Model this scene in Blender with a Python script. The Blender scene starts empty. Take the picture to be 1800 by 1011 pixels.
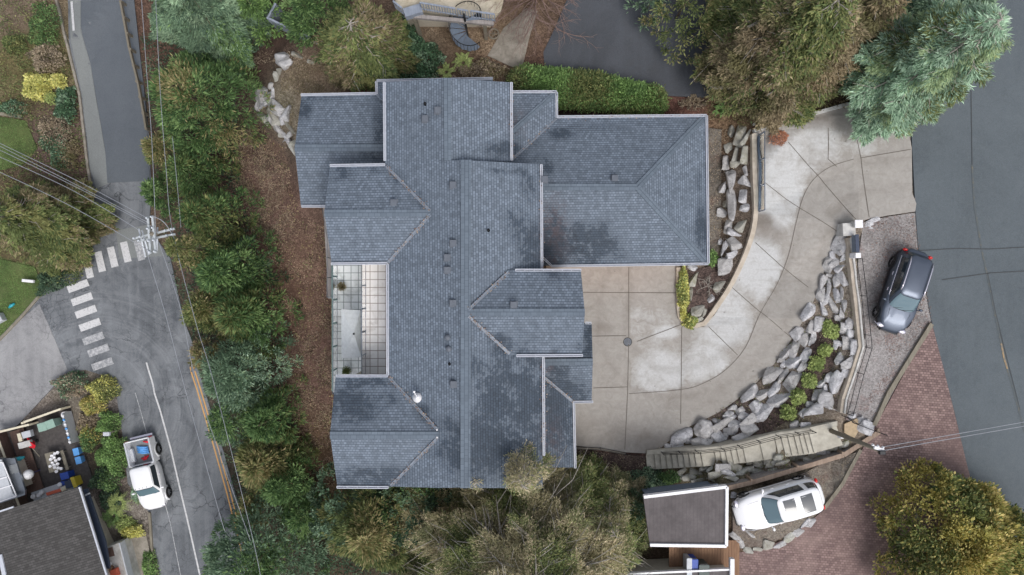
import bpy, bmesh, math, random
import numpy as np
from mathutils import Vector, Matrix
from mathutils.geometry import delaunay_2d_cdt

# ---------------------------------------------------------------- camera, sky, sun, exposure
S = bpy.context.scene
COL = S.collection
HC, F = 48.0, 1216.0            # camera height over the lower road; focal length in photo pixels
cam = bpy.data.cameras.new("camera"); cam.sensor_width = 36; cam.lens = 36 * F / 1800
cam.clip_end = 3000; cam.clip_start = 0.5
co = bpy.data.objects.new("camera", cam); COL.objects.link(co); co.location = (0, 0, HC)
S.camera = co
W = bpy.data.worlds.new("World"); S.world = W; W.use_nodes = True
wn, wl = W.node_tree.nodes, W.node_tree.links
bg = wn["Background"]; sky = wn.new("ShaderNodeTexSky"); sky.sky_type = 'NISHITA'; sky.sun_disc = False
SUN_EL, SUN_AZ = math.radians(58), math.radians(150)
sky.sun_elevation = SUN_EL; sky.sun_rotation = SUN_AZ
sky.air_density = 1.0; sky.dust_density = 4.0; sky.ozone_density = 1.0
hs = wn.new("ShaderNodeHueSaturation"); hs.inputs['Saturation'].default_value = 0.38
wl.new(sky.outputs[0], hs.inputs['Color']); wl.new(hs.outputs[0], bg.inputs['Color'])
bg.inputs['Strength'].default_value = 0.15
sl = bpy.data.lights.new("sun", 'SUN'); sl.energy = 0.9; sl.angle = math.radians(22); sl.color = (1, 0.97, 0.93)
so = bpy.data.objects.new("sun", sl); COL.objects.link(so)
so.rotation_euler = (math.radians(90) - SUN_EL, 0, math.pi - SUN_AZ)
so.location = (0, 0, 60)
S.view_settings.view_transform = 'Standard'; S.view_settings.look = 'None'
S.view_settings.exposure = 0.24; S.view_settings.gamma = 1
S.cycles.max_bounces = 6
random.seed(7); R = np.random.default_rng(7)
PI = math.pi

# ---------------------------------------------------------------- helpers
def lin(r, g, b, k=1.0):
    def f(c):
        c = c / 255
        return (c / 12.92 if c <= .04045 else ((c + .055) / 1.055) ** 2.4) * k
    return (f(r), f(g), f(b), 1)
def P(px, py, z):
    d = (HC - z) / F
    return Vector(((px - 900) * d, (505.5 - py) * d, z))
def tag(o, label=None, cat=None, group=None, kind=None):
    if label: o['label'] = label
    if cat: o['category'] = cat
    if group: o['group'] = group
    if kind: o['kind'] = kind
    return o
def thing(name, label, cat, loc=(0, 0, 0), rz=0, group=None):
    o = bpy.data.objects.new(name, None); COL.objects.link(o); o.empty_display_size = .3
    o.location = loc; o.rotation_euler = (0, 0, rz)
    return tag(o, label, cat, group)
def link(name, me, mat=None, parent=None, world=True):
    o = bpy.data.objects.new(name, me); COL.objects.link(o)
    if mat: me.materials.append(mat)
    if parent:
        o.parent = parent
        if world:
            o.matrix_parent_inverse = wm(parent).inverted()
    return o
def wm(o):
    m = Matrix.Translation(o.location) @ o.rotation_euler.to_matrix().to_4x4() @ Matrix.Diagonal((*o.scale, 1))
    if o.parent: m = wm(o.parent) @ o.matrix_parent_inverse @ m
    return m
def npmesh(name, V, Fq, n, col=None):
    """V (k,3) vertices, Fq (m,n) faces"""
    me = bpy.data.meshes.new(name)
    V = np.asarray(V, dtype=np.float32); Fq = np.asarray(Fq, dtype=np.int32)
    me.vertices.add(len(V)); me.vertices.foreach_set('co', V.ravel())
    me.loops.add(Fq.size); me.loops.foreach_set('vertex_index', Fq.ravel())
    me.polygons.add(len(Fq)); me.polygons.foreach_set('loop_start', np.arange(0, Fq.size, n, dtype=np.int32))
    me.update(calc_edges=True)
    if col is not None:
        a = me.color_attributes.new('Col', 'FLOAT_COLOR', 'POINT')
        c = np.ones((len(V), 4), dtype=np.float32); c[:, :3] = col
        a.data.foreach_set('color', c.ravel())
    me.validate()
    return me
class MB:
    def __init__(s): s.v = []; s.f = []
    def add(s, vs, fs):
        n = len(s.v); s.v += [tuple(v) for v in vs]; s.f += [tuple(i + n for i in f) for f in fs]; return s
    def box(s, c, d, rz=0, rx=0, ry=0):
        m = Matrix.Rotation(rz, 3, 'Z') @ Matrix.Rotation(ry, 3, 'Y') @ Matrix.Rotation(rx, 3, 'X')
        vs = [Vector(c) + m @ Vector((x * d[0] / 2, y * d[1] / 2, z * d[2] / 2)) for x in (-1, 1) for y in (-1, 1) for z in (-1, 1)]
        return s.add(vs, [(0, 1, 3, 2), (4, 6, 7, 5), (0, 4, 5, 1), (2, 3, 7, 6), (0, 2, 6, 4), (1, 5, 7, 3)])
    def beam(s, a, b, w, h):
        a, b = Vector(a), Vector(b); d = (b - a).normalized()
        u = Vector((0, 0, 1)) if abs(d.z) < .98 else Vector((1, 0, 0))
        x = d.cross(u).normalized(); y = x.cross(d).normalized()
        vs = [p + x * i * w / 2 + y * j * h / 2 for p in (a, b) for i, j in ((-1, -1), (1, -1), (1, 1), (-1, 1))]
        return s.add(vs, [(3, 2, 1, 0), (4, 5, 6, 7), (0, 1, 5, 4), (1, 2, 6, 5), (2, 3, 7, 6), (3, 0, 4, 7)])
    def tube(s, pts, r, n=6, cap=True):
        pts = [Vector(p) for p in pts]; k = len(pts)
        if not hasattr(r, '__len__'): r = [r] * k
        vs = []
        for i, p in enumerate(pts):
            d = (pts[min(i + 1, k - 1)] - pts[max(i - 1, 0)]).normalized()
            u = Vector((0, 0, 1)) if abs(d.z) < .95 else Vector((1, 0, 0))
            x = d.cross(u).normalized(); y = x.cross(d)
            vs += [p + (x * math.cos(a) + y * math.sin(a)) * r[i] for a in [2 * PI * j / n for j in range(n)]]
        fs = [(i * n + j, i * n + (j + 1) % n, (i + 1) * n + (j + 1) % n, (i + 1) * n + j) for i in range(k - 1) for j in range(n)]
        if cap: fs += [tuple(range(n - 1, -1, -1)), tuple((k - 1) * n + j for j in range(n))]
        return s.add(vs, fs)
    def lathe(s, c, prof, n=16, sx=1, sy=1):
        c = Vector(c); vs = []
        for r, z in prof: vs += [c + Vector((math.cos(2 * PI * j / n) * r * sx, math.sin(2 * PI * j / n) * r * sy, z)) for j in range(n)]
        k = len(prof)
        fs = [(i * n + j, i * n + (j + 1) % n, (i + 1) * n + (j + 1) % n, (i + 1) * n + j) for i in range(k - 1) for j in range(n)]
        fs += [tuple(range(n - 1, -1, -1)), tuple((k - 1) * n + j for j in range(n))]
        return s.add(vs, fs)
    def prism(s, poly, z0, z1):
        """poly = xy points; z0/z1 numbers or per-point lists"""
        n = len(poly); a = sum(poly[i][0] * poly[(i + 1) % n][1] - poly[(i + 1) % n][0] * poly[i][1] for i in range(n))
        if not hasattr(z0, '__len__'): z0 = [z0] * n
        if not hasattr(z1, '__len__'): z1 = [z1] * n
        vs = [(p[0], p[1], z0[i]) for i, p in enumerate(poly)] + [(p[0], p[1], z1[i]) for i, p in enumerate(poly)]
        fs = [tuple(range(n - 1, -1, -1)), tuple(range(n, 2 * n))] + [(i, (i + 1) % n, (i + 1) % n + n, i + n) for i in range(n)]
        if a < 0: fs = [f[::-1] for f in fs]
        return s.add(vs, fs)
    def ico(s, c, r, sc=(1, 1, 1)):
        bm = bmesh.new(); bmesh.ops.create_icosphere(bm, subdivisions=2, radius=r)
        vs = [Vector(c) + Vector((v.co.x * sc[0], v.co.y * sc[1], v.co.z * sc[2])) for v in bm.verts]
        fs = [tuple(v.index for v in f.verts) for f in bm.faces]; bm.free(); return s.add(vs, fs)
    def build(s, name, mat, parent=None, smooth=False, bevel=0, world=True):
        me = bpy.data.meshes.new(name); me.from_pydata(s.v, [], s.f); me.update()
        if smooth:
            me.polygons.foreach_set('use_smooth', [True] * len(me.polygons))
        o = link(name, me, mat, parent, world)
        if bevel:
            b = o.modifiers.new('bevel', 'BEVEL'); b.width = bevel; b.segments = 2; b.limit_method = 'ANGLE'
        return o

# ---------------------------------------------------------------- materials
class NT:
    def __init__(s, name):
        s.m = bpy.data.materials.new(name); s.m.use_nodes = True
        s.n, s.l = s.m.node_tree.nodes, s.m.node_tree.links
        s.b = s.n["Principled BSDF"]
        s.tc = s.n.new('ShaderNodeTexCoord')
    def put(s, node, key, v):
        if v is None: return
        if isinstance(v, bpy.types.NodeSocket): s.l.new(v, node.inputs[key])
        else: node.inputs[key].default_value = v
    def noise(s, scale, detail=4, rough=.6, co=None, dist=0, col=False):
        t = s.n.new('ShaderNodeTexNoise'); t.inputs['Scale'].default_value = scale; t.inputs['Detail'].default_value = detail
        t.inputs['Roughness'].default_value = rough; t.inputs['Distortion'].default_value = dist
        s.l.new(co or s.tc.outputs['Object'], t.inputs['Vector']); return t.outputs['Color' if col else 'Fac']
    def voro(s, scale, feature='F1', co=None, out='Distance'):
        t = s.n.new('ShaderNodeTexVoronoi'); t.feature = feature; t.inputs['Scale'].default_value = scale
        s.l.new(co or s.tc.outputs['Object'], t.inputs['Vector']); return t.outputs[out]
    def grey(s, scale):
        q = s.n.new('ShaderNodeSeparateColor'); s.l.new(s.voro(scale, out='Color'), q.inputs[0]); return q.outputs[0]
    def ramp(s, f, a, b, lo=0., hi=1.):
        t = s.n.new('ShaderNodeMapRange'); t.inputs['From Min'].default_value = a; t.inputs['From Max'].default_value = b
        t.inputs['To Min'].default_value = lo; t.inputs['To Max'].default_value = hi
        s.l.new(f, t.inputs['Value']); return t.outputs[0]
    def mix(s, f, a, b, mode='MIX'):
        t = s.n.new('ShaderNodeMix'); t.data_type = 'RGBA'; t.blend_type = mode; t.clamp_factor = True
        s.put(t, 0, f); s.put(t, 6, a); s.put(t, 7, b); return t.outputs[2]
    def math(s, op, a, b=None):
        t = s.n.new('ShaderNodeMath'); t.operation = op; s.put(t, 0, a); s.put(t, 1, b); return t.outputs[0]
    def world(s):
        g = s.n.new('ShaderNodeNewGeometry'); s.pos = g.outputs['Position']
        class Q: outputs = {'Object': g.outputs['Position']}
        s.tc = Q
    def attr(s, name, out='Color'):
        t = s.n.new('ShaderNodeAttribute'); t.attribute_name = name; return t.outputs[out]
    def warp(s, amt, scale, co=None):
        nz = s.noise(scale, 3, col=True, co=co)
        t = s.n.new('ShaderNodeVectorMath'); t.operation = 'MULTIPLY_ADD'
        s.l.new(nz, t.inputs[0]); t.inputs[1].default_value = (amt,) * 3; s.l.new(co or s.tc.outputs['Object'], t.inputs[2]); return t.outputs[0]
    def brick(s, c1, c2, mo, w, h, mort, co, off=.5, bias=0):
        t = s.n.new('ShaderNodeTexBrick'); t.offset = off; t.inputs['Scale'].default_value = 1
        s.put(t, 'Color1', c1); s.put(t, 'Color2', c2); s.put(t, 'Mortar', mo)
        t.inputs['Mortar Size'].default_value = mort; t.inputs['Mortar Smooth'].default_value = .3; t.inputs['Bias'].default_value = bias
        t.inputs['Brick Width'].default_value = w; t.inputs['Row Height'].default_value = h
        s.l.new(co, t.inputs['Vector']); return t
    def rot(s, a, co=None):
        t = s.n.new('ShaderNodeMapping'); t.inputs['Rotation'].default_value = (0, 0, a); s.l.new(co or s.tc.outputs['Object'], t.inputs['Vector']); return t.outputs[0]
    def done(s, col, rough=.8, bump=None, bs=.3, bd=.02, metal=0, spec=None):
        s.put(s.b, 'Base Color', col); s.put(s.b, 'Roughness', rough); s.put(s.b, 'Metallic', metal)
        if spec is not None: s.b.inputs['Specular IOR Level'].default_value = spec
        if bump is not None:
            t = s.n.new('ShaderNodeBump'); t.inputs['Strength'].default_value = bs; t.inputs['Distance'].default_value = bd
            s.l.new(bump, t.inputs['Height']); s.l.new(t.outputs[0], s.b.inputs['Normal'])
        return s.m
def plain(name, c, rough=.6, metal=0, var=.15, spec=None):
    t = NT(name); nz = t.noise(6, 4)
    d = tuple(x * (1 - var) for x in c[:3]) + (1,); l = tuple(min(1, x * (1 + var)) for x in c[:3]) + (1,)
    return t.done(t.mix(t.ramp(nz, .3, .7), d, l), rough, metal=metal, spec=spec)
MT = {}
def mk():
    # concrete, with 'Col'.r = how bleached the slab is
    t = NT('concrete_slab'); nb = t.noise(.55, 6, .65, dist=.6); nf = t.noise(9, 5, .7); nm = t.noise(2.2, 5, .7, dist=1.2)
    tk = t.n.new('ShaderNodeMapping'); tk.inputs['Scale'].default_value = (.5, 3.5, 1); tk.inputs['Rotation'].default_value = (0, 0, .5); t.l.new(t.tc.outputs['Object'], tk.inputs['Vector'])
    base = t.mix(t.ramp(nm, .35, .65), lin(154, 150, 145), lin(169, 165, 160))
    dry = t.mix(t.ramp(nf, .3, .7), lin(186, 187, 187), lin(205, 206, 207))
    a = t.attr('Col'); sep = t.n.new('ShaderNodeSeparateColor'); t.l.new(a, sep.inputs[0])
    m = t.math('ADD', sep.outputs[0], t.math('MULTIPLY', t.math('SUBTRACT', nb, .5), 1.9))
    m = t.math('ADD', m, t.math('MULTIPLY', t.math('SUBTRACT', nm, .5), .9))
    c = t.mix(t.ramp(m, .3, .95), base, dry)
    c = t.mix(t.ramp(t.noise(1.1, 5, .6, dist=.8), .56, .74, 0, .45), c, lin(128, 121, 112))
    c = t.mix(t.math('MULTIPLY', sep.outputs[1], t.ramp(nb, .3, .6)), c, lin(112, 104, 96))
    c = t.mix(t.ramp(t.noise(1, 5, .7, co=tk.outputs[0]), .52, .72, 0, .3), c, lin(132, 124, 116))
    c = t.mix(t.ramp(t.noise(3.3, 2, .5), .73, .76, 0, .5), c, lin(96, 90, 84))
    c = t.mix(t.ramp(t.noise(45, 2), .3, .75, 0, .22), c, lin(105, 98, 92))
    MT['concrete'] = t.done(c, .82, t.noise(60, 3), .25, .01)
    t = NT('old_concrete'); nm = t.noise(1.6, 6, .7, dist=.5)
    c = t.mix(t.ramp(nm, .3, .7), lin(118, 112, 102), lin(165, 158, 148)); c = t.mix(t.ramp(t.noise(7, 5), .55, .75, 0, .5), c, lin(92, 90, 76))
    MT['oldconc'] = t.done(c, .85, t.noise(40, 3), .3, .01)
    t = NT('beige_render_wall_cap'); c = t.mix(t.ramp(t.noise(3, 5), .35, .7), lin(172, 160, 145), lin(194, 184, 170))
    MT['cap'] = t.done(c, .8, t.noise(50, 3), .2, .01)
    t = NT('pale_wall_cap'); c = t.mix(t.ramp(t.noise(2.5, 6), .35, .7), lin(176, 175, 172), lin(214, 213, 211))
    c = t.mix(t.ramp(t.noise(9, 5), .6, .75, 0, .5), c, lin(140, 138, 132)); MT['palecap'] = t.done(c, .8)
    # stair treads
    t = NT('stair_concrete'); c = t.mix(t.ramp(t.noise(2.5, 6), .3, .7), lin(160, 155, 143), lin(194, 190, 178)); MT['stair'] = t.done(c, .85, t.noise(40, 3), .2, .01)
    # asphalt
    def asph(key, c0, c1, cr, patch, old):
        t = NT(key); nb = t.noise(.22, 6, .62, dist=.8); nf = t.noise(3.5, 6, .75)
        c = t.mix(t.ramp(nb, .32, .68), c0, c1)
        c = t.mix(t.ramp(nf, .35, .75, 0, .35), c, patch)
        st = t.n.new('ShaderNodeMapping'); st.inputs['Rotation'].default_value = (0, 0, math.radians(14)); st.inputs['Scale'].default_value = (2.2, .12, 1)
        t.l.new(t.tc.outputs['Object'], st.inputs['Vector'])
        c = t.mix(t.ramp(t.noise(1.0, 4, .6, co=st.outputs[0]), .42, .7, 0, .6 if old else .5), c, c1)
        c = t.mix(t.ramp(t.noise(.9, 7, .8, dist=1.2, co=t.rot(1.3)), .55, .75, 0, .35), c, cr)
        if old: c = t.mix(t.ramp(t.noise(.7, 7, .75, dist=1.5), .5, .62, 0, .55), c, c0)
        if key == 'asphalt_old':   # tyres sweeping round the bend
            q = P(175, 705, 0); dn = t.n.new('ShaderNodeVectorMath'); dn.operation = 'DISTANCE'; t.l.new(t.warp(.25, .8), dn.inputs[0]); dn.inputs[1].default_value = (q.x, q.y, .1); dv = dn.outputs['Value']
            cb = t.n.new('ShaderNodeCombineXYZ'); t.l.new(t.math('MULTIPLY', dv, 2.4), cb.inputs[0]); band = t.noise(1, 5, .7, co=cb.outputs[0])
            mk_ = t.math('MULTIPLY', t.ramp(dv, 2.2, 3.6), t.ramp(dv, 7.2, 8.6, 1, 0)); c = t.mix(t.math('MULTIPLY', mk_, t.ramp(band, .48, .64, 0, .34)), c, lin(148, 151, 155)); c = t.mix(t.math('MULTIPLY', mk_, t.ramp(band, .34, .46, .32, 0)), c, lin(84, 87, 92))
        if old:
            v = t.voro(.55, 'DISTANCE_TO_EDGE', t.warp(.9, 1.3)); k = t.ramp(v, .004, .022, 1, 0)
            v2 = t.voro(2.4, 'DISTANCE_TO_EDGE', t.warp(.3, 4)); k2 = t.ramp(v2, .012, .05, .85, 0)
            z = t.ramp(t.noise(.16, 3), .5, .6); z2 = t.ramp(t.noise(.2, 3, co=t.rot(1)), .53, .62)
            kk = t.math('MAXIMUM', t.math('MULTIPLY', k, z), t.math('MULTIPLY', k2, z2)); c = t.mix(t.math('MULTIPLY', kk, .75), c, cr)
        else:
            v = t.voro(.16, 'DISTANCE_TO_EDGE', t.warp(1.5, .7)); c = t.mix(t.ramp(v, .001, .004, .25, 0), c, cr)
        g = t.grey(38); c = t.mix(.16, c, g, 'SOFT_LIGHT')
        MT[key] = t.done(c, .85, t.noise(90, 2), .35, .008)
    asph('asphalt_old', lin(76, 80, 86), lin(128, 132, 137), lin(52, 54, 58), lin(114, 117, 121), 1)
    asph('asphalt_new', lin(84, 90, 98), lin(95, 101, 108), lin(78, 82, 87), lin(100, 105, 110), 0)
    asph('asphalt_right', lin(76, 84, 90), lin(90, 98, 104), lin(70, 76, 80), lin(104, 110, 113), 0)
    asph('asphalt_court', lin(58, 62, 68), lin(76, 80, 87), lin(50, 50, 54), lin(72, 70, 72), 0)
    asph('asphalt_pale', lin(118, 119, 122), lin(158, 158, 160), lin(100, 100, 104), lin(152, 150, 152), 1)
    asph('asphalt_strip', lin(118, 122, 122), lin(128, 132, 132), lin(100, 100, 104), lin(122, 124, 126), 0)
    # pavers
    t = NT('red_pavers'); w = t.warp(.02, 3, t.rot(math.radians(4)))
    b = t.brick(lin(108, 88, 86), lin(154, 130, 125), lin(82, 67, 65), .19, .135, .014, w)
    c = t.mix(t.ramp(t.noise(.3, 5, .6), .4, .66, 0, .6), b.outputs['Color'], lin(112, 92, 90))
    c = t.mix(t.ramp(t.noise(.45, 5, .7, co=t.rot(2)), .5, .7, 0, .4), c, lin(168, 146, 138))
    c = t.mix(t.ramp(t.noise(.22, 4, .6, co=t.rot(.7)), .5, .66, 0, .55), c, lin(96, 80, 79))
    MT['paver'] = t.done(c, .85, b.outputs['Fac'], -.35, .01)
    # gravel pad
    def grav(key, a0, b0, c0, s0=14):
        t = NT(key); v = t.grey(s0); nb = t.noise(.5, 6, .7, dist=.5)
        c = t.mix(t.ramp(nb, .38, .62), a0, b0); c = t.mix(t.ramp(t.noise(.9, 6, .75, co=t.rot(1.2)), .52, .68, 0, .75), c, c0)
        c = t.mix(.38, c, v, 'SOFT_LIGHT'); c = t.mix(t.ramp(t.voro(s0), .1, .5, .22, 0), c, tuple(x * .5 for x in c0[:3]) + (1,))
        MT[key] = t.done(c, .9, t.voro(s0), .6, .03)
    grav('gravel_pad', lin(128, 124, 123), lin(152, 148, 147), lin(122, 98, 94))
    grav('gravel_bed', lin(95, 90, 84), lin(122, 116, 108), lin(104, 78, 70), 11)
    grav('gravel_dirt', lin(132, 126, 116), lin(112, 102, 94), lin(112, 92, 84))
    # terrain: colour field + litter
    t = NT('ground_soil'); a = t.attr('Col'); v = t.grey(9); v2 = t.grey(22)
    c = t.mix(.75, a, v2, 'SOFT_LIGHT'); c = t.mix(.5, c, v, 'SOFT_LIGHT')
    c = t.mix(t.ramp(t.noise(1.2, 6, .75), .4, .7, 0, .6), c, t.mix(1, a, (.45, .42, .4, 1), 'MULTIPLY'))
    c = t.mix(t.ramp(t.noise(.35, 6, .7, dist=1), .42, .6, .45, 0), c, t.mix(1, a, (.62, .58, .56, 1), 'MULTIPLY')); c = t.mix(t.ramp(t.noise(.6, 6, .75, co=t.rot(1)), .55, .68, 0, .4), c, t.mix(1, a, (1.5, 1.42, 1.35, 1), 'MULTIPLY'))
    MT['soil'] = t.done(c, .95, t.noise(18, 5, .7), .9, .05)
    t = NT('lawn_grass'); c = t.mix(t.ramp(t.noise(.9, 6, .7), .35, .68), lin(72, 88, 48), lin(108, 118, 72)); c = t.mix(t.ramp(t.noise(30, 3), .3, .7, 0, .5), c, lin(58, 72, 38))
    MT['lawn'] = t.done(c, .95, t.noise(60, 3), .6, .03)
    # shingles; Col.r = damp
    def shing(key, c1, c2, mo, dk, w=.17, h=.14):
        t = NT(key); uv = t.n.new('ShaderNodeUVMap'); uv.uv_map = 'UVMap'; u = uv.outputs[0]
        b = t.brick(c1, c2, mo, w, h, .011, t.warp(.008, 9, u))
        nb = t.noise(.45, 5, .65, dist=.8, co=u)
        a = t.attr('Col'); sep = t.n.new('ShaderNodeSeparateColor'); t.l.new(a, sep.inputs[0])
        rw = t.brick((1, 1, 1, 1), (1, 1, 1, 1), (.62, .64, .68, 1), 400, h, .02, t.warp(.012, 5, u)); bc = t.mix(1, b.outputs['Color'], rw.outputs['Color'], 'MULTIPLY')
        c = t.mix(t.ramp(nb, .4, .68, 0, .5), bc, t.mix(.75, bc, c1))
        lt = t.noise(6, 2, .5, co=u); c = t.mix(t.ramp(lt, .6, .72, 0, .35), c, c2)
        c = t.mix(t.ramp(t.noise(1.8, 5, .7, co=u), .5, .75, 0, .3), c, mo)
        sm = t.n.new('ShaderNodeMapping'); sm.inputs['Scale'].default_value = (3.2, .3, 1); t.l.new(u, sm.inputs['Vector']); c = t.mix(t.ramp(t.noise(1, 5, .7, co=sm.outputs[0]), .5, .75, 0, .38), c, t.mix(1, c, (.5, .53, .56, 1), 'MULTIPLY'))
        d = t.math('MULTIPLY', sep.outputs[0], t.ramp(t.noise(.8, 7, .78, dist=.9, co=u), .28, .68, .1, 1.9))
        # damp spreads shingle by shingle
        b2 = t.brick((0, 0, 0, 1), (1, 1, 1, 1), (.5, .5, .5, 1), w, h, 0, t.warp(.008, 9, u)); sb = t.n.new('ShaderNodeSeparateColor'); t.l.new(b2.outputs['Color'], sb.inputs[0])
        d = t.math('ADD', d, t.math('MULTIPLY', t.math('MULTIPLY', t.math('SUBTRACT', sb.outputs[0], .5), sep.outputs[0]), 1.0))
        dc = t.mix(1, c, dk, 'MULTIPLY')
        c = t.mix(t.ramp(d, .3, .75, 0, .95), c, dc)
        c = t.mix(t.math('MULTIPLY', sep.outputs[1], t.ramp(t.noise(3, 5), .4, .6, 0, .6)), c, lin(86, 70, 72))
        MT[key] = t.done(c, .8, b.outputs['Fac'], -.6, .02)
    shing('shingle', lin(95, 105, 117), lin(124, 136, 151), lin(70, 79, 90), (.3, .34, .38, 1))
    shing('ridge', lin(94, 105, 117), lin(108, 120, 133), lin(76, 86, 97), (.6, .62, .64, 1), .3, .2)
    shing('darkroof', lin(60, 58, 57), lin(84, 82, 81), lin(46, 45, 44), (.7, .7, .7, 1), .3, .16)
    t = NT('felt_roof'); c = t.mix(t.ramp(t.noise(1.5, 6, .7), .35, .7), lin(84, 79, 80), lin(106, 100, 101))
    st = t.n.new('ShaderNodeTexWave'); st.inputs['Scale'].default_value = 1.6; st.inputs['Distortion'].default_value = .4; t.l.new(t.tc.outputs['Object'], st.inputs['Vector'])
    c = t.mix(t.ramp(st.outputs['Fac'], .85, 1, 0, .3), c, lin(70, 68, 70)); c = t.mix(t.ramp(t.noise(60, 2), .6, .75, 0, .5), c, lin(140, 135, 130)); MT['felt'] = t.done(c, .9)
    # stone
    t = NT('boulder_stone'); t.world(); oi = t.n.new('ShaderNodeObjectInfo'); nb = t.noise(1.7, 6, .7, dist=1); nf = t.noise(9, 6, .75)
    c = t.mix(t.ramp(nb, .35, .65), lin(162, 162, 167), lin(222, 222, 226)); c = t.mix(t.ramp(nf, .5, .72, 0, .55), c, lin(116, 116, 120))
    c = t.mix(t.ramp(t.noise(2.5, 6, .8, co=t.rot(2)), .54, .68, 0, .7), c, lin(232, 232, 234))
    c = t.mix(t.math('MULTIPLY', oi.outputs['Random'], .5), c, lin(150, 145, 136))
    cr = t.voro(1.6, 'DISTANCE_TO_EDGE', t.warp(.5, 2)); c = t.mix(t.ramp(cr, .0, .02, .6, 0), c, lin(70, 68, 68))
    MT['stone'] = t.done(c, .85, nf, .8, .05)
    t = NT('mossy_stone'); t.world(); nb = t.noise(1.7, 6, .7, dist=1); nf = t.noise(9, 6, .75); oi = t.n.new('ShaderNodeObjectInfo')
    c = t.mix(t.ramp(nb, .35, .65), lin(150, 148, 138), lin(200, 200, 194)); c = t.mix(t.ramp(nf, .52, .72, 0, .55), c, lin(104, 102, 92))
    c = t.mix(t.ramp(t.noise(1.4, 6, .8, co=t.rot(2)), .52, .64, 0, .55), c, lin(126, 124, 92)); c = t.mix(t.math('MULTIPLY', oi.outputs['Random'], .4), c, lin(112, 104, 92))
    MT['moss'] = t.done(c, .9, nf, .8, .05)
    # foliage / bark
    t = NT('foliage'); a = t.attr('Col'); MT['leaf'] = t.done(a, .7, spec=.25)
    tr = t.n.new('ShaderNodeBsdfTranslucent'); t.l.new(a, tr.inputs['Color']); ms = t.n.new('ShaderNodeMixShader'); ms.inputs[0].default_value = .3
    o = t.n['Material Output']; t.l.new(t.b.outputs[0], ms.inputs[1]); t.l.new(tr.outputs[0], ms.inputs[2]); t.l.new(ms.outputs[0], o.inputs['Surface'])
    MT['bark'] = plain('bark', lin(112, 98, 84), .9, var=.4); MT['palebark'] = plain('pale_bark', lin(166, 160, 152), .9, var=.3)
    MT['twig'] = plain('twig_bark', lin(134, 112, 104), .9, var=.3)
    # wood
    def wood(key, a0, b0, s=9):
        t = NT(key); mp = t.n.new('ShaderNodeMapping'); mp.inputs['Scale'].default_value = (s, s * .12, s); t.l.new(t.tc.outputs['Object'], mp.inputs['Vector'])
        c = t.mix(t.ramp(t.noise(1, 6, .7, co=mp.outputs[0]), .3, .7), a0, b0); c = t.mix(t.ramp(t.noise(1.2, 5), .5, .75, 0, .4), c, tuple(x * .6 for x in a0[:3]) + (1,)); MT[key] = t.done(c, .85)
    wood('deckwood', lin(84, 66, 60), lin(112, 90, 82)); wood('plank', lin(122, 92, 72), lin(150, 118, 92)); wood('greywood', lin(128, 122, 122), lin(170, 164, 160))
    wood('timber', lin(112, 106, 94), lin(146, 140, 126)); wood('capwood', lin(132, 112, 98), lin(168, 150, 134)); wood('fencewood', lin(118, 126, 140), lin(150, 158, 172))
    # tiles of the roof deck
    t = NT('deck_tiles'); b = t.brick(lin(226, 231, 232), lin(240, 242, 243), lin(120, 128, 130), .44, .44, .022, t.tc.outputs['Object'], 0)
    c = t.mix(t.ramp(t.noise(1.1, 5, .7, dist=.6), .5, .72, 0, .6), b.outputs['Color'], lin(140, 144, 138)); MT['tile'] = t.done(c, .5, b.outputs['Fac'], -.3, .01)
    t = NT('warm_deck_tiles'); b = t.brick(lin(230, 227, 226), lin(244, 241, 240), lin(140, 124, 116), .44, .44, .02, t.tc.outputs['Object'], 0)
    c = t.mix(t.ramp(t.noise(.9, 5, .7, dist=.6), .52, .72, 0, .6), b.outputs['Color'], lin(158, 146, 138)); MT['tile2'] = t.done(c, .5, b.outputs['Fac'], -.3, .01)
    # brown patio
    t = NT('worn_patio'); c = t.mix(t.ramp(t.noise(.6, 7, .7, dist=.8), .35, .65), lin(158, 148, 128), lin(196, 188, 172)); c = t.mix(t.ramp(t.noise(2, 6, .75), .5, .7, 0, .5), c, lin(134, 128, 108)); MT['patio'] = t.done(c, .9)
    t = NT('mulch'); v = t.grey(16); c = t.mix(t.ramp(t.noise(2, 6, .8), .35, .7), lin(64, 52, 49), lin(104, 88, 82)); c = t.mix(.6, c, v, 'SOFT_LIGHT'); MT['mulch'] = t.done(c, .95, t.voro(16), .8, .04)
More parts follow.
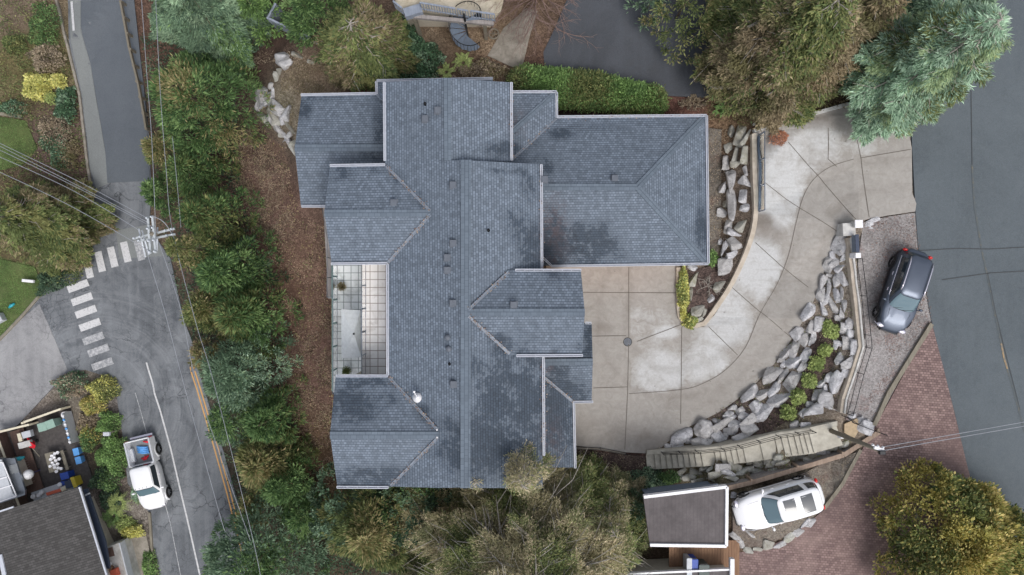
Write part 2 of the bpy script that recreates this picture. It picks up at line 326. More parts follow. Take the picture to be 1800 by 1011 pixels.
    for k, c, r, m in (('white', lin(232, 232, 236), .45, 0), ('gutter', lin(188, 192, 202), .45, 0), ('stucco', lin(196, 188, 174), .9, 0), ('metal', lin(150, 156, 164), .35, .8), ('dkmetal', lin(46, 47, 50), .4, .6),
                       ('black', lin(26, 26, 28), .5, 0), ('rubber', lin(30, 30, 31), .8, 0), ('vent', lin(92, 98, 108), .6, 0), ('flash', lin(128, 136, 148), .6, 0),
                       ('rim', lin(170, 172, 176), .3, .8), ('bluegrey', lin(108, 120, 136), .5, 0), ('slate', lin(104, 116, 132), .6, 0), ('greypl', lin(120, 124, 128), .5, 0), ('palegrey', lin(186, 190, 196), .5, 0),
                       ('red', lin(206, 30, 48), .5, 0), ('green', lin(140, 168, 156), .5, 0), ('teal', lin(44, 158, 172), .4, 0), ('blue', lin(36, 72, 160), .5, 0), ('ltblue', lin(92, 158, 222), .5, 0),
                       ('yellow', lin(196, 176, 60), .5, 0), ('orange', lin(214, 108, 84), .7, 0), ('cream', lin(214, 206, 184), .7, 0), ('canvas', lin(206, 210, 212), .8, 0), ('lineW', lin(214, 216, 220), .7, 0),
                       ('dkblue', lin(58, 68, 88), .6, 0), ('grate', lin(74, 70, 68), .6, .5), ('pole', lin(122, 115, 102), .85, 0), ('wire', lin(150, 154, 162), .5, 0), ('insul', lin(200, 206, 214), .4, 0), ('xarm', lin(178, 184, 188), .7, 0), ('door', lin(120, 84, 60), .6, 0), ('purple', lin(70, 66, 110), .6, 0), ('darkgreen', lin(58, 72, 70), .5, 0)):
        MT[k] = plain(k + '_surface', c, r, m, .1)
    t = NT('faded_white_paint'); c = t.mix(t.ramp(t.noise(9, 6, .8), .5, .66, 0, .85), lin(205, 205, 207), lin(140, 142, 146)); MT['paintW'] = t.done(c, .8)
    t = NT('worn_white_paint'); c = t.mix(t.ramp(t.noise(5, 6, .85), .42, .56, 0, .95), lin(190, 190, 193), lin(136, 139, 143)); MT['paintW2'] = t.done(c, .8)
    t = NT('yellow_paint'); c = t.mix(t.ramp(t.noise(7, 6, .8), .5, .7, 0, .7), lin(206, 158, 96), lin(150, 132, 112)); MT['paintY'] = t.done(c, .8)
    t = NT('old_yellow_paint'); c = t.mix(t.ramp(t.noise(7, 6, .8), .4, .6, 0, .85), lin(168, 140, 98), lin(96, 102, 106)); MT['paintY2'] = t.done(c, .8)
    t = NT('faint_yellow_paint'); c = t.mix(t.ramp(t.noise(3, 6, .8), .3, .5, .45, 1), lin(128, 116, 88), lin(84, 91, 95)); MT['paintF'] = t.done(c, .85)
    t = NT('dark_glass'); t.done(lin(40, 48, 54), .06, spec=.8); MT['glass'] = t.m
    t = NT('windscreen_glass'); t.done(lin(92, 116, 126), .05, spec=.9); MT['screen'] = t.m
    t = NT('roof_glass'); t.done(lin(60, 66, 74), .08, spec=.8); MT['rglass'] = t.m
    t = NT('clear_glass'); t.done(lin(196, 214, 220), .05); t.b.inputs['Transmission Weight'].default_value = 1; t.b.inputs['IOR'].default_value = 1.1; MT['clear'] = t.m
    t = NT('white_car_paint'); t.done(lin(240, 241, 244), .25); t.b.inputs['Coat Weight'].default_value = .6; MT['carW'] = t.m
    t = NT('silver_white_paint'); t.done(lin(236, 237, 240), .3); t.b.inputs['Coat Weight'].default_value = .5; MT['carP'] = t.m
    t = NT('grey_car_paint'); t.done(lin(82, 90, 104), .36, metal=.6); t.b.inputs['Coat Weight'].default_value = .2; MT['carG'] = t.m
    t = NT('dark_car_trim'); t.done(lin(24, 22, 30), .3); MT['trim'] = t.m
    t = NT('chrome'); t.done(lin(220, 216, 228), .15, metal=.8); MT['chrome'] = t.m
    t = NT('red_lens'); t.done(lin(200, 40, 36), .15); MT['lens'] = t.m
    t = NT('lamp_glow'); t.done(lin(255, 220, 180), .4); t.b.inputs['Emission Color'].default_value = (1, .62, .35, 1); t.b.inputs['Emission Strength'].default_value = 8; MT['glow'] = t.m
mk()

# ---------------------------------------------------------------- terrain (TIN of surveyed heights; photo pixel + height)
CP = [(-400,-200,.6),(-400,505,.2),(-400,1200,0),(0,100,1.1),(90,100,.9),(60,0,1),(98,-20,.5),(104,0,.12),(142,166,.1),(158,300,.05),(165,430,0),(0,450,.5),(0,300,.9),(75,515,.1),(60,470,.3),(0,600,0),(120,650,0),(200,250,0),(200,0,.1),(200,500,0),(250,700,0),(120,760,.2),(30,760,.1),(0,900,.2),(210,700,.15),(200,900,.25),(262,900,.05),(100,1050,.2),(300,1050,0),(350,900,0),(300,600,0),
 (250,-60,.2),(262,200,.1),(262,330,.1),(300,450,.1),(340,600,0),(400,800,0),(450,960,0),(470,1100,0),(330,0,1),(330,200,.9),(330,350,.9),(360,480,.9),(390,620,.8),(440,780,.8),
 (400,-60,2),(400,150,1.8),(400,300,1.8),(440,420,2),(480,560,2.1),(500,700,2.1),(520,850,2),(550,1000,2),(450,230,2.5),(470,380,2.8),(520,500,3),(550,700,3.1),(565,850,3.1),
 (520,210,4.3),(515,260,4.2),(530,350,3.9),(570,380,4),(585,520,4),(590,700,4),(590,860,3.8),(505,105,4.5),(560,120,4.9),(600,150,5),(490,150,4.4),(500,200,4.4),(478,100,3.2),(455,150,3),(448,190,2.8),(470,230,2.9),(505,265,3.3),(500,60,3.6),
 (480,-60,3),(600,60,5),(700,120,5.7),(700,-60,5.6),(760,60,5.9),(850,80,6.1),(860,140,6.2),(900,-60,6.9),(930,60,6.7),(950,130,6.7),(980,190,6.4),(1000,-60,7.2),(1000,130,7.1),(1160,60,7.2),(1165,165,7.2),(1230,170,7.3),(1280,140,7.6),(1400,-60,8.2),(1170,200,6.8),(1250,205,6.9),(1270,180,7.3),(1350,120,8.2),(1400,190,8.6),(1330,215,8.3),
 (700,300,6),(700,700,6),(900,500,6.3),(1000,300,6.4),(900,780,6.2),(700,850,5),(900,870,5.6),
 (960,455,6.3),(1190,465,6.3),(1190,560,6.3),(1020,600,6.3),(1010,784,6.3),(1140,797,6.3),(1190,690,6.35),(1100,795,6.3),
 (1250,240,6.8),(1262,330,6.6),(1265,420,6.5),(1205,480,6.5),(1215,558,6.45),(1255,500,6.6),(1285,240,7.1),(1290,330,7.0),(1285,400,6.8),(1270,460,6.7),
 (1318,250,8.1),(1320,300,8.1),(1318,370,7.7),(1300,425,7.35),(1278,480,7),(1240,560,6.5),
 (1330,232,8.6),(1330,300,8.4),(1332,375,8.0),(1320,430,7.6),(1290,500,7.1),(1240,575,6.6),(1420,330,8.3),(1500,195,9),(1500,300,8.9),(1595,215,9.1),(1605,350,9.1),(1480,392,8.75),(1420,215,8.85),
 (1476,415,8.4),(1440,500,7.75),(1395,590,7.15),(1360,640,6.95),(1310,690,6.7),(1215,748,6.4),(1380,480,7.7),(1330,560,7),(1270,650,6.55),
 (1515,395,9.1),(1508,460,9.05),(1518,590,9),(1485,725,8.95),(1492,415,8.9),(1490,480,8.75),(1500,590,8.7),(1472,705,8.6),(1440,560,8.2),(1450,620,8.2),(1400,690,7.8),(1350,740,7.4),(1280,765,6.9),(1220,775,6.5),(1180,785,6.4),
 (1160,795,6.35),(1250,784,6.95),(1310,772,7.5),(1360,757,8.0),(1420,745,8.5),(1470,730,8.9),(1150,828,6.2),(1230,822,6.7),(1310,815,7.15),(1420,790,8.0),(1480,765,8.8),(1235,845,6.9),(1318,840,7.3),(1395,818,7.6),(1472,792,8.2),(1330,857,8.7),(1412,833,8.8),
 (1290,868,8.55),(1400,836,8.75),(1500,796,8.92),(1400,880,8.8),(1350,965,8.75),(1450,900,8.85),(1285,950,8.6),(1265,862,7.6),(1290,1050,8.7),(1150,900,7),(1100,860,6),(1000,850,5.9),(1170,1050,7.5),(1000,1060,5.5),(700,960,3.8),(600,900,3.4),(620,1100,3),(850,1100,5),
 (1625,-60,9.3),(1610,372,9.1),(1612,440,9.1),(1637,565,9.05),(1540,745,8.95),(1700,820,8.9),(1716,880,8.9),(1560,900,8.85),(1500,1060,8.8),(1650,860,9.3),(1700,1000,9.4),(1750,1060,8.9),(1700,500,9.1),(2100,-200,9.4),(2100,500,9.1),(2100,1250,8.7),(1550,100,9.2),(900,-300,6.5),(400,-300,2),(1300,1300,8),(600,1300,3)]
cpw = [tuple(P(*c)) for c in CP] + [(-500, 500, 0), (500, 500, 12), (-500, -500, 0), (500, -500, 9), (0, 500, 7), (0, -500, 4), (-500, 0, 0), (500, 0, 11)]
_v, _e, tri, _ov, _oe, _of = delaunay_2d_cdt([Vector(c[:2]) for c in cpw], [], [], 0, 1e-5)
_z = [cpw[o[0]][2] for o in _ov]
TV = np.array([[v[0], v[1], z] for v, z in zip(_v, _z)]); TT = np.array([list(t) for t in tri if len(t) == 3])
TA, TB, TC = TV[TT[:, 0]], TV[TT[:, 1]], TV[TT[:, 2]]
TD = (TB[:, 1] - TC[:, 1]) * (TA[:, 0] - TC[:, 0]) + (TC[:, 0] - TB[:, 0]) * (TA[:, 1] - TC[:, 1])
def hz(xs, ys):
    xs = np.atleast_1d(np.asarray(xs, float)); ys = np.atleast_1d(np.asarray(ys, float)); out = np.zeros(len(xs))
    for i in range(0, len(xs), 4000):
        x = xs[i:i + 4000, None]; y = ys[i:i + 4000, None]
        a = ((TB[:, 1] - TC[:, 1]) * (x - TC[:, 0]) + (TC[:, 0] - TB[:, 0]) * (y - TC[:, 1])) / TD
        b = ((TC[:, 1] - TA[:, 1]) * (x - TC[:, 0]) + (TA[:, 0] - TC[:, 0]) * (y - TC[:, 1])) / TD
        c = 1 - a - b; k = np.argmax(np.minimum(np.minimum(a, b), c), axis=1); r = np.arange(len(k))
        out[i:i + 4000] = a[r, k] * TA[k, 2] + b[r, k] * TB[k, 2] + c[r, k] * TC[k, 2]
    return out
def h1(x, y): return float(hz([x], [y])[0])
def GG(pts, up=0):
    """photo pixels -> points on the terrain (raised by up)"""
    a = np.array([[p[0], p[1]] for p in pts], float); z = np.full(len(a), 5.0)
    for _ in range(12):
        d = (HC - z - up) / F; x = (a[:, 0] - 900) * d; y = (505.5 - a[:, 1]) * d; z = .5 * z + .5 * hz(x, y)
    d = (HC - z - up) / F
    return [Vector(((a[i, 0] - 900) * d[i], (505.5 - a[i, 1]) * d[i], z[i])) for i in range(len(a))]
def G(px, py, up=0): return GG([(px, py)], up)[0]
def smooth(pts, n=5, closed=False):
    out = []; m = len(pts)
    for i in range(m if closed else m - 1):
        p = [pts[(i + k) % m] if closed else pts[min(max(i + k, 0), m - 1)] for k in (-1, 0, 1, 2)]
        for j in range(n):
            t = j / n
            out.append(tuple(.5 * (2 * p[1][k] + (p[2][k] - p[0][k]) * t + (2 * p[0][k] - 5 * p[1][k] + 4 * p[2][k] - p[3][k]) * t * t + (3 * p[1][k] - p[0][k] - 3 * p[2][k] + p[3][k]) * t ** 3) for k in range(len(p[0]))))
    if not closed: out.append(tuple(pts[-1]))
    return out
def inpoly(xs, ys, poly):
    xs = np.asarray(xs, float); ys = np.asarray(ys, float); r = np.zeros(xs.shape, bool); n = len(poly)
    for i in range(n):
        x0, y0 = poly[i][0], poly[i][1]; x1, y1 = poly[(i + 1) % n][0], poly[(i + 1) % n][1]
        if y0 == y1: continue
        c = ((y0 > ys) != (y1 > ys)) & (xs < (x1 - x0) * (ys - y0) / (y1 - y0) + x0); r ^= c
    return r
def topx(x, y, z):
    return 900 + x * F / (HC - z), 505.5 - y * F / (HC - z)
def tess(poly, step, zf, skirt=.15, colf=None, name='patch'):
    """triangulated sheet over an xy polygon with skirts"""
    pl = []
    for i in range(len(poly)):
        a, b = Vector(poly[i][:2]), Vector(poly[(i + 1) % len(poly)][:2]); k = max(1, int((b - a).length / step))
        pl += [a + (b - a) * j / k for j in range(k)]
    n = len(pl); xs = np.arange(min(p.x for p in pl), max(p.x for p in pl), step); ys = np.arange(min(p.y for p in pl), max(p.y for p in pl), step)
    gx, gy = np.meshgrid(xs + step * .37, ys + step * .41); gx, gy = gx.ravel(), gy.ravel(); k = inpoly(gx, gy, pl)
    pts = pl + [Vector((a, b)) for a, b in zip(gx[k], gy[k])]
    v, e, f, ov, oe, of = delaunay_2d_cdt(pts, [(i, (i + 1) % n) for i in range(n)], [], 1, 1e-4)
    V = np.array([[q[0], q[1]] for q in v]); Z = zf(V[:, 0], V[:, 1])
    inv = {}
    for i, o in enumerate(ov):
        for q in o: inv[q] = i
    vs = [(V[i, 0], V[i, 1], Z[i]) for i in range(len(V))]; fs = [tuple(t) for t in f]
    m = len(vs)
    if skirt:
        vs += [(vs[inv[i]][0], vs[inv[i]][1], vs[inv[i]][2] - skirt) for i in range(n)]
        fs += [(inv[i], m + i, m + (i + 1) % n, inv[(i + 1) % n]) for i in range(n)]
    me = bpy.data.meshes.new(name); me.from_pydata(vs, [], fs); me.update()
    bm = bmesh.new(); bm.from_mesh(me); bmesh.ops.recalc_face_normals(bm, faces=bm.faces)
    if sum(f.normal.z * f.calc_area() for f in bm.faces) < 0: bmesh.ops.reverse_faces(bm, faces=bm.faces)
    bm.to_mesh(me); bm.free()
    if colf:
        A = np.array(vs); c = colf(*topx(A[:, 0], A[:, 1], A[:, 2])); at = me.color_attributes.new('Col', 'FLOAT_COLOR', 'POINT')
        C = np.ones((len(vs), 4), np.float32); C[:, :c.shape[1]] = c; at.data.foreach_set('color', C.ravel())
    return me
HOLES = []
def patch(name, px, mat, off=.03, step=.5, colf=None, skirt=.12, hole=True, label=None, cat=None):
    pl = GG(px)
    if hole: HOLES.append([(p.x, p.y) for p in pl])
    me = tess(pl, step, lambda x, y: hz(x, y) + off, skirt, colf, name)
    o = link(name, me, mat)
    if label: tag(o, label, cat)
    else: o['kind'] = 'structure'
    return o
def ribbon(mb, px, w, off=.045, step=.4):
    pts = GG(px) if len(px[0]) == 2 else [Vector(p) for p in px]
    d = []
    for a, b in zip(pts, pts[1:]):
        k = max(1, int((b - a).length / step)); d += [a + (b - a) * j / k for j in range(k)]
    d.append(pts[-1]); vs = []; z = hz([p.x for p in d], [p.y for p in d])
    for i, p in enumerate(d):
        t = (d[min(i + 1, len(d) - 1)] - d[max(i - 1, 0)]); t.z = 0; t.normalize(); s = Vector((-t.y, t.x, 0)) * w / 2
        vs += [(p.x + s.x, p.y + s.y, z[i] + off), (p.x - s.x, p.y - s.y, z[i] + off)]
    return mb.add(vs, [(2 * i, 2 * i + 1, 2 * i + 3, 2 * i + 2) for i in range(len(d) - 1)])
def wallrun(mb, pts, w, top, bot, step=.6, flat=False):
    """wall along world points; top/bot heights relative to terrain, or absolute if flat"""
    d = []
    for a, b in zip(pts, pts[1:]):
        k = max(1, int((b - a).length / step)); d += [a + (b - a) * j / k for j in range(k)]
    d.append(pts[-1]); z = [0] * len(d) if flat else hz([p.x for p in d], [p.y for p in d]); vs = []
    for i, p in enumerate(d):
        t = (d[min(i + 1, len(d) - 1)] - d[max(i - 1, 0)]); t.z = 0; t.normalize(); s = Vector((-t.y, t.x, 0)) * w / 2
        for q, zz in ((s, z[i] + bot), (-s, z[i] + bot), (-s, z[i] + top), (s, z[i] + top)): vs.append((p.x + q.x, p.y + q.y, zz))
    n = len(d); fs = [(4 * i + a, 4 * i + 4 + a, 4 * i + 4 + b, 4 * i + b) for i in range(n - 1) for a, b in ((0, 1), (1, 2), (2, 3), (3, 0))]
    fs += [(0, 1, 2, 3), (4 * n - 1, 4 * n - 2, 4 * n - 3, 4 * n - 4)]
    return mb.add(vs, fs)
def railing(parent, pts, hgt, rails=(1.0, .55, .12), r=.022, sp=1.3, mat='dkmetal', lean=0, glass=False, pre='railing'):
    """posts as children, one rail mesh; pts world points of the foot line"""
    pts = [Vector(p) for p in pts]; mb = MB()
    for q in rails: mb.tube([p + Vector((0, 0, hgt * q)) for p in pts], r, 5)
    mb.build('rail', MT[mat], parent, True)
    if glass:
        g = MB()
        for a, b in zip(pts, pts[1:]):
            k = max(1, round((b - a).length / sp))
            for i in range(k):
                p, q = a + (b - a) * (i + .04) / k, a + (b - a) * (i + .96) / k
                g.beam(p + Vector((0, 0, hgt * .52)), q + Vector((0, 0, hgt * .52)), .012, hgt * .82)
        g.build('glass_panel', MT['clear'], parent)
    ps = []
    for a, b in zip(pts, pts[1:]):
        k = max(1, round((b - a).length / sp)); ps += [a + (b - a) * i / k for i in range(k)]
    for p in ps + [pts[-1]]: MB().beam(p - Vector((0, 0, .03)), p + Vector((0, 0, hgt)), r * 1.9, r * 1.9).build('post', MT[mat], parent)
# ---------------------------------------------------------------- roads, yards, drives
def blobs(lst, base=(0, 0, 0), soft=0):
    """colour channel = ellipses of wear given in photo pixels on the surface: (px,py,rx,ry,channel,value)"""
    def f(px, py):
        c = np.zeros((len(px), 3)) + np.array(base)
        for x, y, rx, ry, ch, v in lst:
            q = ((px - x) / rx) ** 2 + ((py - y) / ry) ** 2; c[:, ch] = np.maximum(c[:, ch], v * (np.exp(-q * .8) if soft else np.clip(1.4 - q, 0, 1)))
        return c
    return f
patch('lower_road', [(104,-60),(230,-60),(262,240),(266,330),(262,400),(300,455),(330,580),(352,660),(400,820),(442,960),(470,1100),(285,1100),(268,960),(262,900),(225,850),(215,760),(205,690),(188,662),(150,650),(118,655),(85,690),(15,765),(-60,800),(-160,860),(-160,700),(0,592),(75,513),(120,478),(163,440),(163,330),(157,297),(142,166)], MT['asphalt_old'], .03)
patch('new_asphalt', [(128,-60),(232,-60),(258,200),(264,318),(190,322),(186,262),(160,110),(146,62)], MT['asphalt_new'], .075, skirt=.02, hole=False)
patch('asphalt_strip', [(108,-60),(127,-60),(145,62),(159,110),(185,262),(193,322),(170,332),(160,297),(145,166)], MT['asphalt_strip'], .06, skirt=.02, hole=False)
patch('pale_asphalt', [(-160,860),(-160,700),(0,592),(70,535),(92,585),(119,650),(85,690),(15,765),(-60,800)], MT['asphalt_pale'], .045, skirt=.02, hole=False)
patch('road_repair', [(205,405),(262,395),(290,450),(210,455)], MT['asphalt_strip'], .045, skirt=.02, hole=False)
patch('right_road', [(1588,-80),(1640,-200),(2200,-200),(2200,1250),(1800,1250),(1730,960),(1716,880),(1700,820),(1675,715),(1637,565),(1614,440),(1609,372),(1603,260)], MT['asphalt_right'], .03, 1)
patch('asphalt_court', [(1030,-120),(1005,-20),(975,50),(955,92),(958,125),(1000,140),(1165,168),(1235,172),(1300,150),(1420,90),(1480,-120)], MT['asphalt_court'], .03)
# concrete driveway
band = smooth([(1105,692),(1195,685),(1235,674),(1275,650),(1310,610),(1335,552),(1365,500),(1385,450),(1398,395),(1411,347),(1430,315),(1460,293),(1500,280)], 4)
drv = [(960,456),(1195,463),(1192,545),(1199,568),(1215,578),(1238,574),(1255,555),(1290,500),(1320,430),(1332,375),(1330,232),(1400,212),(1490,180),(1560,180),(1594,215),(1602,260),(1603,340),(1610,358),(1608,372),(1560,379),(1508,389),(1480,394)] + smooth([(1476,412),(1455,455),(1441,500),(1422,545),(1395,590),(1360,640),(1310,690),(1262,725),(1215,748),(1182,770),(1160,788),(1140,797)], 3) + [(1100,795),(1010,783),(960,700)]
bandpoly = [tuple(p) for p in band] + [(1603,255),(1612,372),(1480,394)] + smooth([(1476,412),(1441,500),(1395,590),(1310,690),(1215,748),(1140,797)], 3) + [(1000,790),(1000,700)]
def dcol(px, py):
    c = blobs([(1160,655,52,48,0,.95),(1130,570,60,30,0,.4),(1170,585,25,14,0,.9),(1140,600,30,15,0,.6),(1240,640,50,45,0,.8),(1270,560,60,60,0,1),(1330,470,50,60,0,1),(1370,330,55,75,0,.85),(1400,270,70,50,0,.75),(1440,250,45,40,0,.75),(1490,255,60,40,0,.45),(1560,230,50,30,0,.3),(1345,380,22,35,0,.2)])(px, py)
    b = inpoly(px, py, bandpoly); c[b, 0] = -.35
    c[:, 0] = np.where(inpoly(px, py, [(1105,690),(1196,684),(1196,745),(1150,700)]), .3, c[:, 0])
    k = inpoly(px, py, [(1020,470),(1104,470),(1104,800),(1000,800)]); c[k, 0] = -.3
    trk = GG(smooth([(1600,300),(1490,322),(1440,380),(1405,480),(1340,580),(1262,655),(1150,672),(1080,600),(1085,500)], 6)); T_ = np.array([topx(p.x, p.y, p.z) for p in trk]); dd = np.sqrt(((px[:, None] - T_[:, 0]) ** 2 + (py[:, None] - T_[:, 1]) ** 2).min(1)); tyre = .3 * np.exp(-((dd - 25) / 6) ** 2)
    c[:, 1] = tyre + blobs([(1060,760,60,30,0,.3),(1150,780,60,18,0,.5),(1340,390,22,18,0,.9),(1350,410,30,20,0,.5),(1345,245,22,20,0,.7),(1430,215,60,14,0,.6),(1220,700,60,30,0,.25),(1060,580,20,12,0,.4)])(px, py)[:, 0]
    return c
patch('driveway', drv, MT['concrete'], .04, .22, dcol)
j = MB()
for l in ([(1105,470),(1105,514),(1105,594),(1103,690),(1098,790)], [(1020,514),(1192,515)], [(1040,591),(1100,590)], [(1120,600),(1196,571)], [(1198,575),(1197,683),(1196,745)], [(1043,682),(1103,680)], [(1245,574),(1296,624)], [(1286,505),(1336,549)], [(1318,419),(1372,467)], [(1340,318),(1405,366),(1478,413)], [(1385,250),(1440,312),(1504,386)], [(1495,195),(1513,280),(1527,382)], [(1455,225),(1455,280),(1470,293)], [(1512,278),(1600,263)], [(1336,548),(1400,600)] ,[(1372,467),(1420,505)]):
    ribbon(j, l, .035, .056)
ribbon(j, [tuple(p) for p in band], .03, .056)
g = j.build('driveway_joint', plain('joint_dirt', lin(104, 97, 90), .9)); g['kind'] = 'structure'
patch('paver_forecourt', [(1637,567),(1656,640),(1675,717),(1700,820),(1716,882),(1745,960),(1780,1200),(1285,1200),(1288,972),(1335,967),(1392,942),(1447,897),(1482,852),(1514,792),(1540,747)], MT['paver'], .035)
patch('gravel_pad', [(1517,391),(1560,381),(1608,374),(1613,440),(1636,565),(1538,748),(1486,738),(1520,592),(1508,460)], MT['gravel_pad'], .03)
patch('parking_pad', [(1286,868),(1350,852),(1400,837),(1500,797),(1511,792),(1480,850),(1445,895),(1390,939),(1335,962),(1288,962)], MT['gravel_dirt'], .03)
patch('garden_path', [(857,98),(885,50),(925,15),(945,20),(932,60),(918,118),(900,118)], MT['oldconc'], .03)
patch('path_strip', [(1170,172),(1000,141),(930,118),(925,125),(1000,150),(1170,182)], MT['soil'], .03, colf=lambda x, y: np.zeros((len(x), 3)) + lin(84,60,54)[:3])
patch('lawn', [(-160,440),(0,455),(62,470),(76,512),(0,596),(-160,700)], MT['lawn'], .03, label=None)
patch('back_lawn', [(-160,200),(0,205),(45,212),(66,262),(40,290),(0,300),(-160,300)], MT['lawn'], .03)
patch('side_path', [(212,948),(258,942),(270,1000),(285,1100),(250,1100),(232,1011)], MT['oldconc'], .05)
patch('drive_bed', [(1196,480),(1248,468),(1262,470),(1285,480),(1250,553),(1236,568),(1216,572),(1202,560)], MT['mulch'], .03, .3)
patch('rockery_bed', [(1440,565),(1470,560),(1478,600),(1465,640),(1440,690),(1395,735),(1350,760),(1320,765),(1340,735),(1390,690),(1420,640)], MT['mulch'], .03, .3)
patch('side_bed', [(1012,790),(1100,800),(1136,802),(1134,835),(1110,850),(1030,855),(1012,840)], MT['mulch'], .03, .3)
patch('gravel_path', [(1246,225),(1268,228),(1268,400),(1262,470),(1246,466)], MT['gravel_bed'], .03, .3)
# painted lines
mb = MB(); ribbon(mb, [(258,637),(279,712),(301,790),(328,905),(352,1011),(372,1100)], .11, .05); ribbon(mb, [(235,105),(247,160),(257,210)], .12, .09); ribbon(mb, [(126,-60),(127,0),(131,55)], .16, .09)
mb.build('painted_line', MT['paintW'])['kind'] = 'structure'
mb = MB(); ribbon(mb, [(238,690),(258,760),(300,920),(318,1011)], .05, .043); mb.build('faint_line', MT['paintW2'])['kind'] = 'structure'
mb = MB()
for o in (-3.2, 3.2): ribbon(mb, [(338 + o, 645), (350 + o, 685), (378 + o, 780), (402 + o, 865), (424 + o, 952), (444 + o, 1040)], .09, .043)
mb.build('yellow_line', MT['paintY'])['kind'] = 'structure'
mb = MB(); ribbon(mb, [(1708,290),(1712,360),(1725,440),(1738,500),(1756,590),(1770,650),(1790,720),(1800,760)], .1, .043, .8); mb.build('road_centre_line', MT['paintF'])['kind'] = 'structure'
mb = MB(); ribbon(mb, [(1612,441),(1680,437),(1740,438),(1830,433)], .05, .05); ribbon(mb, [(1655,492),(1740,480),(1830,475)], .05, .05); ribbon(mb, [(1735,480),(1748,545),(1764,610),(1792,720)], .04, .05); ribbon(mb, [(1700,0),(1706,150),(1708,290)], .04, .05); mb.build('tar_seam', plain('road_tar', lin(66, 70, 73), .8))['kind'] = 'structure'
mb = MB(); ribbon(mb, [(1759,604),(1764,630),(1770,648)], .1, .047); mb.build('worn_line', MT['paintY2'])['kind'] = 'structure'
for k, (x, y) in enumerate([(156,471),(177,460),(199,452),(222,443),(246,440),(138,503),(145,526),(152,548),(159,571),(165,595),(174,616),(181,640)]):
    a = math.radians(-13.5) if k < 5 else math.radians(20)
    dx, dy = (math.sin(a) * 18, -math.cos(a) * 18) if k < 5 else (math.cos(a) * 19, -math.sin(a) * 19)
    mb = MB(); ribbon(mb, [(x - dx, y - dy), (x + dx, y + dy)], .5, .065); mb.build('crossing_bar', MT['paintW' if k not in (4, 9, 10, 11) else 'paintW2'])['kind'] = 'structure'

# kerbs and garden walls
def kerb(label, px, w, top, mat, bot=-.4, name='kerb', cat='kerb', sm=0):
    mb = MB(); wallrun(mb, GG(smooth(px, sm) if sm else px), w, top, bot); return tag(mb.build(name, MT[mat], bevel=.012), label, cat)
kerb('long weathered concrete kerb beside the upper left road', [(99,-60),(100,0),(120,80),(141,166),(155,290),(163,335),(166,430)], .16, .16, 'oldconc')
kerb('pale concrete kerb along the edge of the lower left lawn', [(0,598),(40,556),(74,516)], .18, .14, 'timber')
kerb('thin kerb beside the side path at the bottom left', [(264,900),(268,960),(281,1020)], .16, .16, 'timber')
kerb('short pale kerb at the left edge beside the upper lawn', [(-20,198),(40,206)], .22, .2, 'timber')
W1 = [(1560,179),(1490,183),(1400,208),(1328,230),(1328,300),(1330,375),(1318,430),(1288,500),(1253,553),(1237,570),(1216,574),(1202,566),(1194,545),(1193,470)]
t = thing('retaining_wall', 'beige capped driveway wall curving round the rock garden beside the garage', 'wall', G(1330, 375))
mb = MB(); wallrun(mb, GG([(1560,179),(1490,183),(1400,208),(1326,230)], .2), .2, .22, -.8); mb.build('wall', MT['palecap'], t, bevel=.01)
mb = MB(); wallrun(mb, GG(smooth([(1326,234),(1327,300),(1329,372),(1318,428),(1287,498),(1252,551),(1238,569)], 4) + smooth([(1238,569),(1216,573),(1201,564),(1194,545),(1193,470)], 4), .2), .27, .2, -1.0); mb.build('wall', MT['cap'], t, bevel=.015)
t = thing('railing', 'blue grey glass railing along the straight part of the driveway wall', 'railing', G(1336, 300))
railing(t, GG([(1333.5,238),(1334,372)]), .95, (1.0, .08), .03, 1.35, 'bluegrey', glass=True)
mb = MB(); wallrun(mb, GG([(1332.5,240),(1333,371)]), .09, .12, 0); mb.build('rail_base', MT['bluegrey'], t)
# pad wall with railing
t = thing('garden_wall', 'narrow pale topped wall with black rails between the rockery and the gravel pad', 'wall', G(1510, 590))
pw = [(1493,418),(1497,455),(1505,520),(1512,588),(1514,610),(1500,655),(1481,727)]
mb = MB(); wallrun(mb, GG(pw, .3), .3, .3, -.7); mb.build('wall', MT['cap'], t, bevel=.015)
mb = MB(); wallrun(mb, GG([(x + 3.2, y) for x, y in pw], .3), .1, .36, .2); mb.build('wall_coping', MT['palecap'], t)
railing(t, [p + Vector((.22, 0, .3)) for p in GG(pw[1:], .3)], .75, (1.0, .2), .018, 1.7)
t = thing('gate_pillar', 'white stone gate pillar with square cap at the driveway corner', 'pillar', G(1490, 405))
c = P(1493, 403, 9.35); b = P(1510, 393.5, 9.8); MB().box(c - Vector((0, 0, .6)), (.72, .72, 1.2), .06).build('pillar_base', MT['palecap'], t, bevel=.03)
MB().box(b - Vector((0, 0, .6)), (.36, .36, 1.1), 0).build('pillar', MT['palecap'], t, bevel=.02); MB().box(b - Vector((0, 0, .03)), (.44, .44, .08)).build('cap_stone', MT['white'], t, bevel=.02)
t = thing('mailbox', 'dark grey long steel box mounted on the wall beside the gate pillar', 'mailbox', G(1507, 428))
c = P(1507, 428, 9.8) - Vector((0, 0, .89)); MB().box(c + Vector((0, 0, .62)), (.17, .95, .4), .04).build('box_body', MT['slate'], t, bevel=.02); MB().box(c + Vector((0, 0, .89)), (.2, 1.0, .03), .04).build('lid', MT['dkblue'], t)
c = P(1508, 449, 9.8) - Vector((0, 0, .8)); MB().box(c + Vector((0, 0, .5)), (.3, .28, .7)).build('support_block', MT['white'], t, bevel=.02)
kerb('weathered timber beam separating the gravel pad from the red pavers', [(1635,569),(1600,625),(1560,690),(1534,747)], .24, .2, 'timber', name='edging_beam', cat='beam', bot=-.1)
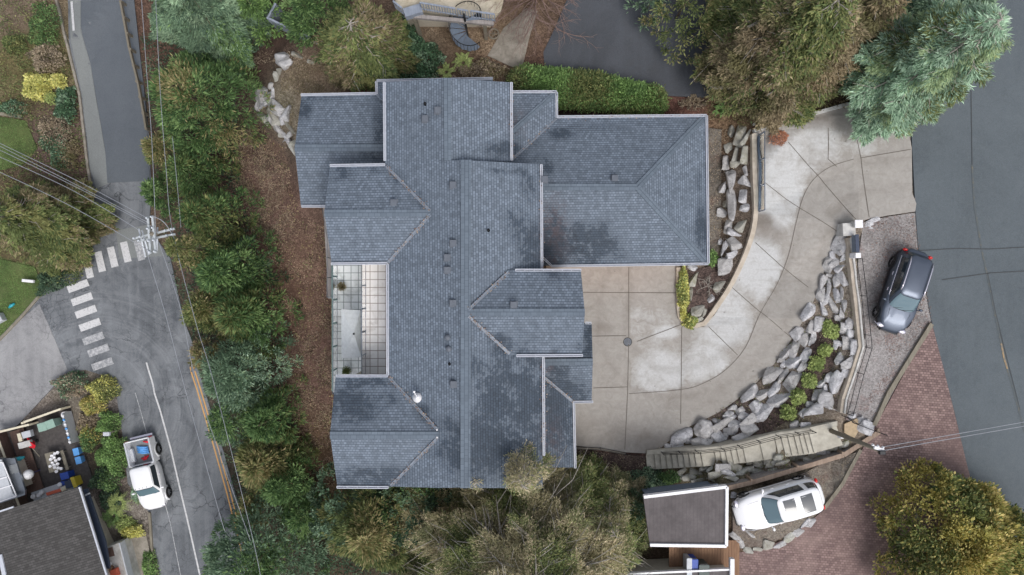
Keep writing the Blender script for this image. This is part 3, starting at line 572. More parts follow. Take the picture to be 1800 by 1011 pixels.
kerb('narrow grey stone edging between the pavers and the white car parking pad', [(1512,790),(1480,850),(1447,894)], .2, .1, 'timber', name='edging', cat='edging')
kerb('curved stone edging around the grass mound on the pavers', [(1608,915),(1622,880),(1645,850),(1668,838),(1700,842)], .16, .14, 'oldconc', sm=4)
kerb('concrete sill strip behind the court above the dark bed', [(1012,787),(1055,789),(1099,797)], .14, .1, 'oldconc')
t = thing('railing', 'low black rail along the concrete edge behind the court', 'railing', G(1055, 790)); railing(t, [p + Vector((0, 0, .06)) for p in GG([(1013,785),(1055,787),(1098,795)])], .5, (1.0, .15), .018, 1.3)
# drain
t = thing('drain_cover', 'round dark iron drain grate in the middle of the court', 'drain', G(1103, 601) + Vector((0, 0, .04)))
c = t.location; MB().lathe(c, [(.27, 0), (.27, .012), (.23, .012), (.23, .004)], 28).build('ring', MT['grate'], t)
mb = MB()
for i in range(-4, 5):
    w = math.sqrt(max(0, .23 ** 2 - (i * .05) ** 2)); mb.box(c + Vector((i * .05, 0, .012)), (.02, 2 * w, .012)); mb.box(c + Vector((0, i * .05, .0125)), (2 * w, .014, .011))
mb.build('grid', MT['flash'], t)
# steps
def ip(x, tab):
    for a, b in zip(tab, tab[1:]):
        if x <= b[0]: return a[1] + (b[1] - a[1]) * (x - a[0]) / (b[0] - a[0])
    return tab[-1][1]
N_ = [(100,393),(560,372),(800,332),(1000,272),(1240,237),(1440,190)]; S_ = [(100,503),(500,480),(800,452),(1000,420),(1240,390),(1440,330)]
br = [105,165,205,245,285,325,365,405,445,490,585,625,660,700,740,785,905,1010,1055,1100,1145,1180,1215,1250,1440]
t = thing('garden_stair', 'long concrete garden stair climbing from the court to the upper pad', 'stairs', G(1140, 812))
tr, bs = MB(), MB(); n = len(br) - 1; NE, = [[]]
for i in range(n):
    z = 6.36 + (8.86 - 6.36) * i / (n - 1); q = []
    for x, tab, sh in ((br[i], N_, 0), (br[i + 1], N_, 0), (br[i + 1], S_, 1), (br[i], S_, 1)):
        q.append(P(1110 + (x + (sh * (8 + 34 * (x - 100) / 1200))) / 4, 700 + ip(x, tab) / 4, z))
    NE.append(q[0]); 
    if i == n - 1: NE.append(q[1])
    d = (q[0] - q[1]).normalized() * .03
    tr.prism([(p.x, p.y) for p in (q[0] + d, q[1], q[2], q[3] + d)], z - .05, z); bs.prism([(p.x, p.y) for p in q], z - 1.2, z - .05)
tr.build('tread', MT['stair'], t, bevel=.008); bs.build('stair_base', MT['oldconc'], t)
t = thing('stair_wall', 'pale stone wall with black handrail along the upper side of the garden stair', 'wall', G(1300, 775))
wl_ = [p + Vector((0, .13, 0)) for p in NE]
mb = MB(); vs = []
for i, p in enumerate(wl_):
    for yy, zz in ((-.13, -.9), (.13, -.9), (.13, .14), (-.13, .14)): vs.append((p.x, p.y + yy, p.z + zz))
n = len(wl_); mb.add(vs, [(4 * i + a, 4 * i + 4 + a, 4 * i + 4 + b, 4 * i + b) for i in range(n - 1) for a, b in ((0, 1), (1, 2), (2, 3), (3, 0))] + [(0, 1, 2, 3), (4 * n - 1, 4 * n - 2, 4 * n - 3, 4 * n - 4)])
mb.build('wall', MT['stair'], t); hr = [p + Vector((0, 0, .14)) for p in wl_]
railing(t, hr[2::3], .8, (1.0, .6, .2), .018, 1.2)
t = thing('railing', 'short black railing at the top landing of the garden stair', 'railing', G(1530, 745))
railing(t, GG([(1480,730),(1497,742),(1545,760)]), .9, (1.0, .5), .02, 1.3)
MBp = patch('stair_landing', [(1483,745),(1505,735),(1512,750),(1500,770),(1483,760)], plain('tan_slab', lin(178, 158, 130), .85), .1, .3)
# timber retaining wall
t = thing('timber_wall', 'weathered timber retaining wall with brown cap above the rocky stair border', 'wall', G(1400, 840))
tw = [P(x, y, z) for x, y, z in ((1238,868,8.6),(1322,848,8.7),(1403,824,8.85),(1483,800,9.0),(1546,759,9.1))]
mb = MB(); cp = MB(); vs = []
for a, b in zip(tw, tw[1:]):
    for k in range(6): mb.beam(a + Vector((0, 0, -.18 - k * .24)), b + Vector((0, 0, -.18 - k * .24)), .14, .228)
    cp.beam(a + Vector((0, 0, .0)), b + Vector((0, 0, .0)), .26, .06)
mb.build('board', MT['greywood'], t, bevel=.012); cp.build('cap_rail', MT['capwood'], t, bevel=.01)
for i, p in enumerate(tw):
    d = (tw[min(i + 1, 4)] - tw[max(i - 1, 0)]).normalized(); nn = Vector((-d.y, d.x, 0)) * .14
    MB().beam(p + nn + Vector((0, 0, .08)), p + nn + Vector((0, 0, -1.5)), .14, .14).build('post', MT['capwood'], t, bevel=.01)

# boulders -------------------------------------------------------
def boulder_mesh(seed, rnd):
    rr = random.Random(seed); bm = bmesh.new()
    for _ in range(13 + (0 if not rnd else 14)):
        v = Vector([rr.uniform(-1, 1) for _ in range(3)])
        e = 7 if not rnd else 2.2; q = (abs(v.x) ** e + abs(v.y) ** e + abs(v.z) ** e) ** (1 / e); v /= q
        bm.verts.new((v.x * .5, v.y * .5, v.z * .5))
    r = bmesh.ops.convex_hull(bm, input=bm.verts[:])
    for v in [v for v in bm.verts if not v.link_faces]: bm.verts.remove(v)
    sx = [max(v.co[i] for v in bm.verts) - min(v.co[i] for v in bm.verts) for i in range(3)]; cx = [(max(v.co[i] for v in bm.verts) + min(v.co[i] for v in bm.verts)) / 2 for i in range(3)]
    for v in bm.verts: v.co = Vector([(v.co[i] - cx[i]) / sx[i] for i in range(3)])
    bmesh.ops.bevel(bm, geom=bm.edges[:], offset=.06, segments=2, affect='EDGES', profile=.6)
    bmesh.ops.triangulate(bm, faces=bm.faces[:]); bmesh.ops.subdivide_edges(bm, edges=[e for e in bm.edges if e.calc_length() > .2], cuts=2)
    from mathutils import noise as mn
    for v in bm.verts:
        n_ = mn.fractal(v.co * 3.2 + Vector((seed, 0, 0)), 1, 2, 4); v.co *= 1 + .06 * n_; v.co = Vector([max(-.56, min(.56, q)) for q in v.co])
    bmesh.ops.recalc_face_normals(bm, faces=bm.faces)
    me = bpy.data.meshes.new('boulder'); bm.to_mesh(me); bm.free(); return me
BV = [boulder_mesh(i * 3 + 1, 0) for i in range(12)]; BR = [boulder_mesh(50 + i, 1) for i in range(3)]
BVm = [m.copy() for m in BV]
for m in BV + BR: m.materials.append(MT['stone'])
for m in BVm: m.materials.append(MT['moss'])
def boulders(lst, s, ox, oy, label, group, mossy=0, rnd=0, hk=.75, grow=1):
    gp = GG([(ox + l[0] / s, oy + l[1] / s) for l in lst])
    for (x, y, l, w, a), p in zip(lst, gp):
        d = (HC - p.z) / F / s; q_ = random.uniform(.92, 1.16); L, Wd = l * d * 1.13 * q_ * grow, w * d * 1.2 / q_ * grow; h = (L * Wd) ** .5 * hk * .85
        me = random.choice(BR if rnd else (BVm if random.random() < mossy else BV))
        o = bpy.data.objects.new('boulder', me); COL.objects.link(o); o.scale = (L, Wd, h); o.rotation_euler = (random.uniform(-.15, .15), random.uniform(-.15, .15), math.radians(a))
        o.location = (p.x, p.y, p.z + h * .12); tag(o, label, 'boulder', group)
boulders([(400,190,180,90,60),(355,290,60,50,0),(435,250,80,40,30),(310,350,150,60,75),(360,350,80,50,45),(425,310,60,40,60),(400,385,70,50,50),(330,440,50,30,0),(283,490,110,60,90),(330,520,110,40,85),(375,475,110,40,85),(422,465,90,55,-70),(250,585,110,60,80),(290,615,90,45,85),(345,650,140,40,-70),(385,600,120,50,-65),(425,570,90,35,85),(445,665,95,35,-80),(180,720,150,90,55),(265,690,100,50,-60),(200,790,150,45,70),(243,800,110,60,85),(400,720,90,45,-70),(390,755,60,40,0),(465,780,90,65,85),(90,850,120,75,50),(135,900,130,55,70),(197,905,100,50,75),(425,835,90,60,80),(485,880,80,60,80),(445,950,110,65,85),(515,970,90,80,90),(385,950,80,50,80)],
    4.2125, 1380, 380, 'pale grey angular boulder in the rock slope below the parked dark car', 'boulders of the slope below the gate pillar')
boulders([(285,160,150,55,65),(335,155,150,60,65),(345,250,140,80,60),(435,195,130,60,60),(405,300,80,60,50),(155,350,190,80,50),(245,245,60,40,0),(270,275,70,40,30),(235,340,60,30,60),(260,365,120,50,60),(320,405,160,90,60),(110,500,140,60,45),(195,490,150,70,50),(230,550,170,90,45),(30,610,110,80,45),(90,660,170,90,60)],
    4.595, 1320, 580, 'grey block boulder beside the concrete curve on the lower side of the lime shrubs', 'boulders between the driveway curve and the lime shrubs')
boulders([(725,245,110,80,50),(785,265,120,90,30),(750,350,80,60,60),(685,415,170,110,90),(625,370,100,50,70),(605,465,50,50,0),(570,420,90,50,60),(530,520,120,60,60),(620,570,160,110,-20),(505,665,190,90,40),(480,600,60,50,0),(430,650,110,40,50),(435,765,70,50,0),(350,770,70,60,20),(700,115,60,80,80)],
    4.595, 1320, 580, 'weathered whitish boulder between the lime shrubs and the black railed wall', 'boulders above the lime shrubs')
boulders([(735,530,190,90,40),(590,640,80,50,40),(645,655,90,60,40),(545,680,90,40,40),(675,695,100,60,35),(585,700,60,50,30),(705,730,150,60,40),(460,730,70,50,30),(495,765,150,65,30),(600,760,100,70,45),(565,810,100,70,0),(720,800,120,100,30),(465,855,100,80,20),(340,905,140,90,10),(245,895,90,40,10),(640,865,120,60,20),(65,945,60,50,0),(120,955,60,40,0),(525,850,50,40,60),(165,935,50,40,70)],
    4.595, 1160, 580, 'grey boulder in the tapering rock border between driveway and garden stair', 'boulders beside the foot of the garden stair')
boulders([(345,795,150,130,70)], 4.595, 1160, 580, 'large round speckled boulder near the foot of the garden stair', 'rounded boulders', 0, 1, .9)
boulders([(170,860,190,100,30)], 4.595, 1160, 580, 'long smooth oval boulder nearest the foot of the garden stair', 'rounded boulders', 0, 1)
boulders([(605,200,180,100,80),(540,160,90,60,70),(665,215,150,35,55),(500,300,110,60,85),(570,370,120,50,75),(570,455,90,50,10),(650,370,140,80,80),(485,440,110,70,85),(545,600,170,90,-80),(665,600,100,80,-20),(455,640,120,50,80),(550,810,240,110,90),(640,730,110,80,80),(665,850,100,90,10),(485,780,100,40,85),(450,880,90,80,0),(660,510,80,35,-75),(820,60,80,60,30),(850,90,70,20,30),(740,90,40,30,60)],
    5.055, 1180, 200, 'angular grey boulder stacked between the garage gravel and the driveway wall', 'boulders beside the garage', .35)
boulders([(495,110,150,60,85),(620,80,110,80,60),(560,150,110,60,-20),(560,240,110,90,-70),(475,290,140,50,80),(540,350,90,80,20),(430,220,70,30,85),(470,450,150,110,90)], 5.055, 1180, 380, 'jagged pale boulder between the garage corner and the curving driveway wall', 'boulders at the garage corner', .2)
boulders([(415,615,110,70,60),(185,470,90,60,-20),(180,565,110,80,80),(180,690,110,40,-80),(220,840,130,80,70),(365,740,90,60,50),(295,860,70,40,70),(255,925,60,50,30)], 5.055, 1180, 380, 'grey boulder around the bare shrub in the pointed bed beside the court', 'boulders in the pointed bed', .5)
boulders([(285,130,130,90,60),(325,165,90,60,45),(260,230,60,40,70),(235,295,80,45,80),(110,440,150,90,55),(70,510,100,50,85),(165,470,120,60,75),(205,450,110,30,80),(135,540,100,60,70),(235,560,130,90,-45),(125,640,130,45,-50),(210,630,110,60,-40),(280,660,80,40,-80),(320,600,110,50,75),(190,670,90,40,-50),(260,760,110,50,-45),(345,720,140,35,-50),(310,820,120,40,-50),(350,820,80,50,60),(380,870,80,40,70),(345,880,130,30,-60),(420,90,90,30,-20),(540,155,50,25,-20),(240,700,60,50,0),(280,790,50,40,0),(390,930,80,35,-55)],
    5.055, 440, 80, 'mossy grey boulder of the rock wall off the upper left corner of the house', 'boulders of the rock wall at the upper left', .4, 0, 1.0, 1.18)
boulders([(187,360,60,60,0)], 5.055, 440, 80, 'small round blue grey boulder in the rock wall at the upper left', 'rounded boulders', 0, 1)
boulders([(410,555,100,50,20),(350,520,70,40,30),(520,500,90,50,20),(600,535,110,60,10),(640,490,100,60,0),(720,490,90,60,-20),(570,580,80,40,0),(810,505,80,50,10),(850,460,80,40,10),(900,480,80,50,0),(970,435,90,40,10),(1040,420,80,50,0),(1110,420,100,40,15),(980,470,70,35,10),(1200,400,120,40,5),(1330,370,110,50,10),(1420,340,100,50,10),(1490,320,70,40,10),(450,520,80,50,0),(470,580,90,40,10),(560,500,70,40,30),(680,530,90,50,-10),(770,530,80,50,20),(700,570,90,40,0),(830,540,60,40,0),(890,510,80,40,20),(1000,500,70,30,10),(1060,455,90,40,10),(1150,440,80,35,10),(1250,425,70,35,10),(1280,395,70,40,10),(1370,360,70,40,0),(330,545,60,40,0),(900,450,70,40,0),(1020,440,70,40,20)],
    4, 1110, 700, 'yellowish mossy rock between the garden stair and the timber wall', 'rocks between stair and timber wall', .9, 0, .6)
boulders([(1640,200,110,80,-20),(1600,150,50,40,0),(1550,125,40,30,0),(1650,165,60,40,0)], 4, 1110, 700, 'pale rock at the top landing of the garden stair', 'rocks at the stair top')
boulders([(890,570,120,50,-40),(950,640,80,50,-50),(1010,690,90,50,0),(1105,685,90,45,0),(1205,650,100,110,70),(1310,650,110,60,25),(1405,570,110,80,60),(1480,520,110,60,45),(1560,440,110,50,45),(1600,430,100,60,60),(870,160,60,50,0),(1020,540,130,35,-40)],
    5.4545, 1130, 840, 'flat grey edging rock around the white car parking pad', 'edging rocks of the parking pad', .4, 0, .4)
boulders([(1526,392,16,10,10),(1538,386,14,8,20),(1530,399,9,6,0)], 1, 0, 0, 'small pale rock beside the gate pillar', 'small rocks by the pillar', 0, 0, .5)
# ---------------------------------------------------------------- main house
HS = thing('house', 'large grey shingled house with many gables in the middle of the picture', 'house', P(815, 500, 6))
HS.location.z = 6
DAMP = blobs([(912,395,30,40,0,.6),(932,430,24,40,0,.85),(930,330,18,40,0,.6),(885,262,38,14,0,.9),(895,300,50,10,0,.6),(880,690,45,70,0,1),(860,780,90,60,0,1),(930,700,30,90,0,1.1),(790,600,1,1,0,0),(838,650,16,40,0,.6),
   (620,712,46,32,0,.9),(680,700,26,18,0,.6),(640,672,60,10,0,.8),(745,725,22,16,0,.7),(655,838,62,20,0,1),(610,850,40,12,0,.8),(740,790,8,6,0,.4),
   (1025,432,58,36,0,1.0),(975,430,26,60,0,1.1),(1060,408,34,26,0,.5),(1085,450,40,14,0,.5),(958,290,20,20,0,.8),(985,235,26,14,0,.7),(1040,225,80,10,0,.5),(1232,410,10,50,0,.9),(1228,320,8,30,0,.5),
   (535,185,14,34,0,.8),(560,172,60,6,0,.7),(664,230,14,50,0,.6),(655,270,30,14,0,.6),(600,302,24,16,0,.7),(660,300,24,10,0,.5),(740,350,12,20,0,.5),(700,312,16,16,0,.6),
   (980,720,30,90,0,1.1),(975,650,24,20,0,.8),(1000,690,40,22,0,.9),(1034,600,8,40,0,1),(1020,632,30,10,0,.8),(1015,610,14,10,0,.6),(880,605,24,18,0,.9),(830,580,10,20,0,.4),(905,225,10,40,0,.6),(940,250,14,10,0,.5),
   (975,400,20,50,1,1),(910,215,14,24,1,.8),(965,640,8,16,1,.9),(970,770,16,40,1,.7),(975,450,20,14,1,.9),(925,740,40,150,0,.8),(890,800,60,60,0,.7)], soft=1)
def roof(name, pts, e0, e1, mat='shingle', th=.16, parent=None, step=.3, skirt=None, src=DAMP):
    """pts (px,py,z); e0,e1 indices of the eave edge (courses run parallel to it)"""
    w = [P(*p) for p in pts]; A = np.array([[p.x, p.y, 1] for p in w]); Z = np.array([p.z for p in w])
    co_, *_ = np.linalg.lstsq(A, Z, rcond=None)
    zf = lambda x, y: co_[0] * x + co_[1] * y + co_[2]
    me = tess(w, step, zf, th, src, name)
    u = (w[e1] - w[e0]); u.z = 0; u.normalize(); v = Vector((-u.y, u.x, 0)); g = Vector((co_[0], co_[1])); k = math.sqrt(1 + g.length_squared)
    uv = me.uv_layers.new(name='UVMap'); o = w[e0]
    V = np.empty(len(me.vertices) * 3); me.vertices.foreach_get('co', V); V = V.reshape(-1, 3); li = np.empty(len(me.loops), int); me.loops.foreach_get('vertex_index', li)
    d = V[:, :2] - np.array([o.x, o.y]); U = np.stack([d @ np.array([u.x, u.y]), (d @ np.array([v.x, v.y])) * k], 1) + 50
    uv.data.foreach_set('uv', U[li].astype(np.float32).ravel())
    return link(name, me, MT[mat], parent or HS)
def strip(name, a, b, w, mat, parent=None, h=.03, up=.02, uvs=True):
    a, b = P(*a), P(*b); d = (b - a); s = Vector((d.y, -d.x, 0)).normalized() * w / 2
    vs = [a + s, a - s, b - s, b + s]; up = Vector((0, 0, up)); vs = [q + up for q in vs] + [q + up - Vector((0, 0, h)) for q in vs]
    me = bpy.data.meshes.new(name); me.from_pydata([tuple(q) for q in vs], [], [(0, 1, 2, 3), (4, 7, 6, 5), (0, 4, 5, 1), (1, 5, 6, 2), (2, 6, 7, 3), (3, 7, 4, 0)]); me.update()
    uv = me.uv_layers.new(name='UVMap'); L = d.length; q = [(0, 0), (0, w), (L, w), (L, 0)]
    for pi in range(4): uv.data[pi].uv = q[pi]
    return link(name, me, MT[mat], parent or HS)
def gutter(a, b, w=.1, parent=None):
    a, b = P(*a), P(*b); mb = MB(); d = (b - a).normalized(); s = Vector((d.y, -d.x, 0)) * (w / 2)
    mb.beam(a, b, w, .02); mb.beam(a + s + Vector((0, 0, .05)), b + s + Vector((0, 0, .05)), .035, .12); mb.beam(a - s + Vector((0, 0, .05)), b - s + Vector((0, 0, .05)), .035, .12)
    n = max(2, int((b - a).length / .45))
    for i in range(n + 1): mb.beam(a + (b - a) * i / n - s + Vector((0, 0, .1)), a + (b - a) * i / n + s + Vector((0, 0, .1)), .03, .012)
    return mb.build('gutter', MT['gutter'], parent or HS)
def valley(a, b, parent=None):
    a, b = P(*a), P(*b); d = (b - a).normalized(); s = Vector((d.y, -d.x, 0)) * .06; u = Vector((0, 0, .035)); mb = MB()
    mb.beam(a + s + u, b + s + u, .03, .03); mb.beam(a - s + u, b - s + u, .03, .03); mb.beam(a + Vector((0, 0, .02)), b + Vector((0, 0, .02)), .1, .01)
    return mb.build('valley_flashing', MT['flash'], parent or HS)
E0 = 12.2; RM = 13.6
RA = 13.35
# main body, west slope continuous over both ridges
roof('roof', [(677,145,E0),(786,137,RA),(786,283,RA),(677,283,E0)], 0, 3)
roof('roof', [(786,137,RA),(897,145,E0),(899,284,E0),(786,283,RA)], 1, 2)
roof('roof', [(677,283,E0),(786,282,RA),(817,282,RM),(817,857,RM),(770,858,13.13),(685,855,E0),(681,660,E0),(681,463,E0)], 0, 6)
roof('roof', [(817,282,RM),(950,289,E0),(952,474,E0),(953,625,E0),(954,858,E0),(817,858,RM)], 1, 3)
ridge = lambda a, b, w=.32: strip('ridge_cap', a, b, w, 'ridge')
ridge((786,137,RA+.01), (787,282,RA+.01), .36); ridge((819,281,RM+.01), (818,858,RM+.01), .5)
mb = MB(); a_, b_, c_ = P(786,282.5,RA-.02), P(817,281.5,RM), P(950,288.5,E0); mb.prism([(a_.x,a_.y),(b_.x,b_.y),(c_.x,c_.y),(c_.x,c_.y-.05),(b_.x,b_.y-.05),(a_.x,a_.y-.05)], [RA-.5,RM-.5,E0-.4,E0-.4,RM-.5,RA-.5],[RA-.03,RM-.02,E0-.02,E0-.02,RM-.02,RA-.03]); mb.build('barge_board', MT['slate'], HS)
gutter((676,146,E0), (677,283,E0)); gutter((899,146,E0), (899.5,282,E0)); gutter((951.5,290,E0), (952.5,472,E0)); gutter((955,628,E0), (956,800,E0)); gutter((681.5,464,E0), (682,659,E0))
# west gable
RC = 13.02
roof('roof', [(580,292,E0),(677,290,E0),(758,373,RC),(570,375,RC)], 0, 1); roof('roof', [(583,463,E0),(570,375,RC),(758,376,RC),(681,462,E0)], 0, 3)
ridge((570,375,RC), (757,374.5,RC), .36); gutter((581,291.5,E0), (677,290,E0)); gutter((583,464,E0), (681,463,E0)); valley((679,292,E0+.02), (756,371,RC)); valley((682,462,E0+.02), (756,378,RC))
# south-west gable
RD = 13.18
roof('roof', [(590,661,E0),(683,661,E0),(772,764,RD),(580,765,RD)], 0, 1); roof('roof', [(593,855,E0),(580,765,RD),(772,765,RD),(686,856,E0)], 0, 3)
ridge((580,765,RD), (771,765,RD), .36); gutter((592,660.5,E0), (682,660.5,E0)); gutter((593,855.5,E0), (683,856,E0)); valley((684,663,E0+.02), (768,754,RD)); valley((687,854,E0+.02), (770,769,RD))
for x, y in ((768,755.5),(768.5,769)): MB().ico(P(x, y, RD + .03), .05).build('flashing_cap', MT['white'], HS)
# lower north-west roof
EB, RB = 9.4, 10.45
roof('roof', [(530,168,EB),(690,165,EB),(700,260,RB),(518,260,RB)], 0, 1); roof('roof', [(529,362,EB),(518,260,RB),(700,260,RB),(690,362,EB)], 0, 3)
ridge((518,260,RB), (676,260,RB), .4); gutter((530,167.5,EB), (662,165,EB)); gutter((531,363,EB), (575,363,EB))
# low skirt roof at the north end
roof('roof', [(662,143,9.6),(866,139,9.6),(866,190,10.4),(700,190,10.4),(676,170,10.1)], 0, 1); roof('roof', [(662,143,9.6),(676,172,10.1),(668,176,9.9),(663,168,9.6)], 3, 0); gutter((663,142.5,9.6), (866,138.5,9.6)); gutter((662,144,9.6), (663,166,9.6)); valley((663,167,9.65), (676,178,10.0))
# east gable
EE = 12.86; RE = 13.62
roof('roof', [(893,474,EE),(1021,474.5,EE),(1028,549,RE),(820,549,RE)], 0, 1); roof('roof', [(893,624,EE),(820,549,RE),(1028,549,RE),(1023,624,EE)], 0, 3)
ridge((822,549,RE), (1028,549,RE), .36); gutter((906,475,EE), (1021,475,EE)); gutter((908,625,EE), (1024,624.5,EE)); valley((894,478,EE+.02), (824,544,RE)); valley((896,622,EE+.02), (824,556,RE))
# garage wing
EG, RG = 9.2, 10.75
roof('roof', [(978,207,EG),(1240,204,EG),(1120,329,RG),(890,330,RG),(890,284,10.15)], 0, 1)
roof('roof', [(1240,204,EG),(1243,463,EG),(1120,329,RG)], 0, 1)
roof('roof', [(1243,463,EG),(968,467,EG),(945,446,9.45),(890,420,9.8),(890,330,RG),(1120,329,RG)], 1, 0)
roof('roof', [(968,467,EG),(954,467,EG),(940,445,9.45)], 1, 0)
ridge((945,329,RG), (1120,329,RG), .36); ridge((1120,329,RG), (1238,206,EG), .34); ridge((1120,329,RG), (1241,461,EG), .34)
gutter((979,206,EG), (1241,203.5,EG)); gutter((1241.5,204,EG), (1244.5,463,EG)); gutter((969,468,EG), (1244,464,EG)); gutter((953,452,9.35), (969,467,EG), .08)
# small hip north of the garage
EF = 9.3
roof('roof', [(890,162,EF),(978,162,EF),(890,240,10.25)], 0, 1); roof('roof', [(978,162,EF),(978,207,EF),(890,290,10.3),(890,240,10.25)], 0, 1)
ridge((890,240,10.25), (977,163,EF), .3); gutter((899,162,EF), (978,162,EF)); gutter((978.5,163,EF), (978.5,207,EF)); valley((978,208,EG+.02), (898,283,10.2))
# south-east lower roofs
EH = 9.6
roof('roof', [(1040,568,EH),(945,566,EH),(945,638,10.45),(1042,636,10.45)], 1, 0); roof('roof', [(1040,706,EH),(1042,636,10.45),(945,638,10.45),(945,660,10.2),(1006,707,EH)], 4, 0)
roof('roof', [(1007,706,EH),(1010,822,EH),(945,822,10.3),(945,655,10.3)], 0, 1)
ridge((957,637,10.45), (1042,636,10.45), .36); gutter((1007,706.5,EH), (1042,706,EH)); gutter((1008.5,708,EH), (1011,822,EH)); valley((956,663,10.25), (1007,706,EH)); gutter((1029,567.5,EH), (1039,568,EH), .1)
# flashing where lower roofs meet the walls
strip('wall_flashing', (957,637,10.6), (957,660,10.4), .1, 'flash')
# walls under the roofs
def walls(x0, y0, x1, y1, ze, zb, ov=.35):
    a, b = P(x0, y0, ze), P(x1, y1, ze); a.x += ov; a.y -= ov; b.x -= ov; b.y += ov
    m = MB(); m.box(((a.x + b.x) / 2, (a.y + b.y) / 2, (ze + zb) / 2 - .1), (b.x - a.x, a.y - b.y, ze - zb - .2)); return m, a, b
WB = {}
for k, q in dict(main=(677,145,899,290,E0,4.8), body=(681,289,951,856,E0,3.5), west=(578,292,690,463,E0,3.2), south_west=(586,661,690,855,E0,3), north_west=(524,168,690,362,EB,3.2), east=(895,475,1024,624,EE,6), garage=(880,206,1243,464,EG,5.9), hip=(890,163,978,225,EF,5.8), porch=(940,640,1008,820,EH,5.4)).items():
    m, a, b = walls(*q); m.build('wall', MT['stucco'], HS); WB[k] = (a, b)
def window(p, n, w, h, mull=1):
    """p centre on the wall, n outward normal (unit xy)"""
    n = Vector((n[0], n[1], 0)); t = Vector((-n.y, n.x, 0)); f = MB(); c = Vector(p)
    for s in (-1, 1):
        f.beam(c + n * .03 + t * s * (w / 2) + Vector((0, 0, -h / 2 - .05)), c + n * .03 + t * s * (w / 2) + Vector((0, 0, h / 2 + .05)), .1, .1)
        f.beam(c + n * .03 - t * (w / 2 - .05) + Vector((0, 0, s * h / 2)), c + n * .03 + t * (w / 2 - .05) + Vector((0, 0, s * h / 2)), .1, .1)
    for i in range(mull): f.beam(c + n * .035 + t * w * ((i + 1) / (mull + 1) - .5) - Vector((0, 0, h / 2 - .05)), c + n * .035 + t * w * ((i + 1) / (mull + 1) - .5) + Vector((0, 0, h / 2 - .05)), .05, .05)
    o = f.build('window', MT['white'], HS)
    MB().beam(c + n * .012 - t * (w / 2 - .05), c + n * .012 + t * (w / 2 - .05), .02, h - .1).build('pane', MT['glass'], o)
    MB().beam(c + n * .08 - t * (w / 2 + .08) - Vector((0, 0, h / 2 + .1)), c + n * .08 + t * (w / 2 + .08) - Vector((0, 0, h / 2 + .1)), .16, .06).build('sill', MT['white'], o)
for k, zz in (('west', (10.9, 8.0, 5.3)), ('south_west', (10.9, 8.0, 5.2)), ('north_west', (7.9, 5.3))):
    a, b = WB[k]
    for z in zz:
        for f_ in (.27, .73): window((a.x, a.y + (b.y - a.y) * f_, z), (-1, 0), 1.5, 1.5)
a, b = WB['main']
for f_ in (.3, .7): window((a.x + (b.x - a.x) * f_, a.y, 11.0), (0, 1), 1.5, 1.4)
a, b = WB['north_west']
for f_ in (.3, .7): window((a.x + (b.x - a.x) * f_ - .3, a.y, 8.0), (0, 1), 1.2, 1.3)
a, b = WB['body']
for y_ in (-2, 0.2, 2.2): window((a.x, y_ - 1.2, 10.7), (-1, 0), 1.6, 2.1)
for f_ in (.2, .5, .8): window((a.x + (b.x - a.x) * f_, b.y, 10.8), (0, -1), 1.4, 1.4)
a, b = WB['east']; window((b.x, (a.y + b.y) / 2, 11), (1, 0), 1.8, 1.6); window((b.x, (a.y + b.y) / 2, 7.6), (1, 0), 1.1, 1.2)
a, b = WB['garage']; window((b.x, 2.5, 7.9), (1, 0), 1.1, 1)
a, b = WB['main']; window((b.x, 7.8, 11.0), (1, 0), 1.2, 1.2)
a, b = WB['garage']
for x0 in (1040, 1135):
    c = P(x0, 460, 7.55); c.y = b.y - .03; d = MB(); d.box((c.x, c.y, 7.4), (2.45, .05, 2.2)); o = d.build('garage_door', MT['door'], HS)
    for r_ in range(4): MB().box((c.x, c.y - .035, 6.58 + .54 * r_), (2.3, .03, .46)).build('door_panel', MT['door'], o, bevel=.01)
a, b = WB['porch']; d = MB().box((b.x + .03, b.y + 3, 7.4), (.06, .95, 2.1)).build('door', MT['door'], HS); MB().box((b.x + .09, b.y + 3.35, 7.35), (.06, .04, .16)).build('handle', MT['metal'], d)
# lit soffit lamps over the garage doors
for x in (990, 1065, 1150):
    c = P(x, 455, 8.99); c.y = WB['garage'][1].y - .17; o = MB().lathe(c, [(.07, -.03), (.075, .02)], 12).build('soffit_lamp', MT['glow'], HS)
    l = bpy.data.lights.new('soffit_light', 'SPOT'); l.energy = 26; l.color = (1, .5, .28); l.spot_size = 1.9; l.spot_blend = .8; l.shadow_soft_size = .06; q = bpy.data.objects.new('soffit_light', l); COL.objects.link(q); q.location = c - Vector((0, 0, .08)); q.parent = HS; q.matrix_parent_inverse = wm(HS).inverted()
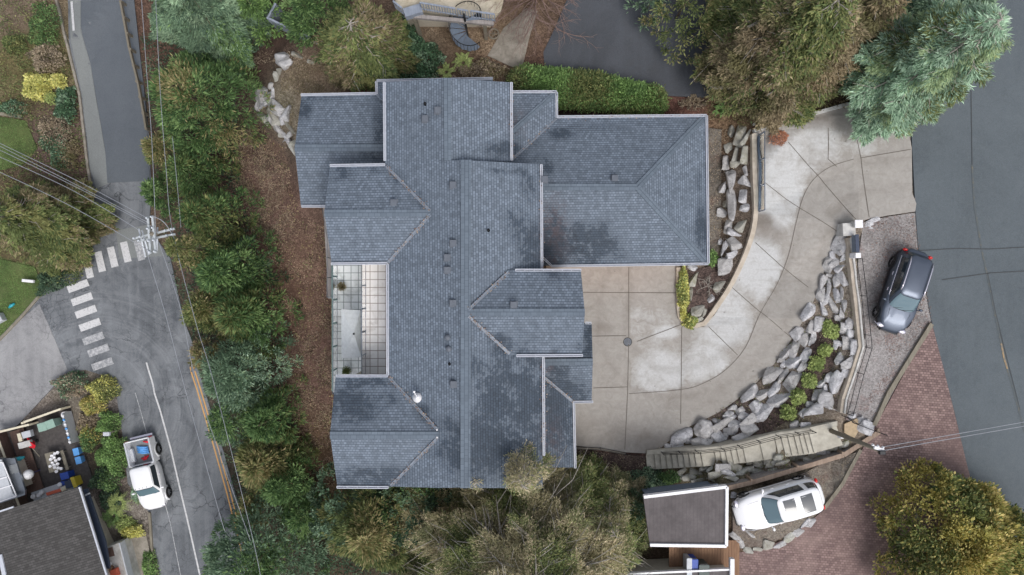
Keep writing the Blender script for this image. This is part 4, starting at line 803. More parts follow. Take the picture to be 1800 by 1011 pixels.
# vents and pipes on the roof
def zroof(px, py):
    if px > 957 and px < 1245 and py < 467: return RG - .36 * abs(P(px, py, RG).y - P(0, 329, RG).y)
    if py > 480 and px > 830: return RE - .36 * abs(py - 549) * (48 - RE) / F
    if px < 760 and 292 < py < 463: return RC - .36 * abs(py - 375) * (48 - RC) / F
    rx, rz = (786, RA) if py < 283 else (817, RM)
    return rz - .36 * abs(px - rx) * (48 - rz) / F
for x, y in ((748,210),(770,195),(693,357),(797,326),(797,428),(787,453),(787,475),(797,533),(798,675),(903,536),(1080,314),(956.5,316)):
    z = zroof(x, y); c = P(x, y, z); m = MB(); m.box(c + Vector((0, 0, .1)), (.26, .26, .2)); m.box(c + Vector((0, 0, .215)), (.33, .33, .03)); m.box(c + Vector((0, 0, .02)), (.4, .4, .02))
    m.build('roof_vent', MT['vent'], HS, bevel=.015)
for x, y in ((787,593),(789,613)): c = P(x, y, zroof(x, y)); MB().lathe(c, [(.17, 0), (.17, .02), (.1, .04), (.1, .16), (.15, .17), (.13, .22)], 14).build('roof_vent', MT['vent'], HS, True)
for x, y in ((748,183),(791,640),(858,405)): c = P(x, y, zroof(x, y)); MB().lathe(c, [(.1, 0), (.045, .03), (.045, .3), (.03, .3), (.03, .1)], 12).build('vent_pipe', MT['dkmetal'], HS, True)
c = P(736, 696, zroof(736, 696)); t = thing('satellite_dish', 'white satellite dish on the lower part of the main roof', 'satellite dish', c)
MB().tube([c, c + Vector((0, 0, .35)), c + Vector((.05, .02, .5))], .025, 8).build('mast', MT['metal'], t, True); MB().lathe(c + Vector((0, 0, .5)), [(.22, .08), (.17, .03), (.08, .0), (0.01, -.01), (.08, .015), (.17, .045), (.21, .09)], 24, 1, 1.15).build('dish', MT['white'], t, True)
MB().beam(c + Vector((0, 0, .5)), c + Vector((-.12, .3, .75)), .03, .03).build('arm', MT['white'], t); MB().box(c + Vector((-.12, .32, .77)), (.1, .09, .08)).build('receiver', MT['white'], t, bevel=.01); MB().box(c + Vector((0, 0, .03)), (.3, .3, .02)).build('foot', MT['metal'], t)
# roof terrace on two levels
UP, LO = 9.4, 6.4
def slab(name, px, z, th, mat):
    m = MB(); m.prism([(P(x, y, z).x, P(x, y, z).y) for x, y in px], z - th, z); return m.build(name, MT[mat], HS)
slab('terrace_floor', [(642,445),(700,445),(700,678),(642,678)], UP, .3, 'tile2'); slab('terrace_floor', [(592,430),(660,430),(660,690),(592,690)], LO, .3, 'tile')
slab('terrace_wall', [(645,445),(690,445),(690,678),(645,678)], UP - .31, 2.65, 'stucco')
slab('terrace_edge', [(583,446),(591.5,446),(591.5,688),(583,688)], LO - .1, .25, 'green'); slab('terrace_base', [(593,446),(640,446),(640,688),(593,688)], LO - .31, 2.8, 'stucco')
slab('balcony_floor', [(568,360),(588,370),(590,525),(577,525)], 5.6, .15, 'greywood')
for lab, pts in (('glass railing along the outer edge of the lower terrace', [P(593,446,LO), P(593,688,LO)]), ('glass railing dividing the upper terrace from the lower one', [P(643,462,UP), P(643,662,UP)]), ('low rail along the small side balcony left of the terrace', [P(574,366,5.6), P(583,420,5.6), P(583,522,5.6), P(594,522,5.6)])):
    t = thing('railing', lab, 'railing', pts[0]); railing(t, pts, 1.05, (1.0, .06), .022, 1.35, 'bluegrey' if 'glass' in lab else 'metal', glass='glass' in lab)
t = thing('patio_umbrella', 'rectangular pale canvas parasol standing on the lower roof terrace', 'umbrella', P(626, 588, LO))
z = 8.7; c4 = [P(600, 543.5, z), P(633.5, 545.5, z + .1), P(635.5, 628, z + .1), P(600.5, 629.5, z)]; pk = P(622, 587, z + .55); m = MB(); ms = [(c4[i] + c4[(i + 1) % 4]) / 2 + Vector((0, 0, .02)) for i in range(4)]
vs = [pk]
for i in range(4): vs += [c4[i], ms[i]]
vs2 = [v - Vector((0, 0, .03)) for v in vs]; fs = [(0, 1 + i, 1 + (i + 1) % 8) for i in range(8)] + [(9, 10 + (i + 1) % 8, 10 + i) for i in range(8)] + [(1 + i, 10 + i, 10 + (i + 1) % 8, 1 + (i + 1) % 8) for i in range(8)]
m.add(vs + vs2, fs); m.build('canopy', MT['canvas'], t); MB().tube([(pk.x, pk.y, LO), (pk.x, pk.y, z + .55)], .03, 8).build('pole', MT['dkmetal'], t, True); MB().ico(pk + Vector((0, 0, .02)), .06).build('finial', MT['dkmetal'], t)
MB().lathe((pk.x, pk.y, LO), [(.3, 0), (.3, .06), (.05, .1), (.05, .2)], 20).build('base', MT['greypl'], t)
m = MB()
for i in range(4): m.beam(pk - Vector((0, 0, .07)), c4[i] - Vector((0, 0, .06)), .02, .02)
m.build('rib', MT['dkmetal'], t)

# ---------------------------------------------------------------- carport and neighbours
t = thing('carport', 'flat brown felt roofed carport with white edging beside the parked white car', 'carport', G(1200, 905))
zc = 11.0; r4 = [P(x, y, zc) for x, y in ((1131,873),(1277,855),(1276,959),(1142,957))]
MB().prism([(p.x, p.y) for p in r4], zc - .18, zc).build('roof', MT['felt'], t)
m = MB()
for i in range(3): m.beam(r4[i] + Vector((0, 0, -.02)), r4[i + 1] + Vector((0, 0, -.02)), .16, .3)
m.build('fascia', MT['white'], t, bevel=.01)
n4 = [P(x, y, 9.9) for x, y in ((1135,866),(1262,851),(1270,885),(1140,900))]; MB().prism([(p.x, p.y) for p in n4], 9.8, 9.9).build('lower_roof', MT['bluegrey'], t)
for x, y in ((1150,905),(1262,892),(1262,945),(1156,945)): p = P(x, y, zc - .2); MB().box((p.x, p.y, (zc + 7.6) / 2 - .1), (.14, .14, zc - 7.6)).build('post', MT['white'], t)
m = MB(); a, b = P(1140, 880, 9.7), P(1262, 866, 9.7); m.beam(a - Vector((0, 0, 1)), b - Vector((0, 0, 1)), .12, 2.2); m.build('wall', MT['slate'], t)
t = thing('deck', 'brown wooden deck beside the carport at the bottom', 'deck', G(1260, 985))
dk = [P(x, y, 8.75) for x, y in ((1176,950),(1300,950),(1300,1060),(1176,1060))]; m = MB(); W_ = dk[1].x - dk[0].x; n = 26
for i in range(n): m.box((dk[0].x + W_ * (i + .5) / n, (dk[0].y + dk[2].y) / 2, 8.72), (W_ / n - .012, dk[0].y - dk[2].y, .05))
m.build('board', MT['plank'], t)
t = thing('shed', 'low brown flat roof with white trim at the bottom edge below the deck', 'shed', G(1230, 1010)); zs = 9.7
q4 = [P(x, y, zs) for x, y in ((1100,1008),(1283,1000),(1290,1100),(1110,1100))]; MB().prism([(p.x, p.y) for p in q4], zs - .15, zs).build('roof', MT['felt'], t); m = MB(); m.beam(q4[0], q4[1], .1, .24); m.build('fascia', MT['white'], t)
MB().box(P(1286, 1010, zs + .1), (.22, 1.8, .3)).build('parapet', MT['white'], t); MB().prism([(p.x * .995, p.y * 1.01) for p in q4], 7.5, zs - .16).build('wall', MT['stucco'], t)
def bin_(label, px, py, z, w, d, h, mat, rz=0, cat='bin', name='wheelie_bin', handle=True):
    p = P(px, py, z); t = thing(name, label, cat, p, rz)
    m = MB(); m.add([(-w * .42, -d * .42, 0), (w * .42, -d * .42, 0), (w * .42, d * .42, 0), (-w * .42, d * .42, 0), (-w / 2, -d / 2, h), (w / 2, -d / 2, h), (w / 2, d / 2, h), (-w / 2, d / 2, h)], [(3, 2, 1, 0), (4, 5, 6, 7), (0, 1, 5, 4), (1, 2, 6, 5), (2, 3, 7, 6), (3, 0, 4, 7)])
    m.build('body', MT[mat], t, bevel=.03, world=False); MB().box((0, 0, h + .025), (w * 1.06, d * 1.06, .05)).build('lid', MT[mat], t, bevel=.02, world=False)
    if handle: MB().beam((-w * .4, d * .55, h), (w * .4, d * .55, h), .03, .03).build('handle', MT['dkmetal'], t, world=False)
    return t
bin_('dark grey green wheeled bin standing on the wooden deck', 1229, 990, 8.75, .55, .6, 1.0, 'darkgreen'); bin_('blue bin between the wooden deck post and the grey green bin', 1213, 980, 8.75, .4, .5, .9, 'blue')
bin_('narrow white box beside the blue bin on the wooden deck', 1204, 985, 8.75, .28, .95, .95, 'palegrey', 0, 'box', 'storage_box', False)
# north building with spiral stair
t = thing('terrace_building', 'flat roofed building with worn pale terrace and grey railing at the top edge', 'building', G(790, 10))
zt = 8.9; tp = [P(x, y, zt) for x, y in ((690,-80),(696,14),(712,26),(745,18),(866,33),(880,20),(905,-80))]
MB().prism([(p.x, p.y) for p in tp], zt - .3, zt).build('terrace_floor', MT['patio'], t); ti = [P(x, y, zt) for x, y in ((700,-80),(705,10),(860,18),(890,-80))]; MB().prism([(p.x, p.y) for p in ti], 5.4, zt - .31).build('wall', MT['stucco'], t)
for pts in ([(696,14),(711,26)], [(742,17),(802,27)], [(806,28),(824,31)], [(829,31),(870,37)]):
    w = [P(x, y, zt) for x, y in pts]; m = MB(); n = max(3, int((w[1] - w[0]).length / .14))
    for i in range(n + 1): q = w[0] + (w[1] - w[0]) * i / n; m.beam(q - Vector((0, 0, .1)), q + Vector((0, 0, .95)), .045, .045)
    m.beam(w[0] + Vector((0, 0, .97)), w[1] + Vector((0, 0, .97)), .09, .05); m.beam(w[0] + Vector((0, 0, .1)), w[1] + Vector((0, 0, .1)), .06, .05); m.build('railing', MT['fencewood'], t)
w = [P(x, y, zt) for x, y in ((712,26),(742,17))]; m = MB(); m.beam(w[0] + Vector((0, 0, .05)), w[1] + Vector((0, 0, .05)), .5, .5); m.build('planter', MT['fencewood'], t)
m = MB(); a, b = P(712,28,zt-.2), P(868,42,zt-.2); m.beam(a, b, .2, .25); m.build('fascia', MT['greywood'], t)
for x, y in ((728,31),(852,41)): p = P(x, y, zt - .3); MB().beam((p.x, p.y, 5.2), (p.x, p.y, zt - .3), .2, .2).build('post', MT['timber'], t)
sc = G(823, 68); t = thing('spiral_stair', 'dark grey metal spiral stair rising to the top terrace', 'spiral stair', sc)
MB().tube([sc, (sc.x, sc.y, zt + .9)], .06, 10).build('pole', MT['dkmetal'], t, True); nt = 13
for i in range(nt):
    a0 = math.radians(-40 - i * 24); a1 = a0 - math.radians(27); z = 6.25 + (zt - 6.25) * (i + 1) / nt; r_ = .95
    m = MB(); m.prism([(sc.x + .05 * math.cos(a0), sc.y + .05 * math.sin(a0)), (sc.x + r_ * math.cos(a0), sc.y + r_ * math.sin(a0)), (sc.x + r_ * math.cos((a0 + a1) / 2) * 1.02, sc.y + r_ * math.sin((a0 + a1) / 2) * 1.02), (sc.x + r_ * math.cos(a1), sc.y + r_ * math.sin(a1)), (sc.x + .05 * math.cos(a1), sc.y + .05 * math.sin(a1))][::-1], z - .04, z); m.build('tread', MT['slate'], t)
m = MB(); hp = []
for i in range(nt * 2 + 1):
    a0 = math.radians(-40 - i * 12); z = 6.3 + (zt - 6.3) * i / (nt * 2); p = Vector((sc.x + .97 * math.cos(a0), sc.y + .97 * math.sin(a0), z)); hp.append(p + Vector((0, 0, .95))); m.beam(p, p + Vector((0, 0, .95)), .02, .02)
m.tube(hp, .025, 6); m.build('handrail', MT['dkmetal'], t)
w = G(868, 62); t = thing('wheel', 'old dark round wheel leaning flat beside the top terrace post', 'wheel', w); m = MB(); pts = [(w.x + .3 * math.cos(a), w.y + .3 * math.sin(a), w.z + .25) for a in [2 * PI * i / 24 for i in range(25)]]; m.tube(pts, .05, 8, False); m.build('tyre', MT['pole'], t, True); m = MB()
for i in range(6): m.beam((w.x, w.y, w.z + .25), pts[i * 4], .03, .03)
m.build('spokes', MT['pole'], t)
t = thing('fence', 'blue grey board fence among the trees at the top left', 'fence', G(500, 50)); f1 = [P(x, y, 5.6) for x, y in ((484,8),(471,32),(513,52),(558,73))]
for a, b in zip(f1, f1[1:]):
    MB().beam(a - Vector((0, 0, .75)), b - Vector((0, 0, .75)), .05, 1.5).build('board_panel', MT['fencewood'], t); MB().beam(a + Vector((0, 0, .03)), b + Vector((0, 0, .03)), .12, .05).build('cap_rail', MT['fencewood'], t)
for p in f1: MB().beam(p - Vector((0, 0, 2.2)), p + Vector((0, 0, .08)), .12, .12).build('post', MT['fencewood'], t)

# ---------------------------------------------------------------- lower left house and yard
t = thing('neighbour_house', 'dark roofed house with white gutter in the bottom left corner', 'house', G(80, 960))
zl = 3.4
roof('roof', [(-80,925,zl),(140,856,zl+.3),(188,1011,zl),(215,1100,zl-.2),(-80,1100,zl)], 0, 1, 'darkroof', .15, t, .8, src=lambda x, y, z=0: np.zeros((len(x), 3)))
m = MB(); m.beam(P(140,856,zl+.3), P(188,1011,zl), .1, .12); m.beam(P(188,1011,zl), P(213,1095,zl-.2), .1, .12); m.build('gutter', MT['gutter'], t)
m = MB(); m.beam(P(0,899,zl+.2), P(24,891,zl+.25), .1, .1); m.build('ridge_flashing', MT['gutter'], t); m = MB(); m.beam(P(0,975,zl+.1), P(8,1011,zl+.1), .25, .1); m.build('flashing', MT['gutter'], t)
q = [P(x, y, 2.6) for x, y in ((142,862),(152,860),(184,952),(192,1000),(182,1000))]; MB().prism([(p.x, p.y) for p in q], 2.4, 2.6).build('side_roof', MT['dkblue'], t); m = MB(); m.beam(P(143,874,2.65), P(158,867,2.65), .1, .06); m.build('flashing', MT['gutter'], t)
q = [P(x, y, 3.0) for x, y in ((-60,950),(120,895),(165,1000),(190,1090),(-60,1090))]; MB().prism([(p.x, p.y) for p in q], 0, 3.0).build('wall', MT['stucco'], t)
t = thing('porch_deck', 'pale grey deck with low side rail at the bottom left beside the dark roof', 'deck', G(205, 985)); q = [P(x, y, 1.3) for x, y in ((178,966),(214,952),(236,1040),(200,1050))]; MB().prism([(p.x, p.y) for p in q], 0, 1.3).build('floor', MT['palecap'], t); m = MB(); m.beam(P(214,952,1.6), P(236,1040,1.6), .08, .6); m.build('side_rail', MT['palegrey'], t)
MB().box(P(193, 971, 1.35), (.5, .6, .05), .25).build('mat', MT['deckwood'], t)
p = P(195, 990, 1.3); tag(MB().lathe(p, [(.1, 0), (.15, .25), (.12, .25), (.1, .2)], 14).build('plant_pot', MT['white'], None, True), 'small round white pot on the pale grey deck', 'pot')
p = P(203, 1005, 1.32); tag(MB().box(p + Vector((0, 0, .15)), (.6, .5, .3), .3).build('crate', MT['orange'], None, bevel=.02), 'red orange crate at the bottom edge of the pale deck', 'crate')
tag(MB().box(P(190, 1004, 1.5), (.35, .8, .3), -.5).build('wood_pile', MT['plank'], None, bevel=.02), 'brown bundle of wood beside the red orange crate', 'wood')
# yard
patch('yard_floor', [(12,757),(122,716),(170,860),(140,862),(48,886)], plain('yard_paving', lin(78, 74, 73), .9, var=.3), .05)
yd = thing('yard_fence', 'low fence with pale cap and brown boards around the cluttered lower left yard', 'fence', G(20, 760))
for l in ([(10,756),(67,742)], [(58,738),(122,715)], [(11,757),(28,802)], [(28,806),(40,850)], [(40,854),(52,884)]):
    a, b = GG(l); m = MB(); m.beam(a + Vector((0, 0, .95)), b + Vector((0, 0, .95)), .14, .05); m.build('cap_rail', MT['cream'], yd); m = MB(); m.beam(a + Vector((0, 0, .46)), b + Vector((0, 0, .46)), .06, .92); m.build('board_panel', MT['deckwood'], yd)
for x, y in ((10,756),(57,739),(67,742),(122,715),(28,804),(39,853),(52,884)): p = G(x, y); MB().box(p + Vector((0, 0, .5)), (.13, .13, 1.05)).build('post', MT['cream'], yd)
t = thing('yard_deck', 'narrow brown board deck inside the yard fence', 'deck', G(40, 830)); q = [P(x, y, .55) for x, y in ((16,762),(48,752),(56,800),(74,860),(50,868))]
a, b = q[0], q[1]; m = MB(); s0 = [P(16,760,.5), P(50,868,.5)]; s1 = [P(40,752,.5), P(76,858,.5)]; n = 26
for i in range(n):
    f0 = (i + .04) / n; f1_ = (i + .94) / n; aa, ab = s0[0].lerp(s0[1], f0), s1[0].lerp(s1[1], f0); ba, bb = s0[0].lerp(s0[1], f1_), s1[0].lerp(s1[1], f1_); m.prism([(v.x, v.y) for v in (aa, ab, bb, ba)], .42, .48)
m.build('board', MT['deckwood'], t)
rz = math.radians(15)
for i, (x, y) in enumerate(((90,746),(104,741))): bin_(('pale green bin nearer the yard fence corner post', 'pale green bin to the right of its twin below the yard fence')[i], x, y, .2, .55, .55, .9, 'green', rz + .1 * i, 'bin', 'compost_bin', False)
tag(MB().box(P(49, 763, .9), (.6, .45, .35), rz).build('storage_box', MT['palegrey'], None, bevel=.03), 'light grey plastic box on the brown deck, nearest the fence', 'box'); tag(MB().box(P(45, 781, .9), (.85, .42, .3), rz).build('storage_box', MT['palecap'], None, bevel=.03), 'long white box on the brown deck below the grey one', 'box')
tag(MB().box(P(36, 769, .8), (.25, .6, .2), rz).build('tray', MT['cream'], None, bevel=.02), 'cream tray beside the two boxes on the brown deck', 'tray')
p = G(67, 774); t = thing('wheelbarrow', 'red wheelbarrow with long handle on the dark yard floor', 'wheelbarrow', p); m = MB(); m.add([p + Vector(v) for v in ((-.3,.45,.75),(.05,.1,.9),(.35,-.2,.75),(.15,-.45,.6),(-.2,-.35,.6),(0,0,.35))], [(0,1,5),(1,2,5),(2,3,5),(3,4,5),(4,0,5),(0,4,3,2,1)]); m.build('tray', MT['red'], t); MB().tube([p + Vector((.02, -.4, .6)), p + Vector((.3, -1.05, .3))], .025, 6).build('handle', MT['timber'], t); MB().lathe(p + Vector((0, 0, .1)), [(.06, -.1), (.12, 0), (.06, .1)], 10).build('wheel', MT['rubber'], t)
p = G(41, 804); tag(MB().tube([p + Vector((-.6, -.2, .65)), p + Vector((-.2, -.05, .75)), p + Vector((.3, .1, .75)), p + Vector((.55, .2, .65))], [.1, .17, .15, .05], 8).build('kayak_cover', MT['teal'], None, True), 'teal tapered bundle lying across the brown deck', 'bundle')
p = G(71, 826); t = thing('garden_globe', 'round white globe lamp on a stand in the yard', 'globe lamp', p); MB().ico(p + Vector((0, 0, 1.2)), .34).build('globe', MT['white'], t, True); MB().lathe(p, [(.22, 0), (.04, .05), (.04, .95)], 10).build('stand', MT['purple'], t)
p = G(103, 808); t = thing('potting_table', 'small grey brown wooden table holding rows of white pots', 'table', p, rz); MB().box((0, 0, .68), (.7, 1.35, .05)).build('table_top', MT['timber'], t, world=False, bevel=.01)
for sx in (-1, 1):
    for sy in (-1, 1): MB().box((sx * .3, sy * .6, .33), (.06, .06, .65)).build('leg', MT['timber'], t, world=False)
pot = [(93,801),(98,797),(103,795),(91,807),(97,804),(94,813),(100,809),(106,806),(97,817),(103,815),(98,821),(104,822),(101,828),(109,823),(90,819)]
for x, y in pot: p = P(x, y, .9); o = MB().lathe(p + Vector((0, 0, -.02)), [(.07, 0), (.11, .16), (.075, .16), (.06, .08)], 12).build('plant_pot', MT['white'], None, True); tag(o, 'small round white pot among the rows on the yard table', 'pot', 'white pots on the potting table')
p = G(121, 806); t = thing('bench', 'long narrow timber bench to the right of the pot table', 'bench', p, math.radians(17)); MB().box((0, 0, .45), (.22, 1.4, .06)).build('seat', MT['timber'], t, world=False, bevel=.01)
for s_ in (-1, 1): MB().box((0, s_ * .55, .21), (.18, .07, .42)).build('leg', MT['timber'], t, world=False)
bin_('deep blue bin beside the yard bench end', 127, 831, .15, .55, .45, .8, 'blue', rz, 'bin', 'recycling_bin', False); bin_('yellow and black cart standing at the yard corner', 143, 842, .15, .25, .7, .8, 'yellow', rz + .1, 'cart', 'yard_cart'); bin_('dark blue tub next to the yellow cart', 133, 846, .15, .5, .5, .7, 'dkblue', rz, 'tub', 'tub', False)
tag(MB().box(P(113, 849, .6), (.6, .3, .3), rz).build('bag', MT['blue'], None, bevel=.08), 'blue bag on the shelf above the dark roof', 'bag'); tag(MB().box(P(133, 853, .7), (.45, .3, .3), rz).build('bag', MT['ltblue'], None, bevel=.08), 'bright blue bag below the dark blue tub', 'bag')
t = thing('storage_rack', 'long low rack of coverings and rolls along the roof edge of the yard', 'rack', G(90, 866)); m = MB(); m.beam(P(58,874,.55), P(128,850,.55), .65, .08); m.build('shelf', MT['palegrey'], t)
MB().box(P(95, 865, .7), (1.05, .22, .12), math.radians(17)).build('orange_cover', MT['orange'], t, bevel=.03); MB().box(P(116, 857, .7), (.7, .3, .2), math.radians(30)).build('pale_cover', MT['cream'], t, bevel=.06)
for x, y in ((60,872),(70,870),(75,865),(107,851)): tag(MB().lathe(P(x, y, .66), [(.14, 0), (.15, .16), (.12, .2), (.05, .18)], 14).build('bucket', MT['white'], None, True), 'white bucket on the long rack beside the dark roof', 'bucket', 'white buckets on the rack')
for i, (x, y) in enumerate(((142,791),(146,806))): t = bin_(('upper pale blue crate by the yard hedge', 'lower pale blue crate by the yard hedge')[i], x, y, .2, .38, .48, .5, 'ltblue', rz, 'crate', 'crate', False)
t = thing('hedge_screen', 'narrow white and blue bottle screen on the hedge side of the yard', 'screen', G(133, 750)); m = MB(); a, b = GG([(125,722),(139,775)]); m.beam(a + Vector((0, 0, .5)), b + Vector((0, 0, .5)), .12, .9); m.build('panel', MT['palegrey'], t)
for i in range(7): q = a.lerp(b, (i + .5) / 7) + Vector((.02, 0, .98)); MB().ico(q, .09).build('bottle', MT['ltblue' if i % 2 else 'white'], t, True)
tag(MB().lathe(G(121, 727) + Vector((0, 0, .0)), [(.2, 0), (.24, .5), (.18, .55), (.1, .4)], 16).build('planter_pot', MT['white'], None, True), 'large white pot in the top right corner of the yard', 'pot'); tag(MB().lathe(G(119, 744), [(.18, 0), (.2, .3), (.14, .3)], 14).build('planter_pot', MT['greypl'], None, True), 'grey pot below the white corner pot of the yard', 'pot')
t = thing('greenhouse_roof', 'pale panelled metal roof at the left edge beside the yard deck', 'shed', G(20, 850)); q = [P(x, y, 2.4) for x, y in ((-60,806),(2,808),(22,868),(30,873),(-60,900))]
MB().prism([(p.x, p.y) for p in [P(x, y, 2.0) for x, y in ((-60,804),(26,806),(44,862),(44,870),(-60,905))]], 1.85, 2.0).build('lower_roof', MT['metal'], t); MB().prism([(p.x, p.y) for p in q], 2.3, 2.4).build('roof_panel', MT['palegrey'], t); m = MB()
for a, b in (((-10,813),(5,813)),((5,813),(29,872)),((29,872),(-20,889)),((13,838),(-20,848)),((20,853),(-20,866))): m.beam(P(*a, 2.43), P(*b, 2.43), .07, .05)
m.build('frame', MT['white'], t); MB().prism([(p.x, p.y) for p in [P(x, y, 1.8) for x, y in ((-60,815),(18,815),(34,860),(-60,890))]], 0, 1.84).build('wall', MT['stucco'], t)
p = G(25, 825, 2); MB().box(P(25, 824, 2.03), (.55, .6, .06), rz).build('hatch', MT['greypl'], t)
# lawn items
p = G(57, 494); tag(MB().box(p + Vector((0, 0, .4)), (.8, .2, .2), -.1).build('garden_light', MT['white'], None, bevel=.03), 'white horizontal garden light standing on the left lawn', 'garden light')
p = G(3, 560); tag(MB().box(p + Vector((0, 0, .3)), (.7, .6, .5), .5).build('cold_frame', MT['palegrey'], None, bevel=.04), 'white box on the left lawn at the picture edge', 'box')
p = G(23, 537); tag(MB().tube([p + Vector((-.2, -.15, .12)), p + Vector((0, 0, .16)), p + Vector((.2, .15, .12))], [.06, .12, .06], 8).build('toy', MT['teal'], None, True), 'small teal and yellow toy on the left lawn', 'toy')
p = G(187, 763, 1.6); t = thing('meter_box', 'small grey box on a post in the roadside shrubs', 'meter box', G(187, 763)); MB().box(p + Vector((0, 0, 1.55)), (.42, .26, .2)).build('box', MT['palegrey'], t, bevel=.02); MB().beam(p, p + Vector((0, 0, 1.45)), .08, .08).build('post', MT['timber'], t)
# guard rail along the upper left road
t = thing('guard_rail', 'dark timber guard rail between the upper left road and the trees', 'guard rail', G(250, 130)); gp = GG([(222,10),(237,90),(252,150),(262,205),(266,230)]); m = MB()
for a, b in zip(gp, gp[1:]): m.beam(a + Vector((0, 0, .65)), b + Vector((0, 0, .65)), .12, .25)
m.build('rail', MT['pole'], t)
for i in range(9): q = gp[0].lerp(gp[-1], i / 8); MB().box(q + Vector((0, 0, .35)), (.16, .16, .75)).build('post', MT['pole'], t)
# ---------------------------------------------------------------- vehicles
def se(t, ax, ay, e):
    c, s = math.cos(t), math.sin(t); return (math.copysign(abs(c) ** (2 / e), c) * ax, math.copysign(abs(s) ** (2 / e), s) * ay)
def lerpt(x, tab):
    if x <= tab[0][0]: return tab[0][1]
    for a, b in zip(tab, tab[1:]):
        if x <= b[0]:
            t = (x - a[0]) / (b[0] - a[0]); t = t * t * (3 - 2 * t); return a[1] + (b[1] - a[1]) * t
    return tab[-1][1]
N = 96
def ring(x0, x1, w, e, zf, ef=None, wf=None):
    cx, ax = (x0 + x1) / 2, (x1 - x0) / 2; out = []
    for i in range(N):
        x, y = se(2 * PI * i / N, ax, w, e); 
        if wf: y *= wf(x + cx)
        out.append((x + cx, y, zf(x + cx) if callable(zf) else zf))
    return out
def loft(rings, cap=True, flip=False):
    m = MB(); vs = [v for r in rings for v in r]; k = len(rings)
    fs = [(i * N + j, i * N + (j + 1) % N, (i + 1) * N + (j + 1) % N, (i + 1) * N + j) for i in range(k - 1) for j in range(N)]
    if cap: n = len(vs); c = [sum(v[i] for v in rings[-1]) / N for i in range(3)]; vs.append((c[0], c[1], c[2] + .004)); fs += [((k - 1) * N + j, (k - 1) * N + (j + 1) % N, n) for j in range(N)]
    return m.add(vs, fs)
def wheel(t, x, y, r=.36, w=.24):
    m = MB(); a = []
    for rr, yy in ((r * .62, -w / 2), (r * .93, -w / 2), (r, -w * .3), (r, w * .3), (r * .93, w / 2), (r * .62, w / 2)): a.append([(x + rr * math.cos(2 * PI * j / 28), y + yy, r + rr * math.sin(2 * PI * j / 28)) for j in range(28)])
    vs = [v for q in a for v in q]; m.add(vs, [(i * 28 + j, i * 28 + (j + 1) % 28, (i + 1) * 28 + (j + 1) % 28, (i + 1) * 28 + j) for i in range(5) for j in range(28)]); wv = m.build('wheel', MT['rubber'], t, True, world=False)
    s = 1 if y > 0 else -1; m = MB(); vs = [(x, y + s * (w / 2 - .07), r)] + [(x + r * .63 * math.cos(2 * PI * j / 28), y + s * (w / 2 - .07), r + r * .63 * math.sin(2 * PI * j / 28)) for j in range(28)]; m.add(vs, [(0, 1 + j, 1 + (j + 1) % 28) for j in range(28)])
    for q in range(6): an = PI * q / 3; m.box((x + r * .33 * math.cos(an), y + s * (w / 2 - .04), r + r * .33 * math.sin(an)), (r * .62, .03, .07), 0, 0, -an)
    o = m.build('rim', MT['rim'], wv, world=False)
def faces_between(r0, r1, sel, lo, hi, off):
    """panel between two rings, only where sel(index); lo/hi fractions; pushed outwards by off"""
    m = MB(); idx = [j for j in range(N) if sel(j)]; run = []
    for j in idx:
        j2 = (j + 1) % N; q = []
        for a, f in ((j, lo), (j2, lo), (j2, hi), (j, hi)):
            p0, p1 = Vector(r0[a]), Vector(r1[a]); p = p0.lerp(p1, f); b = Vector(r0[(a + 1) % N]) - Vector(r0[a - 1]); n = b.cross(p1 - p0).normalized(); q.append(p + n * off)
        m.add(q, [(0, 1, 2, 3)])
    return m
